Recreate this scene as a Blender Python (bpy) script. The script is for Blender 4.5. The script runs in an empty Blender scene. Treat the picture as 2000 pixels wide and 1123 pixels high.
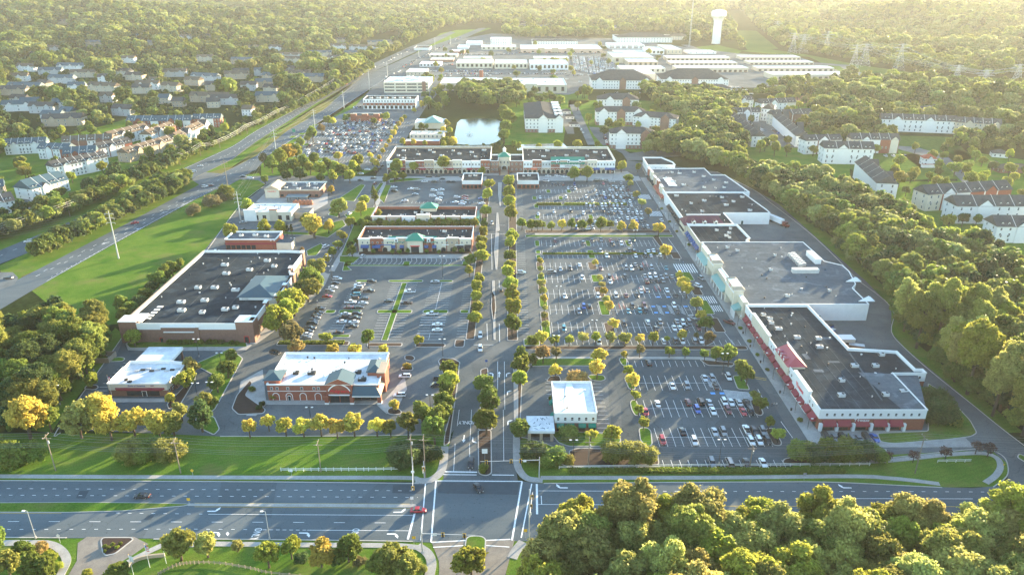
import bpy, math, random
import numpy as np
R=math.radians
# ------------------------------------------------------------------ camera, sky, sun, exposure
F=1430.0; CH=145.0; PIT=math.atan(606/F); cP=math.cos(PIT); sP=math.sin(PIT)
SUN_AZ=R(40); SUN_EL=R(8.0)
sc=bpy.context.scene; COL=sc.collection
cam=bpy.data.cameras.new('camera'); co=bpy.data.objects.new('camera',cam); COL.objects.link(co)
co.location=(0,0,CH); co.rotation_euler=(R(90)-PIT,0,0); cam.sensor_width=36; cam.lens=F*36/2000
cam.clip_start=1; cam.clip_end=30000; sc.camera=co
w=bpy.data.worlds.new('World'); sc.world=w; w.use_nodes=True
nt=w.node_tree; sky=nt.nodes.new('ShaderNodeTexSky'); sky.sky_type='NISHITA'; sky.sun_disc=False
sky.sun_elevation=SUN_EL; sky.sun_rotation=SUN_AZ; sky.air_density=1.0; sky.dust_density=0.0; sky.ozone_density=1.6
nt.links.new(sky.outputs[0],nt.nodes['Background'].inputs[0]); nt.nodes['Background'].inputs[1].default_value=0.145
sl=bpy.data.lights.new('sun','SUN'); sl.energy=5.0; sl.angle=R(0.5); sl.color=(1.0,0.80,0.50)
so=bpy.data.objects.new('sun',sl); COL.objects.link(so)
from mathutils import Vector, Matrix
sv=Vector((math.sin(SUN_AZ)*math.cos(SUN_EL),math.cos(SUN_AZ)*math.cos(SUN_EL),math.sin(SUN_EL)))
so.rotation_euler=sv.to_track_quat('Z','Y').to_euler(); so.location=sv*500
sc.view_settings.view_transform='Standard'; sc.view_settings.look='None'; sc.view_settings.gamma=1.0
sc.view_settings.use_curve_mapping=False; sc.view_settings.exposure=2.62
# ------------------------------------------------------------------ helpers
rnd=random.Random(7); nr=np.random.default_rng(7)
def G(px,py,z=0.0):
    "point at height z seen at survey pixel (px,py)"
    u=(px-1000)/F; v=(561.5-py)/F
    t=(z-CH)/(-sP+v*cP); return (u*t,(cP+v*sP)*t)
def HZ(pt,pb):
    D=G(1000,pb)[1]; v=(561.5-pt)/F; return CH+D*(-sP+v*cP)/(cP+v*sP)
def PXY(x,y,z=0.0):
    f=y*cP-(z-CH)*sP; up=y*sP+(z-CH)*cP
    return 1000+F*x/f, 561.5-F*up/f
def GP(pts,z=0.0): return [G(a,b,z) for a,b in pts]
def smooth(t): t=np.clip(t,0,1); return t*t*(3-2*t)
def th(x,y):
    x=np.asarray(x,float); y=np.asarray(y,float)
    side=smooth((np.abs(x-250)-620)/350); y0=2250-1150*side
    a=smooth((y-y0)/1600)*34
    n=np.sin(x/410+1.3)*np.sin(y/520+.4)+.55*np.sin(x/190+y/260)+.45*np.sin(y/150-x/330+2)
    return a*(n*.8+.7)
MATS={}
def mat(name,col,rough=.8,var=.18,scale=.5,spec=.3,metal=0.0,bump=0.0,scale2=6.0,stretch=None):
    if name in MATS: return MATS[name]
    m=bpy.data.materials.new(name); m.use_nodes=True; t=m.node_tree; b=t.nodes['Principled BSDF']
    b.inputs['Roughness'].default_value=rough; b.inputs['Specular IOR Level'].default_value=spec; b.inputs['Metallic'].default_value=metal
    ge=t.nodes.new('ShaderNodeNewGeometry'); src=ge.outputs['Position']
    if stretch:
        mp=t.nodes.new('ShaderNodeMapping'); mp.inputs['Scale'].default_value=stretch; t.links.new(src,mp.inputs[0]); src=mp.outputs[0]
    n1=t.nodes.new('ShaderNodeTexNoise'); n1.inputs['Scale'].default_value=scale; n1.inputs['Detail'].default_value=5; n1.inputs['Roughness'].default_value=.62
    n2=t.nodes.new('ShaderNodeTexNoise'); n2.inputs['Scale'].default_value=scale2; n2.inputs['Detail'].default_value=2
    t.links.new(src,n1.inputs['Vector']); t.links.new(src,n2.inputs['Vector'])
    a=t.nodes.new('ShaderNodeMath'); a.operation='ADD'; t.links.new(n1.outputs[0],a.inputs[0]); t.links.new(n2.outputs[0],a.inputs[1])
    r=t.nodes.new('ShaderNodeMapRange'); r.inputs['From Min'].default_value=.7; r.inputs['From Max'].default_value=1.3
    r.inputs['To Min'].default_value=1-var; r.inputs['To Max'].default_value=1+var; t.links.new(a.outputs[0],r.inputs['Value'])
    mx=t.nodes.new('ShaderNodeVectorMath'); mx.operation='SCALE'; mx.inputs[0].default_value=col[:3]; t.links.new(r.outputs[0],mx.inputs['Scale'])
    t.links.new(mx.outputs[0],b.inputs['Base Color'])
    if bump:
        bp=t.nodes.new('ShaderNodeBump'); bp.inputs['Strength'].default_value=bump; bp.inputs['Distance'].default_value=.05
        t.links.new(n2.outputs[0],bp.inputs['Height']); t.links.new(bp.outputs[0],b.inputs['Normal'])
    MATS[name]=m; return m
def N(t,k,**kw):
    n=t.nodes.new(k)
    for a,v in kw.items():
        if a in n.inputs: n.inputs[a].default_value=v
        else: setattr(n,a,v)
    return n
def mix2(name,c1,c2,scale,lo=.4,hi=.6,fine=8.0,fvar=.15,rough=.95,stretch=(1,1,1),spec=.0):
    "two-colour patchy ground"
    if name in MATS: return MATS[name]
    m=bpy.data.materials.new(name); m.use_nodes=True; t=m.node_tree; b=t.nodes['Principled BSDF']
    b.inputs['Roughness'].default_value=rough; b.inputs['Specular IOR Level'].default_value=spec
    ge=N(t,'ShaderNodeNewGeometry'); mp=N(t,'ShaderNodeMapping'); mp.inputs['Scale'].default_value=stretch
    t.links.new(ge.outputs['Position'],mp.inputs[0])
    n1=N(t,'ShaderNodeTexNoise',Scale=scale,Detail=6.0,Roughness=.65); n2=N(t,'ShaderNodeTexNoise',Scale=fine,Detail=3.0)
    t.links.new(mp.outputs[0],n1.inputs['Vector']); t.links.new(ge.outputs['Position'],n2.inputs['Vector'])
    r=N(t,'ShaderNodeMapRange'); r.inputs['From Min'].default_value=lo; r.inputs['From Max'].default_value=hi; t.links.new(n1.outputs[0],r.inputs['Value'])
    mx=N(t,'ShaderNodeMix',data_type='RGBA'); mx.inputs[6].default_value=(*c1,1); mx.inputs[7].default_value=(*c2,1); t.links.new(r.outputs[0],mx.inputs[0])
    r2=N(t,'ShaderNodeMapRange'); r2.inputs['From Min'].default_value=.3; r2.inputs['From Max'].default_value=.7
    r2.inputs['To Min'].default_value=1-fvar; r2.inputs['To Max'].default_value=1+fvar; t.links.new(n2.outputs[0],r2.inputs['Value'])
    s=N(t,'ShaderNodeVectorMath',operation='SCALE'); t.links.new(mx.outputs[2],s.inputs[0]); t.links.new(r2.outputs[0],s.inputs['Scale'])
    t.links.new(s.outputs[0],b.inputs['Base Color']); MATS[name]=m; return m
def cracks(m,sc=.16,w=.012,dark_=.72):
    t=m.node_tree; b=t.nodes['Principled BSDF']; l=b.inputs['Base Color'].links[0].from_socket; ge=N(t,'ShaderNodeNewGeometry'); nz=N(t,'ShaderNodeTexNoise',Scale=.35,Detail=3.0); t.links.new(ge.outputs['Position'],nz.inputs['Vector'])
    ad=N(t,'ShaderNodeVectorMath',operation='MULTIPLY_ADD'); ad.inputs[1].default_value=(3,3,0); t.links.new(nz.outputs['Color'],ad.inputs[0]); t.links.new(ge.outputs['Position'],ad.inputs[2])
    v=N(t,'ShaderNodeTexVoronoi',feature='DISTANCE_TO_EDGE'); v.inputs['Scale'].default_value=sc; t.links.new(ad.outputs[0],v.inputs['Vector'])
    r=N(t,'ShaderNodeMapRange'); r.inputs['From Max'].default_value=w; r.inputs['To Min'].default_value=dark_; r.inputs['To Max'].default_value=1; t.links.new(v.outputs['Distance'],r.inputs['Value'])
    v2=N(t,'ShaderNodeTexVoronoi'); v2.inputs['Scale'].default_value=.035; t.links.new(ge.outputs['Position'],v2.inputs['Vector']); sx=N(t,'ShaderNodeSeparateXYZ'); t.links.new(v2.outputs['Color'],sx.inputs[0])
    r2=N(t,'ShaderNodeMapRange'); r2.inputs['To Min'].default_value=.90; r2.inputs['To Max'].default_value=1.10; t.links.new(sx.outputs[0],r2.inputs['Value'])
    n3=N(t,'ShaderNodeTexNoise',Scale=1.1,Detail=1.0); t.links.new(ge.outputs['Position'],n3.inputs['Vector']); r3=N(t,'ShaderNodeMapRange'); r3.inputs['From Min'].default_value=.66; r3.inputs['From Max'].default_value=.74; r3.inputs['To Min'].default_value=1; r3.inputs['To Max'].default_value=.75; t.links.new(n3.outputs[0],r3.inputs['Value'])
    m1=N(t,'ShaderNodeMath',operation='MULTIPLY'); t.links.new(r.outputs[0],m1.inputs[0]); t.links.new(r2.outputs[0],m1.inputs[1]); m2=N(t,'ShaderNodeMath',operation='MULTIPLY'); t.links.new(m1.outputs[0],m2.inputs[0]); t.links.new(r3.outputs[0],m2.inputs[1])
    s=N(t,'ShaderNodeVectorMath',operation='SCALE'); t.links.new(l,s.inputs[0]); t.links.new(m2.outputs[0],s.inputs['Scale']); t.links.new(s.outputs[0],b.inputs['Base Color'])
asphalt=mix2('asphalt',(.098,.110,.114),(.155,.163,.160),.045,.35,.65,3.0,.13,.85)
asphalt_old=mix2('asphalt_worn',(.12,.132,.132),(.18,.188,.184),.05,.35,.65,3.0,.13,.85)
asphalt_new=mix2('asphalt_new',(.072,.088,.096),(.106,.120,.126),.06,.35,.65,3.0,.12,.85)
asphalt_road=mix2('asphalt_road',(.092,.112,.122),(.135,.155,.162),.09,.3,.7,4.0,.10,.8,(.15,1,1))
for m_ in (asphalt,asphalt_old,asphalt_new): cracks(m_)
cracks(asphalt_road,.08,.006,.8)
seal=mat('asphalt_patch',(.06,.075,.085),.9,.15)
concrete=mix2('concrete',(.30,.29,.27),(.42,.40,.37),.25,.3,.7,3.0,.12)
kerbm=mat('kerb_concrete',(.42,.40,.37),.9,.15)
paver_sunlit_tan=mix2('paver_and_sunlit_street',(.20,.175,.15),(.28,.25,.21),.3,.3,.7,5.0,.14)
grass=mix2('lawn_grass',(.065,.14,.018),(.145,.20,.034),.07,.35,.72,2.5,.30)
def turf(m):
    t=m.node_tree; b=t.nodes['Principled BSDF']; l=b.inputs['Base Color'].links[0].from_socket; ge=N(t,'ShaderNodeNewGeometry')
    n=N(t,'ShaderNodeTexNoise',Scale=.045,Detail=7.0,Roughness=.72); t.links.new(ge.outputs['Position'],n.inputs['Vector']); r=N(t,'ShaderNodeMapRange'); r.inputs['From Min'].default_value=.52; r.inputs['From Max'].default_value=.68; r.inputs['To Max'].default_value=.7; t.links.new(n.outputs[0],r.inputs['Value'])
    mx=N(t,'ShaderNodeMix',data_type='RGBA'); t.links.new(r.outputs[0],mx.inputs[0]); t.links.new(l,mx.inputs[6]); mx.inputs[7].default_value=(.17,.15,.055,1)
    wv=N(t,'ShaderNodeTexWave',Scale=.17,Distortion=1.2,Detail=1.0); mp=N(t,'ShaderNodeMapping'); mp.inputs['Rotation'].default_value=(0,0,1.25); t.links.new(ge.outputs['Position'],mp.inputs[0]); t.links.new(mp.outputs[0],wv.inputs['Vector'])
    r2=N(t,'ShaderNodeMapRange'); r2.inputs['To Min'].default_value=.955; r2.inputs['To Max'].default_value=1.045; t.links.new(wv.outputs['Fac'],r2.inputs['Value']); s=N(t,'ShaderNodeVectorMath',operation='SCALE'); t.links.new(mx.outputs[2],s.inputs[0]); t.links.new(r2.outputs[0],s.inputs['Scale']); t.links.new(s.outputs[0],b.inputs['Base Color'])
turf(grass)
grass_dry=mix2('dry_grass',(.19,.155,.055),(.12,.135,.04),.05,.35,.65,1.5,.25)
field=mix2('field_grass',(.05,.105,.022),(.085,.135,.028),.01,.35,.65,.3,.2)
forestfloor=mix2('woodland_floor',(.018,.030,.010),(.035,.045,.016),.02,.35,.65,.4,.3)
mulch=mat('mulch',(.05,.03,.022),.95,.3)
paint=mat('road_paint',(.82,.82,.80),.7,.18,1.5)
paint_y=mat('yellow_paint',(.65,.42,.06),.7,.15,1.5)
paint_b=mat('blue_paint',(.12,.35,.7),.7,.1,1.5)
white=mat('white_panel',(.72,.72,.70),.7,.06); cream=mat('cream_stucco',(.62,.55,.43),.85,.08); beige=mat('beige_stucco',(.50,.43,.33),.85,.08)
brick=mat('red_brick',(.26,.085,.055),.9,.2,1.2,scale2=9); brick2=mat('brown_brick',(.22,.12,.09),.9,.2,1.2,scale2=9)
tan=mat('tan_stone',(.42,.33,.24),.9,.12); siding=mat('white_siding',(.70,.69,.66),.8,.05); siding2=mat('grey_siding',(.45,.46,.46),.8,.06)
roofdark=mix2('dark_roof_membrane',(.020,.028,.036),(.046,.056,.064),.06,.3,.7,1.5,.16,.85)
roofgrey=mix2('grey_roof_membrane',(.08,.095,.108),(.12,.138,.152),.04,.3,.7,.8,.12,.8,(.5,1.5,1))
roofwhite=mix2('white_roof_membrane',(.46,.47,.49),(.74,.74,.73),.12,.3,.6,1.2,.08,.7)
def ponding(m):
    t=m.node_tree; b=t.nodes['Principled BSDF']; l=b.inputs['Base Color'].links[0].from_socket; ge=N(t,'ShaderNodeNewGeometry')
    br=N(t,'ShaderNodeTexBrick'); br.inputs['Scale'].default_value=.28; br.inputs['Mortar Size'].default_value=.012; br.inputs['Color1'].default_value=(.92,.92,.92,1); br.inputs['Color2'].default_value=(1.06,1.06,1.06,1); br.inputs['Mortar'].default_value=(1.45,1.45,1.45,1); br.inputs['Brick Width'].default_value=2.2; br.inputs['Row Height'].default_value=.8; t.links.new(ge.outputs['Position'],br.inputs['Vector'])
    n=N(t,'ShaderNodeTexNoise',Scale=.11,Detail=5.0,Distortion=1.2); t.links.new(ge.outputs['Position'],n.inputs['Vector']); r=N(t,'ShaderNodeMapRange'); r.inputs['From Min'].default_value=.56; r.inputs['From Max'].default_value=.62; r.inputs['To Min'].default_value=1; r.inputs['To Max'].default_value=1.35; t.links.new(n.outputs[0],r.inputs['Value'])
    v=N(t,'ShaderNodeVectorMath',operation='MULTIPLY'); t.links.new(l,v.inputs[0]); t.links.new(br.outputs[0],v.inputs[1]); s=N(t,'ShaderNodeVectorMath',operation='SCALE'); t.links.new(v.outputs[0],s.inputs[0]); t.links.new(r.outputs[0],s.inputs['Scale']); t.links.new(s.outputs[0],b.inputs['Base Color'])
ponding(roofdark); ponding(roofgrey)
roofbeige=mix2('beige_roof_membrane',(.52,.48,.41),(.66,.62,.54),.05,.3,.6,1.2,.08,.8)
shingle=mix2('grey_shingle',(.060,.060,.063),(.098,.096,.095),.3,.3,.7,3,.16); shingleb=mix2('brown_shingle',(.11,.085,.065),(.15,.12,.095),.3,.3,.7,3,.16)
redroof=mat('red_metal_roof',(.36,.07,.09),.5,.08); greenroof=mat('green_metal_roof',(.03,.22,.15),.5,.08); tealroof=mat('teal_metal_roof',(.16,.32,.29),.5,.08)
slate=mat('slate_blue_roof',(.045,.085,.105),.45,.08)
glass=mat('dark_window_glass',(.02,.028,.035),.12,.1,spec=.6); trim=mat('white_trim',(.78,.77,.74),.6,.05); metal=mat('galvanised_metal',(.42,.43,.43),.5,.12,metal=.2)
unitm=mat('rooftop_unit_paint',(.52,.52,.50),.6,.15); dark=mat('dark_metal',(.03,.03,.03),.6,.1); woodm=mat('weathered_pole_wood',(.24,.19,.14),.9,.2); woodd=mat('fence_wood',(.30,.23,.17),.9,.2)
awr=mat('red_awning',(.25,.035,.05),.8,.08); awb=mat('blue_awning',(.03,.08,.22),.8,.08); awg=mat('green_awning',(.02,.20,.14),.8,.08); awk=mat('black_awning',(.02,.022,.028),.8,.08)
red=mat('red_paint',(.55,.03,.03),.5,.05); yel=mat('signal_yellow',(.7,.42,.04),.5,.05); bluem=mat('dumpster_blue',(.03,.10,.30),.6,.1); wire_m=mat('power_wire',(.25,.25,.24),.6,.05)
bark=mat('bark',(.09,.065,.045),.95,.25); waterm=mat('pond_surface',(.03,.05,.045),.04,.1,spec=.12,bump=.3)
class MB:
    def __init__(s): s.v=[]; s.f=[]; s.m=[]; s.ml=[]
    def mi(s,m):
        if m not in s.ml: s.ml.append(m)
        return s.ml.index(m)
    def face(s,pts,m):
        b=len(s.v); s.v+= [tuple(p) for p in pts]; s.f.append(list(range(b,b+len(pts)))); s.m.append(s.mi(m))
    def poly(s,pts,z,m): s.face([(p[0],p[1],z) for p in ccw(pts)],m)
    def prism(s,pts,z0,z1,m,top=None,bottom=False):
        pts=ccw(pts); n=len(pts)
        for i in range(n):
            a,b=pts[i],pts[(i+1)%n]; s.face([(a[0],a[1],z0),(b[0],b[1],z0),(b[0],b[1],z1),(a[0],a[1],z1)],m)
        s.face([(p[0],p[1],z1) for p in pts],top or m)
        if bottom: s.face([(p[0],p[1],z0) for p in pts[::-1]],m)
    def box(s,x0,y0,z0,x1,y1,z1,m,top=None): s.prism([(x0,y0),(x1,y0),(x1,y1),(x0,y1)],z0,z1,m,top,True)
    def obox(s,cx,cy,z0,L,W,h,ang,m,top=None):
        c,q=math.cos(ang),math.sin(ang); P=[(cx+a*c-b*q,cy+a*q+b*c) for a,b in((-L/2,-W/2),(L/2,-W/2),(L/2,W/2),(-L/2,W/2))]
        s.prism(P,z0,z0+h,m,top,True)
    def tube(s,a,b,r0,r1,m,n=6):
        a=Vector(a); b=Vector(b); d=(b-a).normalized(); u=d.orthogonal().normalized(); v=d.cross(u)
        A=[a+(u*math.cos(2*math.pi*i/n)+v*math.sin(2*math.pi*i/n))*r0 for i in range(n)]
        B=[b+(u*math.cos(2*math.pi*i/n)+v*math.sin(2*math.pi*i/n))*r1 for i in range(n)]
        for i in range(n): j=(i+1)%n; s.face([A[i],A[j],B[j],B[i]],m)
        s.face(A[::-1],m); s.face(B,m)
    def lathe(s,cx,cy,prof,m,n=24):
        for k in range(len(prof)-1):
            (r0,z0),(r1,z1)=prof[k],prof[k+1]
            for i in range(n):
                a=2*math.pi*i/n; b=2*math.pi*(i+1)/n
                s.face([(cx+r0*math.cos(a),cy+r0*math.sin(a),z0),(cx+r0*math.cos(b),cy+r0*math.sin(b),z0),(cx+r1*math.cos(b),cy+r1*math.sin(b),z1),(cx+r1*math.cos(a),cy+r1*math.sin(a),z1)],m)
    def mesh(s,name,off=(0,0,0)):
        me=bpy.data.meshes.new(name); me.from_pydata([(a-off[0],b-off[1],c-off[2]) for a,b,c in s.v],[],s.f)
        for m in s.ml: me.materials.append(m)
        me.polygons.foreach_set('material_index',s.m); me.update(); return me
    def build(s,name,parent=None,off=None):
        if not s.f: return None
        o=None
        if parent is not None: off=parent.location if off is None else off
        o=bpy.data.objects.new(name,s.mesh(name,off or (0,0,0))); COL.objects.link(o)
        if parent is not None: o.parent=parent
        elif off: o.location=off
        return o
def ccw(p):
    a=sum(p[i][0]*p[(i+1)%len(p)][1]-p[(i+1)%len(p)][0]*p[i][1] for i in range(len(p)))
    return list(p) if a>0 else list(p)[::-1]
def inset(p,d):
    p=ccw(p); n=len(p); r=[]
    for i in range(n):
        a,b,c=Vector(p[i-1]),Vector(p[i]),Vector(p[(i+1)%n]); e1=(b-a).normalized(); e2=(c-b).normalized()
        n1=Vector((-e1.y,e1.x)); n2=Vector((-e2.y,e2.x)); k=(n1+n2); L=k.length_squared
        k=k*(2/L) if L>1e-6 else n1
        if k.length>2.5: k=k.normalized()*2.5
        r.append(tuple(b+k*d))
    return r
def tag(o,label=None,cat=None,group=None,kind=None):
    if label: o['label']=label
    if cat: o['category']=cat
    if group: o['group']=group
    if kind: o['kind']=kind
    return o
def thing(name,label,cat,loc,group=None,rz=0):
    o=bpy.data.objects.new(name,None); COL.objects.link(o); o.location=loc; o.rotation_euler=(0,0,rz); o.empty_display_size=.5
    return tag(o,label,cat,group)
def struct(name,mb): o=mb.build(name); o['kind']='structure'; return o
ORD=['first','second','third','fourth','fifth','sixth','seventh','eighth','ninth','tenth','eleventh','twelfth','thirteenth','fourteenth','fifteenth','sixteenth','seventeenth','eighteenth','nineteenth','twentieth','twenty-first','twenty-second','twenty-third','twenty-fourth','twenty-fifth','twenty-sixth','twenty-seventh','twenty-eighth','twenty-ninth','thirtieth']
def roundpoly(p,r=1.0,k=4):
    "polygon with rounded corners"
    p=ccw(p); n=len(p); out=[]
    for i in range(n):
        a,b,c=Vector(p[i-1]),Vector(p[i]),Vector(p[(i+1)%n]); d1=min(r,(a-b).length*.45); d2=min(r,(c-b).length*.45)
        s=b+(a-b).normalized()*d1; e=b+(c-b).normalized()*d2
        for j in range(k+1): t=j/k; out.append(tuple(s*(1-t)**2+b*2*t*(1-t)+e*t*t))
    return out
def ribbon(pts,w0,w1=None):
    "strip polygon of given half widths along a centre line"
    w1=w0 if w1 is None else w1; L=[];Rr=[]; P=[Vector(p) for p in pts]
    for i,p in enumerate(P):
        d=(P[min(i+1,len(P)-1)]-P[max(i-1,0)]).normalized(); n=Vector((-d.y,d.x)); L.append(tuple(p+n*w0)); Rr.append(tuple(p-n*w1))
    return L+Rr[::-1]
def strip(mb,pts,w,z,m,w2=None):
    P=[Vector(p) for p in pts]; w2=w if w2 is None else w2
    E=[]
    for i,p in enumerate(P):
        d=(P[min(i+1,len(P)-1)]-P[max(i-1,0)]).normalized(); n=Vector((-d.y,d.x)); E.append((p+n*w,p-n*w2))
    for i in range(len(P)-1):
        a,b=E[i],E[i+1]; mb.face([(*a[1],z),(*b[1],z),(*b[0],z),(*a[0],z)],m)
def kerbline(mb,pts,w=.15,h=.16,m=None):
    P=[Vector(p) for p in pts]
    for i in range(len(P)-1):
        d=(P[i+1]-P[i]); c=(P[i]+P[i+1])/2; mb.obox(c.x,c.y,0,d.length,w*2,h+.0007*(i%3),math.atan2(d.y,d.x),m or kerbm)
def curve(pts,k=5):
    "Catmull-Rom through points"
    P=[Vector(p) for p in pts]; out=[]
    for i in range(len(P)-1):
        a,b,c,d=P[max(i-1,0)],P[i],P[i+1],P[min(i+2,len(P)-1)]
        for j in range(k):
            t=j/k; out.append(tuple(.5*((2*b)+(c-a)*t+(2*a-5*b+4*c-d)*t*t+(3*b-a-3*c+d)*t**3)))
    return out+[tuple(P[-1])]
# ------------------------------------------------------------------ ground and terrain
def axis(lo,hi,core0,core1,step,grow):
    a=list(np.arange(core0,core1+1,step)); s=step
    x=core1
    while x<hi: s*=grow; x+=s; a.append(x)
    s=step; x=core0
    while x>lo: s*=grow; x-=s; a.insert(0,x)
    return np.array(a)
def terrain():
    X=axis(-8500,8500,-1600,2000,60,1.08); Y=axis(-600,11000,0,3200,60,1.05)
    xx,yy=np.meshgrid(X,Y); zz=th(xx,yy)
    v=np.stack([xx.ravel(),yy.ravel(),zz.ravel()],1); nx=len(X); f=[]
    for j in range(len(Y)-1):
        for i in range(nx-1): a=j*nx+i; f.append((a,a+1,a+nx+1,a+nx))
    me=bpy.data.meshes.new('terrain'); me.from_pydata(v.tolist(),[],f); me.materials.append(forestfloor)
    me.polygons.foreach_set('use_smooth',[True]*len(f))
    o=bpy.data.objects.new('terrain',me); COL.objects.link(o); o['kind']='structure'
terrain()
Z1=.02
lawn=MB()
for p in ([(-300,846),(430,846),(868,846),(880,870),(872,940),(-300,936)],[(1008,848),(1075,862),(1112,912),(1545,912),(1560,902),(1700,890),(1880,876),(1940,876),(1968,900),(1972,925),(1945,950),(1830,952),(1500,942),(1056,945),(1010,915)],
          [(-300,1046),(852,1056),(870,1110),(870,1240),(-300,1240)],[(990,1056),(1062,1056),(1062,1240),(985,1240)],[(342,337),(454,286),(500,256),(588,208),(660,166),(722,128),(715,122),(640,168),(570,206),(480,250),(400,290),(330,325)],[(-100,525),(0,489),(107,446),(171,418),(342,337),(330,325),(200,385),(100,425),(0,455),(-100,490)],[(1440,206),(1590,192),(1600,240),(1590,290),(1660,296),(1660,420),(1450,300),(1430,250)],[(1862,292),(2050,320),(2300,400),(2300,620),(1850,470),(1700,356),(1870,354)],[(-60,440),(0,300),(100,275),(250,232),(440,232),(448,262),(330,322),(215,352),(60,425)],[(1110,196),(1330,198),(1340,262),(1262,300),(1165,290),(1110,215)],[(985,180),(1150,180),(1150,200),(1110,212),(1100,280),(985,284)],[(60,566),(232,472),(375,394),(468,345),(505,338),(520,358),(472,398),(404,492),(300,575),(236,632),(150,640)],
          [(100,846),(120,815),(175,745),(245,655),(225,640),(60,840)],[(1680,548),(1741,600),(1741,650),(1768,680),(1900,792),(1965,845),(2000,845),(1790,670),(1760,590),(1600,440),(1500,385),(1480,380)],
          [(510,322),(540,290),(560,278),(650,228),(672,210),(756,153),(800,128),(812,130),(770,152),(700,205),(690,228),(600,250),(560,300),(610,300),(700,300),(735,330),(700,345),(510,345)],
          [(860,66),(930,52),(960,56),(905,74),(800,122),(715,166),(560,280),(515,310),(500,312),(620,222),(700,170),(790,122)],
          [(0,530),(0,518),(90,478),(180,430),(380,350),(395,358),(235,446),(80,530),(40,558)]): lawn.poly(GP(p),Z1,grass)
for p in ([(430,345),(500,292),(620,207),(712,160),(740,146),(712,162),(640,222),(566,262),(480,318),(430,348)],[(385,350),(396,341),(430,330),(455,325),(500,300),(430,344),(400,356)],[(40,540),(70,528),(92,538),(60,556)],
          [(742,150),(800,125),(838,108),(830,118),(790,134)]): lawn.poly(GP(p),Z1+.01,grass_dry)
for p in ([(1440,100),(1500,96),(1580,108),(1680,128),(1840,150),(2150,158),(2150,192),(1900,176),(1700,172),(1660,150),(1580,112)],[(1330,96),(1400,88),(1450,100),(1440,106),(1340,104)],[(1500,150),(1590,152),(1600,160),(1560,168),(1480,168)],[(1400,30),(1440,30),(1520,96),(1460,98)],
          [(1660,300),(1860,300),(1870,350),(1700,352),(1660,330)],[(1740,265),(1860,268),(1900,310),(1800,330),(1745,292)]): lawn.poly(GP(p),Z1,field)
lawn.poly(GP([(1555,188),(1600,187),(1590,200),(1560,204),(1548,196)]),Z1+.02,mat('bare_red_earth',(.30,.13,.07),.95,.2))
lawn.poly(GP([(382,347),(455,310),(500,277),(617,202),(702,156),(740,136),(705,151),(634,212),(562,254),(500,303),(396,357)]),Z1+.004,grass)
struct('lawn',lawn)
pl=MB()
pl.poly(GP([(112,838),(178,745),(210,700),(246,652),(232,628),(400,488),(455,420),(480,393),(520,362),(500,350),(520,344),(735,344),(738,330),(960,330),(1212,330),(1225,314),(1262,318),(1400,336),(1475,372),(1520,398),(1660,522),(1690,548),(1741,600),(1741,650),(1768,680),(1900,790),(1962,842),(2040,905),(2200,990),(2200,1010),(1990,960),(1968,940),(1968,905),(1940,882),(1880,880),(1700,890),(1560,905),(1545,910),(1290,910),(1115,905),(1075,866),(1008,848),(1000,700),(880,848),(430,852)]),.04,asphalt)
# highway corridor and northern commercial district
pl.poly(GP([(545,302),(610,250),(690,212),(740,158),(806,122),(860,84),(960,66),(1200,76),(1335,92),(1440,105),(1560,112),(1672,150),(1665,160),(1540,166),(1470,172),(1400,172),(1300,172),(1160,172),(1110,186),(1000,178),(860,178),(835,205),(800,260),(765,330),(700,332),(640,310),(580,306)]),.045,asphalt_old)
pl.poly(GP([(1183,694),(1440,696),(1500,770),(1545,850),(1545,906),(1290,906),(1215,868),(1213,790),(1190,720)]),.062,asphalt_new)
pl.poly(GP([(222,705),(245,655),(380,680),(425,690),(440,740),(300,838),(114,838),(180,745)]),.065,asphalt_new)
pl.poly(GP([(1015,740),(1050,708),(1160,708),(1185,720),(1190,790),(1195,840),(1150,856),(1160,900),(1075,868),(1012,850)]),.066,asphalt_old)
pl.poly(GP([(700,500),(905,500),(900,685),(560,685),(640,535)]),.05,asphalt)
struct('parking_lot',pl)
rd=MB()
rd.poly([G(-500,934),G(0,938),G(500,940.5),G(818,943.5),G(842,938),G(1010,938),G(1050,943.5),G(1500,940.5),G(1620,941),G(1740,946.5),G(1830,951),G(1900,953),G(1990,945),G(2400,960),G(2400,1062),G(1100,1058),G(1000,1056),G(845,1059),G(500,1052),G(0,1050),G(-500,1048)],.055,asphalt_road)
rd.poly([G(842,1056),G(1005,1054),G(985,1130),G(985,1240),G(850,1240),G(858,1110),G(857,1095)],.060,paver_sunlit_tan)  # asphalt street; the tan of sunlight on it is put into the colour
rd.poly([G(152,1060),G(170,1048),G(262,1048),G(290,1062),G(262,1082),G(235,1098),G(195,1125),G(150,1240),G(80,1240),G(133,1124),G(150,1095)],.060,paver_sunlit_tan)
rd.poly([G(866,940),G(868,900),G(884,850),G(898,790),G(902,700),G(1000,690),G(1004,800),G(1002,880),G(1012,942)],.058,asphalt)
struct('front_road',rd)
hw=MB()
hw.poly(GP([(-60,600),(0,564),(75,526),(240,441),(395,358),(500,305),(561,256),(633,214),(703,152),(760,128),(840,92),(900,70),(940,54),(950,56),(890,84),(812,117),(756,152),(671,208),(527,302),(500,332),(467,348),(374,394),(227,474),(91,551),(0,605)]),.07,asphalt_road)
hw.poly(GP([(-100,525),(0,489),(107,446),(171,418),(342,337),(454,286),(500,256),(588,208),(660,166),(722,128),(800,92),(880,62),(890,64),(810,103),(735,138),(700,157),(617,203),(500,278),(454,312),(400,338),(380,349),(182,427),(80,484),(0,516),(-100,560)]),.074,asphalt_road)
hw.poly(GP([(-60,552),(0,532),(25,532),(36,543),(28,556),(0,566),(-60,585)]),.08,asphalt_old)
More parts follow.
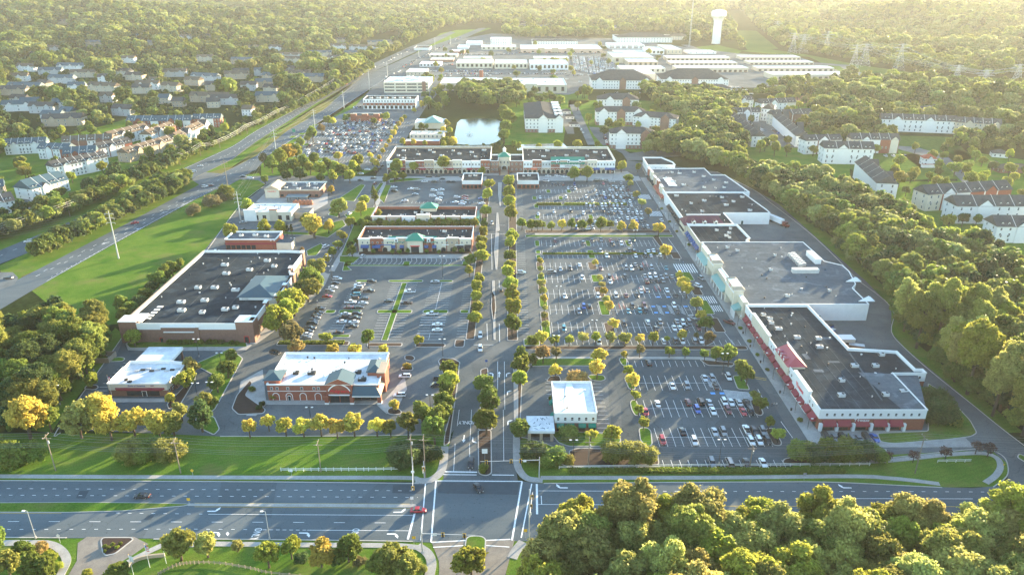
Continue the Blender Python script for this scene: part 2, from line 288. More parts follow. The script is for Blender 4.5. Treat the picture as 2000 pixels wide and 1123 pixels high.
hw.poly(GP([(375,352),(400,337),(440,340),(470,345),(520,344),(735,344),(735,353),(520,353),(468,351),(430,372),(395,365)]),.082,asphalt_old)
hw.poly(GP([(560,262),(585,250),(600,258),(578,272)]),.083,asphalt_road)
struct('highway',hw)
ms=MB()
for p,m in (([(0,-1)],None),):
    pass
ms.poly(GP([(1300,290),(1330,296),(1345,305),(1290,308),(1262,314),(1225,314),(1215,300),(1195,290),(1190,283),(1215,290),(1230,300)]),.09,asphalt)
ms.poly(GP([(1112,205),(1128,205),(1136,225),(1150,255),(1163,283),(1148,284),(1135,255),(1122,230)]),.09,asphalt_old)
ms.poly(GP([(1090,215),(1108,213),(1118,240),(1122,262),(1108,262),(1098,240)]),.095,asphalt_old)
ms.poly(GP([(1150,248),(1190,252),(1195,285),(1178,285),(1160,265)]),.097,asphalt)
ms.poly(GP([(1750,285),(1790,288),(1850,305),(1880,335),(1905,360),(1885,362),(1862,338),(1840,315),(1755,292)]),.09,asphalt_old)
ms.poly(GP([(1440,225),(1500,235),(1560,290),(1500,285),(1430,250)]),.092,asphalt)
ms.poly(GP([(40,370),(52,372),(75,410),(73,420),(52,422)]),.09,asphalt); 
ms.poly(GP([(1330,88),(1345,88),(1400,108),(1660,128),(1700,155),(1672,152),(1640,130),(1390,112)]),.096,asphalt_old)
struct('side_street',ms)
# ------------------------------------------------------------------ pavements
sw=MB()
def swp(pts,w,z=.12,m=None): 
    P=curve(GP(pts)); mbp=ribbon(P,w); sw.prism(mbp,0,z,m or concrete)
swp([(-300,928),(0,930),(500,932.5),(780,932.8),(815,936)],.9); swp([(812,938),(838,938),(858,925),(866,905),(868,872)],1.35,.13)
swp([(1009,850),(1009,890),(1013,915),(1030,934),(1060,938)],1.2,.13); swp([(1056,933),(1400,932.5),(1660,930),(1740,934),(1790,939),(1835,945)],.9)
swp([(1640,903),(1740,899),(1847,888),(1915,885),(1945,893),(1954,910),(1945,928),(1925,943)],.95,.14)
swp([(1006,705),(1008,780),(1009,850)],.9,.125)
swp([(-300,1060),(40,1060),(95,1062),(120,1075),(130,1095),(118,1123),(100,1160)],1.1); swp([(250,1098),(275,1085),(310,1068),(330,1064),(420,1062.5)],1.0); swp([(420,1062),(600,1064),(700,1064.5),(780,1065.5),(822,1070)],.9,.13); swp([(815,1066),(835,1080),(843,1100),(838,1130),(835,1180)],1.3,.14)
swp([(1022,1058),(1008,1075),(1000,1090)],1.4)
sw.box(100.6,200,0,106.2,562,.15,concrete); sw.box(100.61,205,0,155,214.6,.149,concrete)
swp([(1225,699),(1370,700),(1400,707),(1430,716)],1.1); swp([(1030,699),(1160,699)],.9,.14)
sw.box(14,424,0,82,427,.14,concrete)   # walk between the two northern lots
for x in (25,56): sw.box(x,420,0,x+2,424,.139,concrete)
swp([(648,530),(672,490),(700,455),(738,395),(752,352)],1.5,.14)
swp([(600,590),(628,560),(640,535)],1.2,.14); sw.prism(GP([(487,672),(600,560),(612,520),(640,535),(600,590),(545,640),(500,672)]),0,.12,concrete)
sw.prism(GP([(520,782),(750,782),(770,760),(790,735),(795,760),(775,800),(755,808),(735,790),(520,790),(500,812),(480,812),(515,786)]),0,.125,concrete)
sw.prism(GP([(205,778),(330,778),(345,768),(340,785),(205,786)]),0,.125,concrete); sw.prism(GP([(470,745),(513,722),(520,782),(490,795),(462,795)]),0,.12,concrete)
sw.box(-92,384,0,-16,392,.13,concrete); 
sw.prism(GP([(945,318),(1015,318),(1025,343),(935,343)]),0,.15,concrete); sw.box(-130,545+8,0,-20,566,.14,concrete); sw.box(10,553,0,100,567,.14,concrete)
sw.prism(GP([(1140,342),(1225,335),(1240,345),(1180,352)]),0,.145,concrete)
sw.prism(GP([(500,395),(520,375),(640,378),(640,398),(600,420)]),0,.10,concrete)
sw.prism(GP([(245,672),(250,684),(300,686),(480,684),(492,674),(480,671)]),0,.14,concrete)
struct('pavement',sw)
# ------------------------------------------------------------------ kerbed islands and beds
isl=MB()
def island(P,top=grass,h=.16,k=.35,r=1.2):
    P=roundpoly(P,r); isl.prism(P,0,h,kerbm); 
    try: isl.poly(inset(P,k),h+.012,top)
    except Exception: pass
def irect(x0,y0,x1,y1,top=grass,r=1.3,**k): island([(x0,y0),(x1,y0),(x1,y1),(x0,y1)],top,r=r,**k)
def ipx(p,top=grass,**k): island(GP(p),top,**k)
irect(-20.2,284,-16.2,392,mulch); irect(-20.2,398,-16.0,545,mulch); irect(-2.2,283,2.6,420,mulch); irect(-2.2,428,3,545,mulch)
ipx([(868,848),(884,790),(870,745),(858,712),(880,705),(898,711),(893,760),(884,820),(878,866),(866,872)],mulch)
ipx([(1011,700),(1030,698),(1035,720),(1020,745),(1018,800),(1014,848),(1010,848)],mulch); ipx([(1062,700),(1160,700),(1175,708),(1168,715),(1062,715),(1036,716),(1040,702)],grass)
ipx([(933,840),(960,840),(961,925),(950,930),(934,926)],mulch); ipx([(938,722),(953,718),(956,760),(962,840),(933,840),(940,770)],mulch); ipx([(910,1050),(920,1046),(940,1046),(950,1052),(948,1080),(905,1080)],grass)
for a in ([(961,548),(966,548),(968,664),(964,664)],[(968,455),(974,455),(973,500),(971,527),(968,527),(965,490)],[(970,416),(973,416),(976,450),(968,455)],[(973,357),(980,357),(979,385),(978,403),(976,403),(973,380)]): ipx(a,concrete,r=.6)
ipx([(961,570),(967,576),(969,600),(966,628),(963,628),(959,600)],mulch,r=.8,h=.2)
# front road medians
ipx([(-500,979),(0,981.6),(150,980.6),(300,982),(372,984),(362,988),(240,998),(130,1001),(0,1000.5),(-500,998)],grass,k=.2); ipx([(366,983.4),(560,983.6),(812,985),(814,989),(800,991),(560,989.5),(366,987.6)],concrete,k=.1,r=.4)
ipx([(196,1055),(202,1049),(258,1049),(262,1053),(225,1082),(205,1086),(199,1078)],mulch,r=.8)
ipx([(1985,893),(1990,885),(2080,930),(2075,945)],grass)
# lower right lot
for a,t in (([(1247,838),(1253,835),(1264,835),(1272,841),(1275,868),(1268,873),(1260,871),(1250,860)],grass),([(1230,786),(1234,781),(1243,782),(1250,800),(1250,812),(1240,812),(1233,800)],grass),([(1219,740),(1222,735),(1232,735),(1242,757),(1240,762),(1228,760)],grass),([(1208,702),(1212,698),(1225,700),(1225,715),(1215,714)],grass),
    ([(1365,702),(1435,709),(1433,715),(1382,714)],mulch),([(1430,734),(1450,733),(1462,754),(1465,762),(1440,760),(1434,745)],grass),([(1464,781),(1480,780),(1492,808),(1486,813),(1473,808)],mulch),([(1493,838),(1510,835),(1528,865),(1525,871),(1510,870)],mulch),
    ([(1147,735),(1152,732),(1180,733),(1184,741),(1175,745),(1155,743)],grass),([(1066,745),(1073,735),(1092,733),(1097,743),(1090,748)],mulch),([(1077,848),(1080,842),(1160,845),(1210,850),(1214,862),(1200,872),(1110,872),(1090,865)],grass),
    ([(1110,880),(1130,875),(1285,878),(1288,908),(1118,912)],mulch),([(1527,905),(1530,896),(1545,893),(1700,880),(1732,876),(1730,890),(1560,909)],mulch),([(1712,846),(1719,863),(1745,867),(1858,858),(1897,853),(1909,846),(1896,822),(1850,772),(1812,748),(1812,842)],grass)): ipx(a,t)
# middle lot: planting columns, end strips
for X0,X1,ys in ((13.2,17.2,[(366,378),(350,360),(335,347),(318,330),(301,313),(286,299)]),(41.5,46,[(366,378),(349,359),(330,343),(309,325),(290,301)]),(90,95,[(383,394),(351,363),(332,343),(310,326),(291,306)])):
    for k,(a,b) in enumerate(ys): irect(X0,a,X1,b,grass if k%2 else mulch)
irect(5,274.5,100,278.3,mulch); ipx([(1375,664),(1385,662),(1397,668),(1380,676),(1374,676)],mulch); irect(5,278.3,12,285,grass)
for X in (13.4,43.5,67): irect(X,403.5,X+3,414,grass)
irect(13.5,383,16.5,389,grass); irect(13.5,391,16.5,397,grass); irect(16.4,389.1,90,390.6,grass,r=.3); irect(43,383.3,47,397,grass)
ipx([(1274,463),(1284,458),(1296,478),(1298,495),(1288,482)],mulch); irect(8,420,98,424,grass,r=.6); irect(8,427,98,434,mulch,r=.6)
for X,Y in ((14.3,505),(33,505),(25,523),(40,523),(15,485),(15,461),(50,461)): irect(X,Y-4.5,X+3.4,Y+4.5,grass)
irect(17,486,80,489,grass,r=.4)
# western lots
island([(-56.8,283),(-53.8,283),(-53.8,348),(-56.8,348)],grass,r=.3)
for a in ([(-81,349,-71,352)],[(-64,349,-46,352)],[(-42,349,-30.5,352)],[(-81.5,311,-71,315)],[(-63.5,311,-47,315)],[(-42,311,-30,315)],[(-24.5,311,-20.3,315)],[(-88,311,-83,315)]): irect(*a[0],grass)
irect(-80,286,-71,289,grass); irect(-101,278.5,-70,282.5,mulch); irect(-62,277.5,-47,281,mulch); irect(-41.5,277,-28.5,280.5,mulch); irect(-24.7,277,-20.3,284,mulch)
irect(-92,371.5,-24,374,grass,r=.6)
for X in (-92,-60,-27.5): irect(X,371.6,X+4,379,grass)
for a,t in (([(790,600+94),(806,694),(812,700),(806,706),(790,703)],mulch),([(783,718),(800,712),(808,718),(806,724),(783,724)],mulch),([(756,800),(765,795),(783,800),(786,808),(770,811),(756,808)],mulch),([(855,705),(862,699),(885,700),(900,708),(896,715),(878,718),(860,716)],mulch),
    ([(452,798),(462,772),(488,742),(494,748),(480,772),(520,800),(515,808),(465,810)],mulch),([(246,672),(252,665),(480,664),(484,678),(300,680),(252,680)],grass),([(378,712),(450,680),(475,700),(420,800),(405,808),(400,780),(430,740)],grass),
    ([(325,790),(345,770),(384,730),(380,745),(350,795),(330,800)],mulch),([(380,832),(385,800),(420,815),(430,838),(418,850)],grass),([(163,760),(170,752),(190,752),(194,757),(185,762)],mulch),([(215,700),(235,697),(246,700),(240,706),(213,707)],grass),
    ([(663,500),(705,502),(690,515),(662,512)],grass),([(668,530),(672,512),(680,512),(680,522),(688,528)],grass),([(700,492),(760,490),(920,490),(925,497),(700,499)],mulch),([(598,490),(628,475),(632,482),(618,500),(600,500)],grass),
    ([(438,490),(470,455),(480,425),(560,425),(700,360),(760,362),(740,395),(700,400),(690,450),(660,470)],concrete)): ipx(a,t) if t is not concrete else None
for a in ([(740,388),(752,362),(765,362),(750,398)],[(731,372),(742,358),(750,358),(735,382)],[(655,392),(705,360),(714,362),(692,394)],[(545,452),(610,455),(612,460),(545,458)],[(672,420),(700,408),(735,405),(715,440),(698,470),(680,500),(665,500),(690,440)],[(690,435),(735,432),(935,432),(938,441),(690,442)],
          [(760,352),(800,348),(835,350),(760,358)],[(605,445),(670,430),(676,440),(640,465),(612,460)],[(640,420),(650,410),(664,412),(660,425)]): ipx(a,grass)
for a in [(572,268),(590,262),(615,245),(600,283),(650,277),(700,279),(630,292)]: x,y=G(*a); irect(x-3,y-5,x+3,y+5,grass)
for X in (-186,-160,-140,-118): irect(X-6,684,X+10,688,mulch)
struct('kerbed_island',isl)
kb=MB()
for L in ([(-300,936),(0,938.2),(500,940.7),(818,943.9)],[(-300,1047),(0,1049.2),(130,1050)],[(300,1052.6),(500,1053.2),(806,1057)],[(1062,943.9),(1500,941),(1620,941.5),(1740,947),(1840,952)],
          [(1676,548),(1741.7,601),(1741,648),(1767,680),(1820,727),(1900,791),(1962,841),(2060,915)],[(1500,393),(1588,461),(1676,548)],[(1400,336),(1470,370),(1500,393)],
          [(1290,911),(1110,912),(1080,872),(1012,852)],[(430,852),(640,851.5),(866,848.5)],[(245,650),(210,700),(113,838),(118,845)],[(1640,905),(1880,879),(1930,878),(1958,890),(1968,908),(1966,930),(1940,951)],[(404,490),(470,400),(520,361)]):
    kerbline(kb,curve(GP(L),4))
struct('kerb',kb)
# ------------------------------------------------------------------ painted markings
mk=MB(); ZM=.085
def line(a,b,w=.13,m=None,z=ZM): strip(mk,[a,b],w/2,z,m or paint)
def lpx(a,b,w=.15,m=None): line(G(*a),G(*b),w,m)
def dashes(pts,dash,gap,w=.15):
    P=[Vector(p) for p in GP(pts)]; d=0; on=0
    for a,b in zip(P,P[1:]):
        L=(b-a).length; u=(b-a)/L; s=-d
        while s<L:
            e=min(s+dash,L)
            if e>max(s,0)+.2: line(a+u*max(s,0),a+u*e,w)
            s+=dash+gap
        d=L-(s-dash-gap) if s>L else 0
        d=max(0,d if d<dash+gap else 0)
m1=G(500,960)
dashes([(-300,952.5),(0,953.9),(500,956.5),(816,958.3)],1.1,2.45); dashes([(-300,965.6),(0,966.7),(500,969.4),(816,971.2)],1.1,2.45)
dashes([(227,1001.6),(400,1003.7)],1.05,2.45); lpx((407,1004),(806,1006.2)); dashes([(-300,1016),(0,1018),(500,1019.5),(764,1020.9)],3.2,8.6)
dashes([(-300,1032),(0,1033.6),(390,1033),(500,1034.2)],1.05,2.5); dashes([(500,1034.2),(600,1035)],1.1,.8); lpx((600,1035),(799,1036.3))
lpx((810,1002.5),(796.5,1053),.6); lpx((831,944.5),(822,1055),.35); lpx((851.5,938.5),(842,1058.5),.45); lpx((851,938.8),(1020,939.9),.35); lpx((866,921),(932,922),.5); lpx((866,926.7),(931,927.3),.3); lpx((961,927.3),(1004,927.8),.35)
lpx((842,1059),(914,1055),.35); lpx((949,1055),(997,1053),.35); lpx((846,1068.5),(909,1065),.3); lpx((950,1065),(995,1068),.3)
lpx((1019.5,940.5),(1000,1055),.5); lpx((1038.5,944.5),(1018,1050),.35); lpx((1048.3,945),(1049,1004),.6); lpx((1051,958.4),(1180,958.8)); lpx((1051,985),(1180,985.5)); lpx((1057,968),(1058,985),.2)
dashes([(1180,959),(1440,959.5),(1760,959.7),(2200,962)],1.1,2.5); dashes([(1400,973.4),(1640,973.4)],3.2,8.6); lpx((1640,973.4),(1900,974)); lpx((1400,988),(2200,990),.15,paint_y)
lpx((-300,1001.8),(120,1002.6),.12,paint_y); lpx((-300,980),(0,980.8),.12,paint_y); lpx((380,989.5),(800,992.4),.12,paint_y); lpx((380,982.4),(800,984),.12,paint_y)
sealing=MB()
for a in ([(148,973),(156,958),(174,958),(166,973)],[(281,1014.6),(289,1005.5),(302,1005.5),(295,1015.5)],[(766,962.5),(768,947),(828,946.5),(828,964.5)],[(855,963),(856,942),(1015,942),(1010,966)]): sealing.poly(GP(a),.068,seal)
struct('road_patch',sealing)
def arrow(px,py,kind,ang=0,s=1.0):
    "painted lane arrow; ang is the travel direction"
    c=Vector(G(px,py)); R2=Matrix.Rotation(ang,2)
    def P(L): mk.poly([tuple(c+R2@(Vector(p)*s)) for p in L],ZM+.004,paint)
    if kind=='s': P([(-1.9,-.16),(.4,-.16),(.4,.16),(-1.9,.16)]); P([(.41,-.55),(1.9,0),(.41,.55)])
    else:
        k=1 if kind=='l' else -1
        P([(-1.7,-.17*k-.3*k),(.2,-.47*k),(.75,-.05*k),(.75,.25*k),(.35,.25*k),(.1,-.1*k),(-1.7,-.15*k)][::1]); P([(.1,.26*k),(1.0,.26*k),(.95,1.15*k)][::1]); 
for a in ((420,996.5,'l'),(783,998.5,'l'),(423,1041.5,'r'),(598,1042.5,'r'),(770,1044.5,'r')): arrow(*a,0,1.25)
arrow(1095,951,'r',math.pi,1.3); arrow(1648,951,'r',math.pi,1.3)
for a in ((906,857,'s',-math.pi/2),(925,861,'l',-math.pi/2),(975,731,'s',math.pi/2),(961,731,'l',math.pi/2),(991,731,'r',math.pi/2),(993,766,'r',math.pi/2),(994,824,'r',math.pi/2)): arrow(*a,1.2)
mk.poly(GP([(441,1042),(444.5,1038),(448,1042),(444.5,1046.5)]),ZM,paint)
for x0,x1,y in ((884.2,886.2,0),):
    for (ax,ay),(bx,by) in (((893,832),(897,800)),((917,866),(918,920)),((889,866),(886,920)),((918,860),(921,800)),((972,706),(972,760)),((985,706),(986,800)),((983,800),(984,900))): lpx((ax,ay),(bx,by),.14)
for (ax,ay),(bx,by) in (((951,632),(952,664)),((975,548),(975,570)),((960,457),(961,527)),((975,632),(976,668)),((925,673.5),(964,673.5)),((944,457),(986,457)),((973,440),(986,440.5)),((1228,719),(1232,722))): lpx((ax,ay),(bx,by),.2)
# parking bays
def bays(x0,x1,y0,y1,mid=True,pitch=2.76,w=.12,skip=()):
    n=int(round((x1-x0)/pitch))
    for i in range(n+1):
        x=x0+(x1-x0)*i/n
        if any(a<x<b for a,b in skip): continue
        line((x,y0),(x,y1),w)
    if mid: line((x0,(y0+y1)/2),(x1,(y0+y1)/2),w,z=ZM-.004)
def baysh(y0,y1,x0,x1,mid=True,pitch=2.76,w=.12,skip=()):
    n=int(round((y1-y0)/pitch))
    for i in range(n+1):
        y=y0+(y1-y0)*i/n
        if any(a<y<b for a,b in skip): continue
        line((x0,y),(x1,y),w)
    if mid: line(((x0+x1)/2,y0),((x0+x1)/2,y1),w,z=ZM-.004)
bays(49.6,87.5,205.3,216.3); bays(49,88,193.6,198,False); bays(46,88,223.2,234.6); bays(49,80,241.6,252.8); bays(47.5,78,260,265,False)
bays(17.5,41,279,283.7,False); bays(46,98,279,283.7,False); bays(18,41,290.8,301.4); bays(46.5,89.5,290.8,301.4); bays(18,41,309.8,320.4); bays(46.5,66,309.8,320.4); bays(82,89.5,309.8,320.4); bays(18,41,328.5,339.5); bays(46.5,89.5,328.5,339.5); bays(18,41,348,358.8); bays(46.5,90,348,358.8)
bays(18,41,365.5,377); bays(46.5,82,365.5,377); bays(17.5,90,383.2,389,False); bays(17.5,90,391,396.6,False); bays(17.5,42.5,403.3,414.3); bays(48,66,403.3,414.3); bays(71,84,403.3,414.3)
for y0,y1 in ((442,447),(455.5,466.5),(478,484),(490,496),(500,511),(518,528.5),(536,541)): bays(18,86,y0,y1,y1-y0>8)
baysh(290,348,-42,-30.4,True,skip=((310,316),)); baysh(284,310,-42,-30.4); baysh(284,348,-61.8,-57,False,skip=((310,316),)); baysh(284,348,-53.7,-48.5,False,skip=((310,316),)); baysh(290,348,-81.5,-70.5,True,skip=((310,316),)); baysh(284,348,-24.5,-20.3,False,skip=((310,316),))
baysh(284,348,-93.6,-88.6,False); baysh(290,415,3,7.5,False); baysh(440,540,3,7.5,False)
for i in range(22): x=-84+i*2.76; line((x,384),(x+.9,379.5)); 
for i in range(20): x=-87+i*2.76; line((x,374.2),(x+1.2,379.2))
baysh(197+14,252,29.8,34.4,False); baysh(236,250,13,16.8,False)
for y0,y1 in ((455,466),(478,484),(492,497)): bays(-78,-24,y0,y1,y1-y0>8)
baysh(236,263,-154,-158.5,False); bays(-148,-124,219,224,False); bays(-118,-98,378,383,False); bays(-102,-88,397,402,False)
for y0 in (612,632,652,690,715,740,765,790): bays(-205,-110,y0,y0+10,True,w=.16)
def hatch(x0,y0,x1,y1,n,m=None,w=.3):
    for i in range(n): y=y0+(y1-y0)*(i+.5)/n; line((x0,y+1.2),(x1,y-1.2),w,m)
hatch(76,243,79.5,252.5,9); hatch(80.5,235,92,241,7); 
for a in ((69.2,311),(74.4,311),(79.4,311)): hatch(a[0],310,a[0]+1.8,320.2,7,w=.22)
for x,y in ((76,239.5),(79.5,239.5),(67.6,311.8),(72.8,311.8),(77.6,311.8),(67.6,318.8),(72.8,318.8),(77.6,318.8),(83,318.8),(72,330),(77,330),(78,250.5)): mk.box(x-.9,y-.7,ZM,x+.9,y+.7,ZM+.004,paint_b)
for x in np.arange(-24.5,-20,2): mk.box(x-.8,385,ZM,x+.8,387,ZM+.003,paint_b)
def zebra(x0,x1,y0,y1,n):
    for i in range(n): x=x0+(x1-x0)*(i+.5)/n; w=(x1-x0)/n*.19; mk.poly([(x-w,y0),(x+w,y0),(x+w,y1),(x-w,y1)],ZM,paint)
zebra(93,99.8,313,320,7); zebra(91,99.5,322.5,331,8); zebra(88,99.5,362,375,9); zebra(91,99.5,462,473,9); zebra(90.5,99,502,514,9)
for a,b in (((1305,466),(1325,494)),((1325,494),(1328,510)),((1383,607),(1432,672)),((1457,708),(1472,738)),((1480,760),(1500,798)),((1240,352),(1252,372)),((1290,432),(1300,434)),((1312,502),(1322,502)),((1525,823),(1548,855))): lpx(a,b,.16)
for a,b in (((1473,736),(1497,740)),((1474,739),(1497,743))): lpx(a,b,.25,paint_y)
# highway lane lines
for L,da,ga in (([(100,541),(237,468),(378,390),(440,357)],1.2,2.6),([(85,530),(236,454),(385,374),(470,330),(520,295)],3,7),([(70,540),(236,461),(381,382)],3,7),([(510,303),(560,270),(640,218),(700,170),(756,142),(840,100)],3,8),([(-60,540),(0,500),(107,455),(172,424)],3,7),([(400,320),(460,297),(500,268),(600,206),(700,150),(760,118)],3,8),([(395,330),(480,283),(560,234),(650,178)],3,8)): dashes(L,da,ga,.2)
for a in ((206,475),(272,447),(322,415),(360,399)): arrow(*a,'s',R(225),1.2)
for L in ([(396,358),(500,304),(562,255),(634,213),(705,152)],[(382,347),(455,310),(500,277),(617,202),(702,156)]):
    strip(mk,curve(GP(L)),.08,ZM,paint_y)
for L in ([(527,301),(671,207.5),(756,151.5)],[(91,549.5),(227,473),(374,393)],[(343,337.5),(455,286.5),(500,256.7),(589,208.5)]): strip(mk,curve(GP(L)),.09,ZM,paint)
struct('road_marking',mk)
def word(txt,size,loc,rot,m,ext=.004,name='lettering',parent=None,sx=1,font_off=0):
    c=bpy.data.curves.new('t','FONT'); c.body=txt; c.size=size; c.extrude=ext; c.align_x='CENTER'; c.align_y='CENTER'; c.offset=font_off; c.resolution_u=3
    t=bpy.data.objects.new('t',c); COL.objects.link(t); bpy.context.view_layer.update()
    me=bpy.data.meshes.new_from_object(t); bpy.data.objects.remove(t); me.materials.clear(); me.materials.append(m)
    o=bpy.data.objects.new(name,me); COL.objects.link(o)
    lp=Vector(loc)
    if parent is not None: o.parent=parent; lp=lp-parent.location
    o.location=lp; o.rotation_euler=rot; o.scale=(sx,1,1)
    return o
for i,(px,py,a) in enumerate(((500,1042.5,-90),(692,1043.5,-90),(909,825,180),(926,825,180))):
    x,y=G(px,py); o=word('ONLY',2.3,(x,y,ZM+.005),(0,0,R(a)),paint,.002,'painted_word'); o['kind']='structure'
    o.scale=(.8,1.3,1)
# ------------------------------------------------------------------ ponds
wt=MB()
wt.poly(GP([(888,262),(893,240),(900,234),(930,231),(972,233),(984,243),(984,260),(977,275),(955,283),(915,284),(888,281)]),.05,waterm); struct('pond_water',wt)
w2=MB(); w2.poly(GP([(1010,283),(1100,280),(1112,292),(1010,294)]),.05,mat('muddy_water',(.10,.085,.055),.15,.1)); struct('pond_water',w2)
fx,fy=G(917,264); f=MB(); f.lathe(fx,fy,[(.3,.05),(.3,.5),(.05,.6)],dark,8)
for i in range(10): a=i*.63; f.tube((fx,fy,.5),(fx+1.6*math.cos(a),fy+1.6*math.sin(a),2.2),.08,.06,white,4); f.tube((fx+1.6*math.cos(a),fy+1.6*math.sin(a),2.2),(fx+3.2*math.cos(a),fy+3.2*math.sin(a),.1),.06,.1,white,4)
o=f.build('fountain',off=(fx,fy,0)); tag(o,'small spraying fountain in the middle of the pond','fountain')
# ------------------------------------------------------------------ vegetation
def leafmat(name,use_obj=True,col=(.06,.1,.02),tr=.45):
    m=bpy.data.materials.new(name); m.use_nodes=True; t=m.node_tree; b=t.nodes['Principled BSDF']; out=t.nodes['Material Output']
    oi=N(t,'ShaderNodeObjectInfo'); ge=N(t,'ShaderNodeNewGeometry'); tc=N(t,'ShaderNodeTexCoord')
    n=N(t,'ShaderNodeTexNoise',Scale=1.6,Detail=2.0); t.links.new(ge.outputs['Position'],n.inputs['Vector'])
    n2=N(t,'ShaderNodeTexNoise',Scale=.22,Detail=2.0); t.links.new(ge.outputs['Position'],n2.inputs['Vector'])
    r=N(t,'ShaderNodeMapRange'); r.inputs['From Min'].default_value=.3; r.inputs['From Max'].default_value=.7; r.inputs['To Min'].default_value=.62; r.inputs['To Max'].default_value=1.4; t.links.new(n.outputs[0],r.inputs['Value'])
    h=N(t,'ShaderNodeHueSaturation'); h.inputs['Saturation'].default_value=1.0
    a=N(t,'ShaderNodeMath',operation='ADD'); t.links.new(oi.outputs['Random'],a.inputs[0]); t.links.new(n2.outputs[0],a.inputs[1])
    r2=N(t,'ShaderNodeMapRange'); r2.inputs['From Min'].default_value=.3; r2.inputs['From Max'].default_value=1.7; r2.inputs['To Min'].default_value=.480; r2.inputs['To Max'].default_value=.520; t.links.new(a.outputs[0],r2.inputs['Value']); t.links.new(r2.outputs[0],h.inputs['Hue'])
    r3=N(t,'ShaderNodeMapRange'); r3.inputs['To Min'].default_value=.8; r3.inputs['To Max'].default_value=1.25; t.links.new(oi.outputs['Random'],r3.inputs['Value'])
    mu=N(t,'ShaderNodeMath',operation='MULTIPLY'); t.links.new(r.outputs[0],mu.inputs[0]); t.links.new(r3.outputs[0],mu.inputs[1]); t.links.new(mu.outputs[0],h.inputs['Value'])
    if use_obj: t.links.new(oi.outputs['Color'],h.inputs['Color'])
    else: h.inputs['Color'].default_value=(*col,1)
    b.inputs['Roughness'].default_value=.55; b.inputs['Specular IOR Level'].default_value=.06
    t.links.new(h.outputs[0],b.inputs['Base Color'])
    tb=N(t,'ShaderNodeBsdfTranslucent'); h2=N(t,'ShaderNodeHueSaturation'); h2.inputs['Hue'].default_value=.493; h2.inputs['Value'].default_value=1.5; t.links.new(h.outputs[0],h2.inputs['Color']); t.links.new(h2.outputs[0],tb.inputs['Color'])
    ms=N(t,'ShaderNodeMixShader'); ms.inputs[0].default_value=tr; t.links.new(b.outputs[0],ms.inputs[1]); t.links.new(tb.outputs[0],ms.inputs[2]); t.links.new(ms.outputs[0],out.inputs['Surface'])
    return m
leaf=leafmat('foliage')
PAL={'g':(.135,.175,.035),'l':(.25,.27,.045),'y':(.42,.36,.07),'d':(.065,.098,.033),'o':(.29,.21,.08),'b':(.18,.155,.065),'k':(.20,.21,.05),'p':(.09,.05,.045),'w':(.31,.31,.09)}
NAME={'g':'green','l':'lime green','y':'yellow','d':'dark green','o':'orange','b':'brown','k':'olive green','p':'purple','w':'pale green'}
def crown_data(g,nleaf,leafs,zc,rx,rz,nlobe,lob=.42,shape='round',core=.8,gap=0.0):
    "quads on the shells of overlapping clumps; returns verts, nfaces"
    L=[]
    for i in range(nlobe):
        k=(i+.5)/nlobe; ph=math.acos(1-2*k*.86); th_=i*2.399+g.random()*.7
        rr=.52+.34*g.random()
        x=rr*math.sin(ph)*math.cos(th_); y=rr*math.sin(ph)*math.sin(th_); z=rr*math.cos(ph)
        s=lob*(.6+.9*g.random())
        if shape=='cone': q=(1-z)/2; x*=.25+q*1.1; y*=.25+q*1.1; s*=.35+.7*q
        L.append((x*rx,y*rx,zc+z*rz,s*rx))
    L=np.array(L); w=L[:,3]**2; w/=w.sum()
    idx=g.choice(nlobe,nleaf,p=w); d=g.normal(size=(nleaf,3)); d[:,2]=d[:,2]*.9+.28; d/=np.linalg.norm(d,axis=1)[:,None]
    # sub-clumps: noise in the radius makes the shell bumpy
    rad=L[idx,3]*(.70+.30*g.random(nleaf)**.7+.42*g.random(nleaf)**6+.12*np.sin(d[:,0]*7+idx)*np.sin(d[:,1]*7+idx*2)*np.cos(d[:,2]*6))
    c=L[idx,:3]+d*rad[:,None]*np.array([1,1,.85])
    keep=np.ones(nleaf,bool)
    for j in range(nlobe):
        q=np.linalg.norm((c-L[j,:3])/np.array([1,1,.85]),axis=1); keep&=~((idx!=j)&(q<L[j,3]*.72))
    c=c[keep]; d=d[keep]; n=len(c)
    nn=d*.75+g.normal(size=(n,3))*.55; nn/=np.linalg.norm(nn,axis=1)[:,None]
    t=np.cross(nn,g.normal(size=(n,3))); t/=np.linalg.norm(t,axis=1)[:,None]; b=np.cross(nn,t)
    s=(leafs*(.6+.8*g.random(n)))[:,None]
    v=np.stack([c-t*s-b*s*.65,c+t*s-b*s*.65,c+t*s*.8+b*s*.65,c-t*s*.8+b*s*.65],1).reshape(-1,3)
    # inner solid clumps, added to block light through the crown
    cv=[];cf=[]
    ico=[(0,0,1),(.894,0,.447),(.276,.851,.447),(-.724,.526,.447),(-.724,-.526,.447),(.276,-.851,.447),(.724,.526,-.447),(-.276,.851,-.447),(-.894,0,-.447),(-.276,-.851,-.447),(.724,-.526,-.447),(0,0,-1)]
    fi=[(0,1,2),(0,2,3),(0,3,4),(0,4,5),(0,5,1),(1,6,2),(2,7,3),(3,8,4),(4,9,5),(5,10,1),(2,6,7),(3,7,8),(4,8,9),(5,9,10),(1,10,6),(6,11,7),(7,11,8),(8,11,9),(9,11,10),(10,11,6)]
    for x,y,z,s in L:
        b0=len(cv); cv+=[(x+a*s*core*(.85+.25*g.random()),y+b_*s*core*(.85+.25*g.random()),z+c_*s*core*.8) for a,b_,c_ in ico]; cf+=[(b0+p,b0+q,b0+r) for p,q,r in fi]
    return v,n,np.array(cv),cf,L
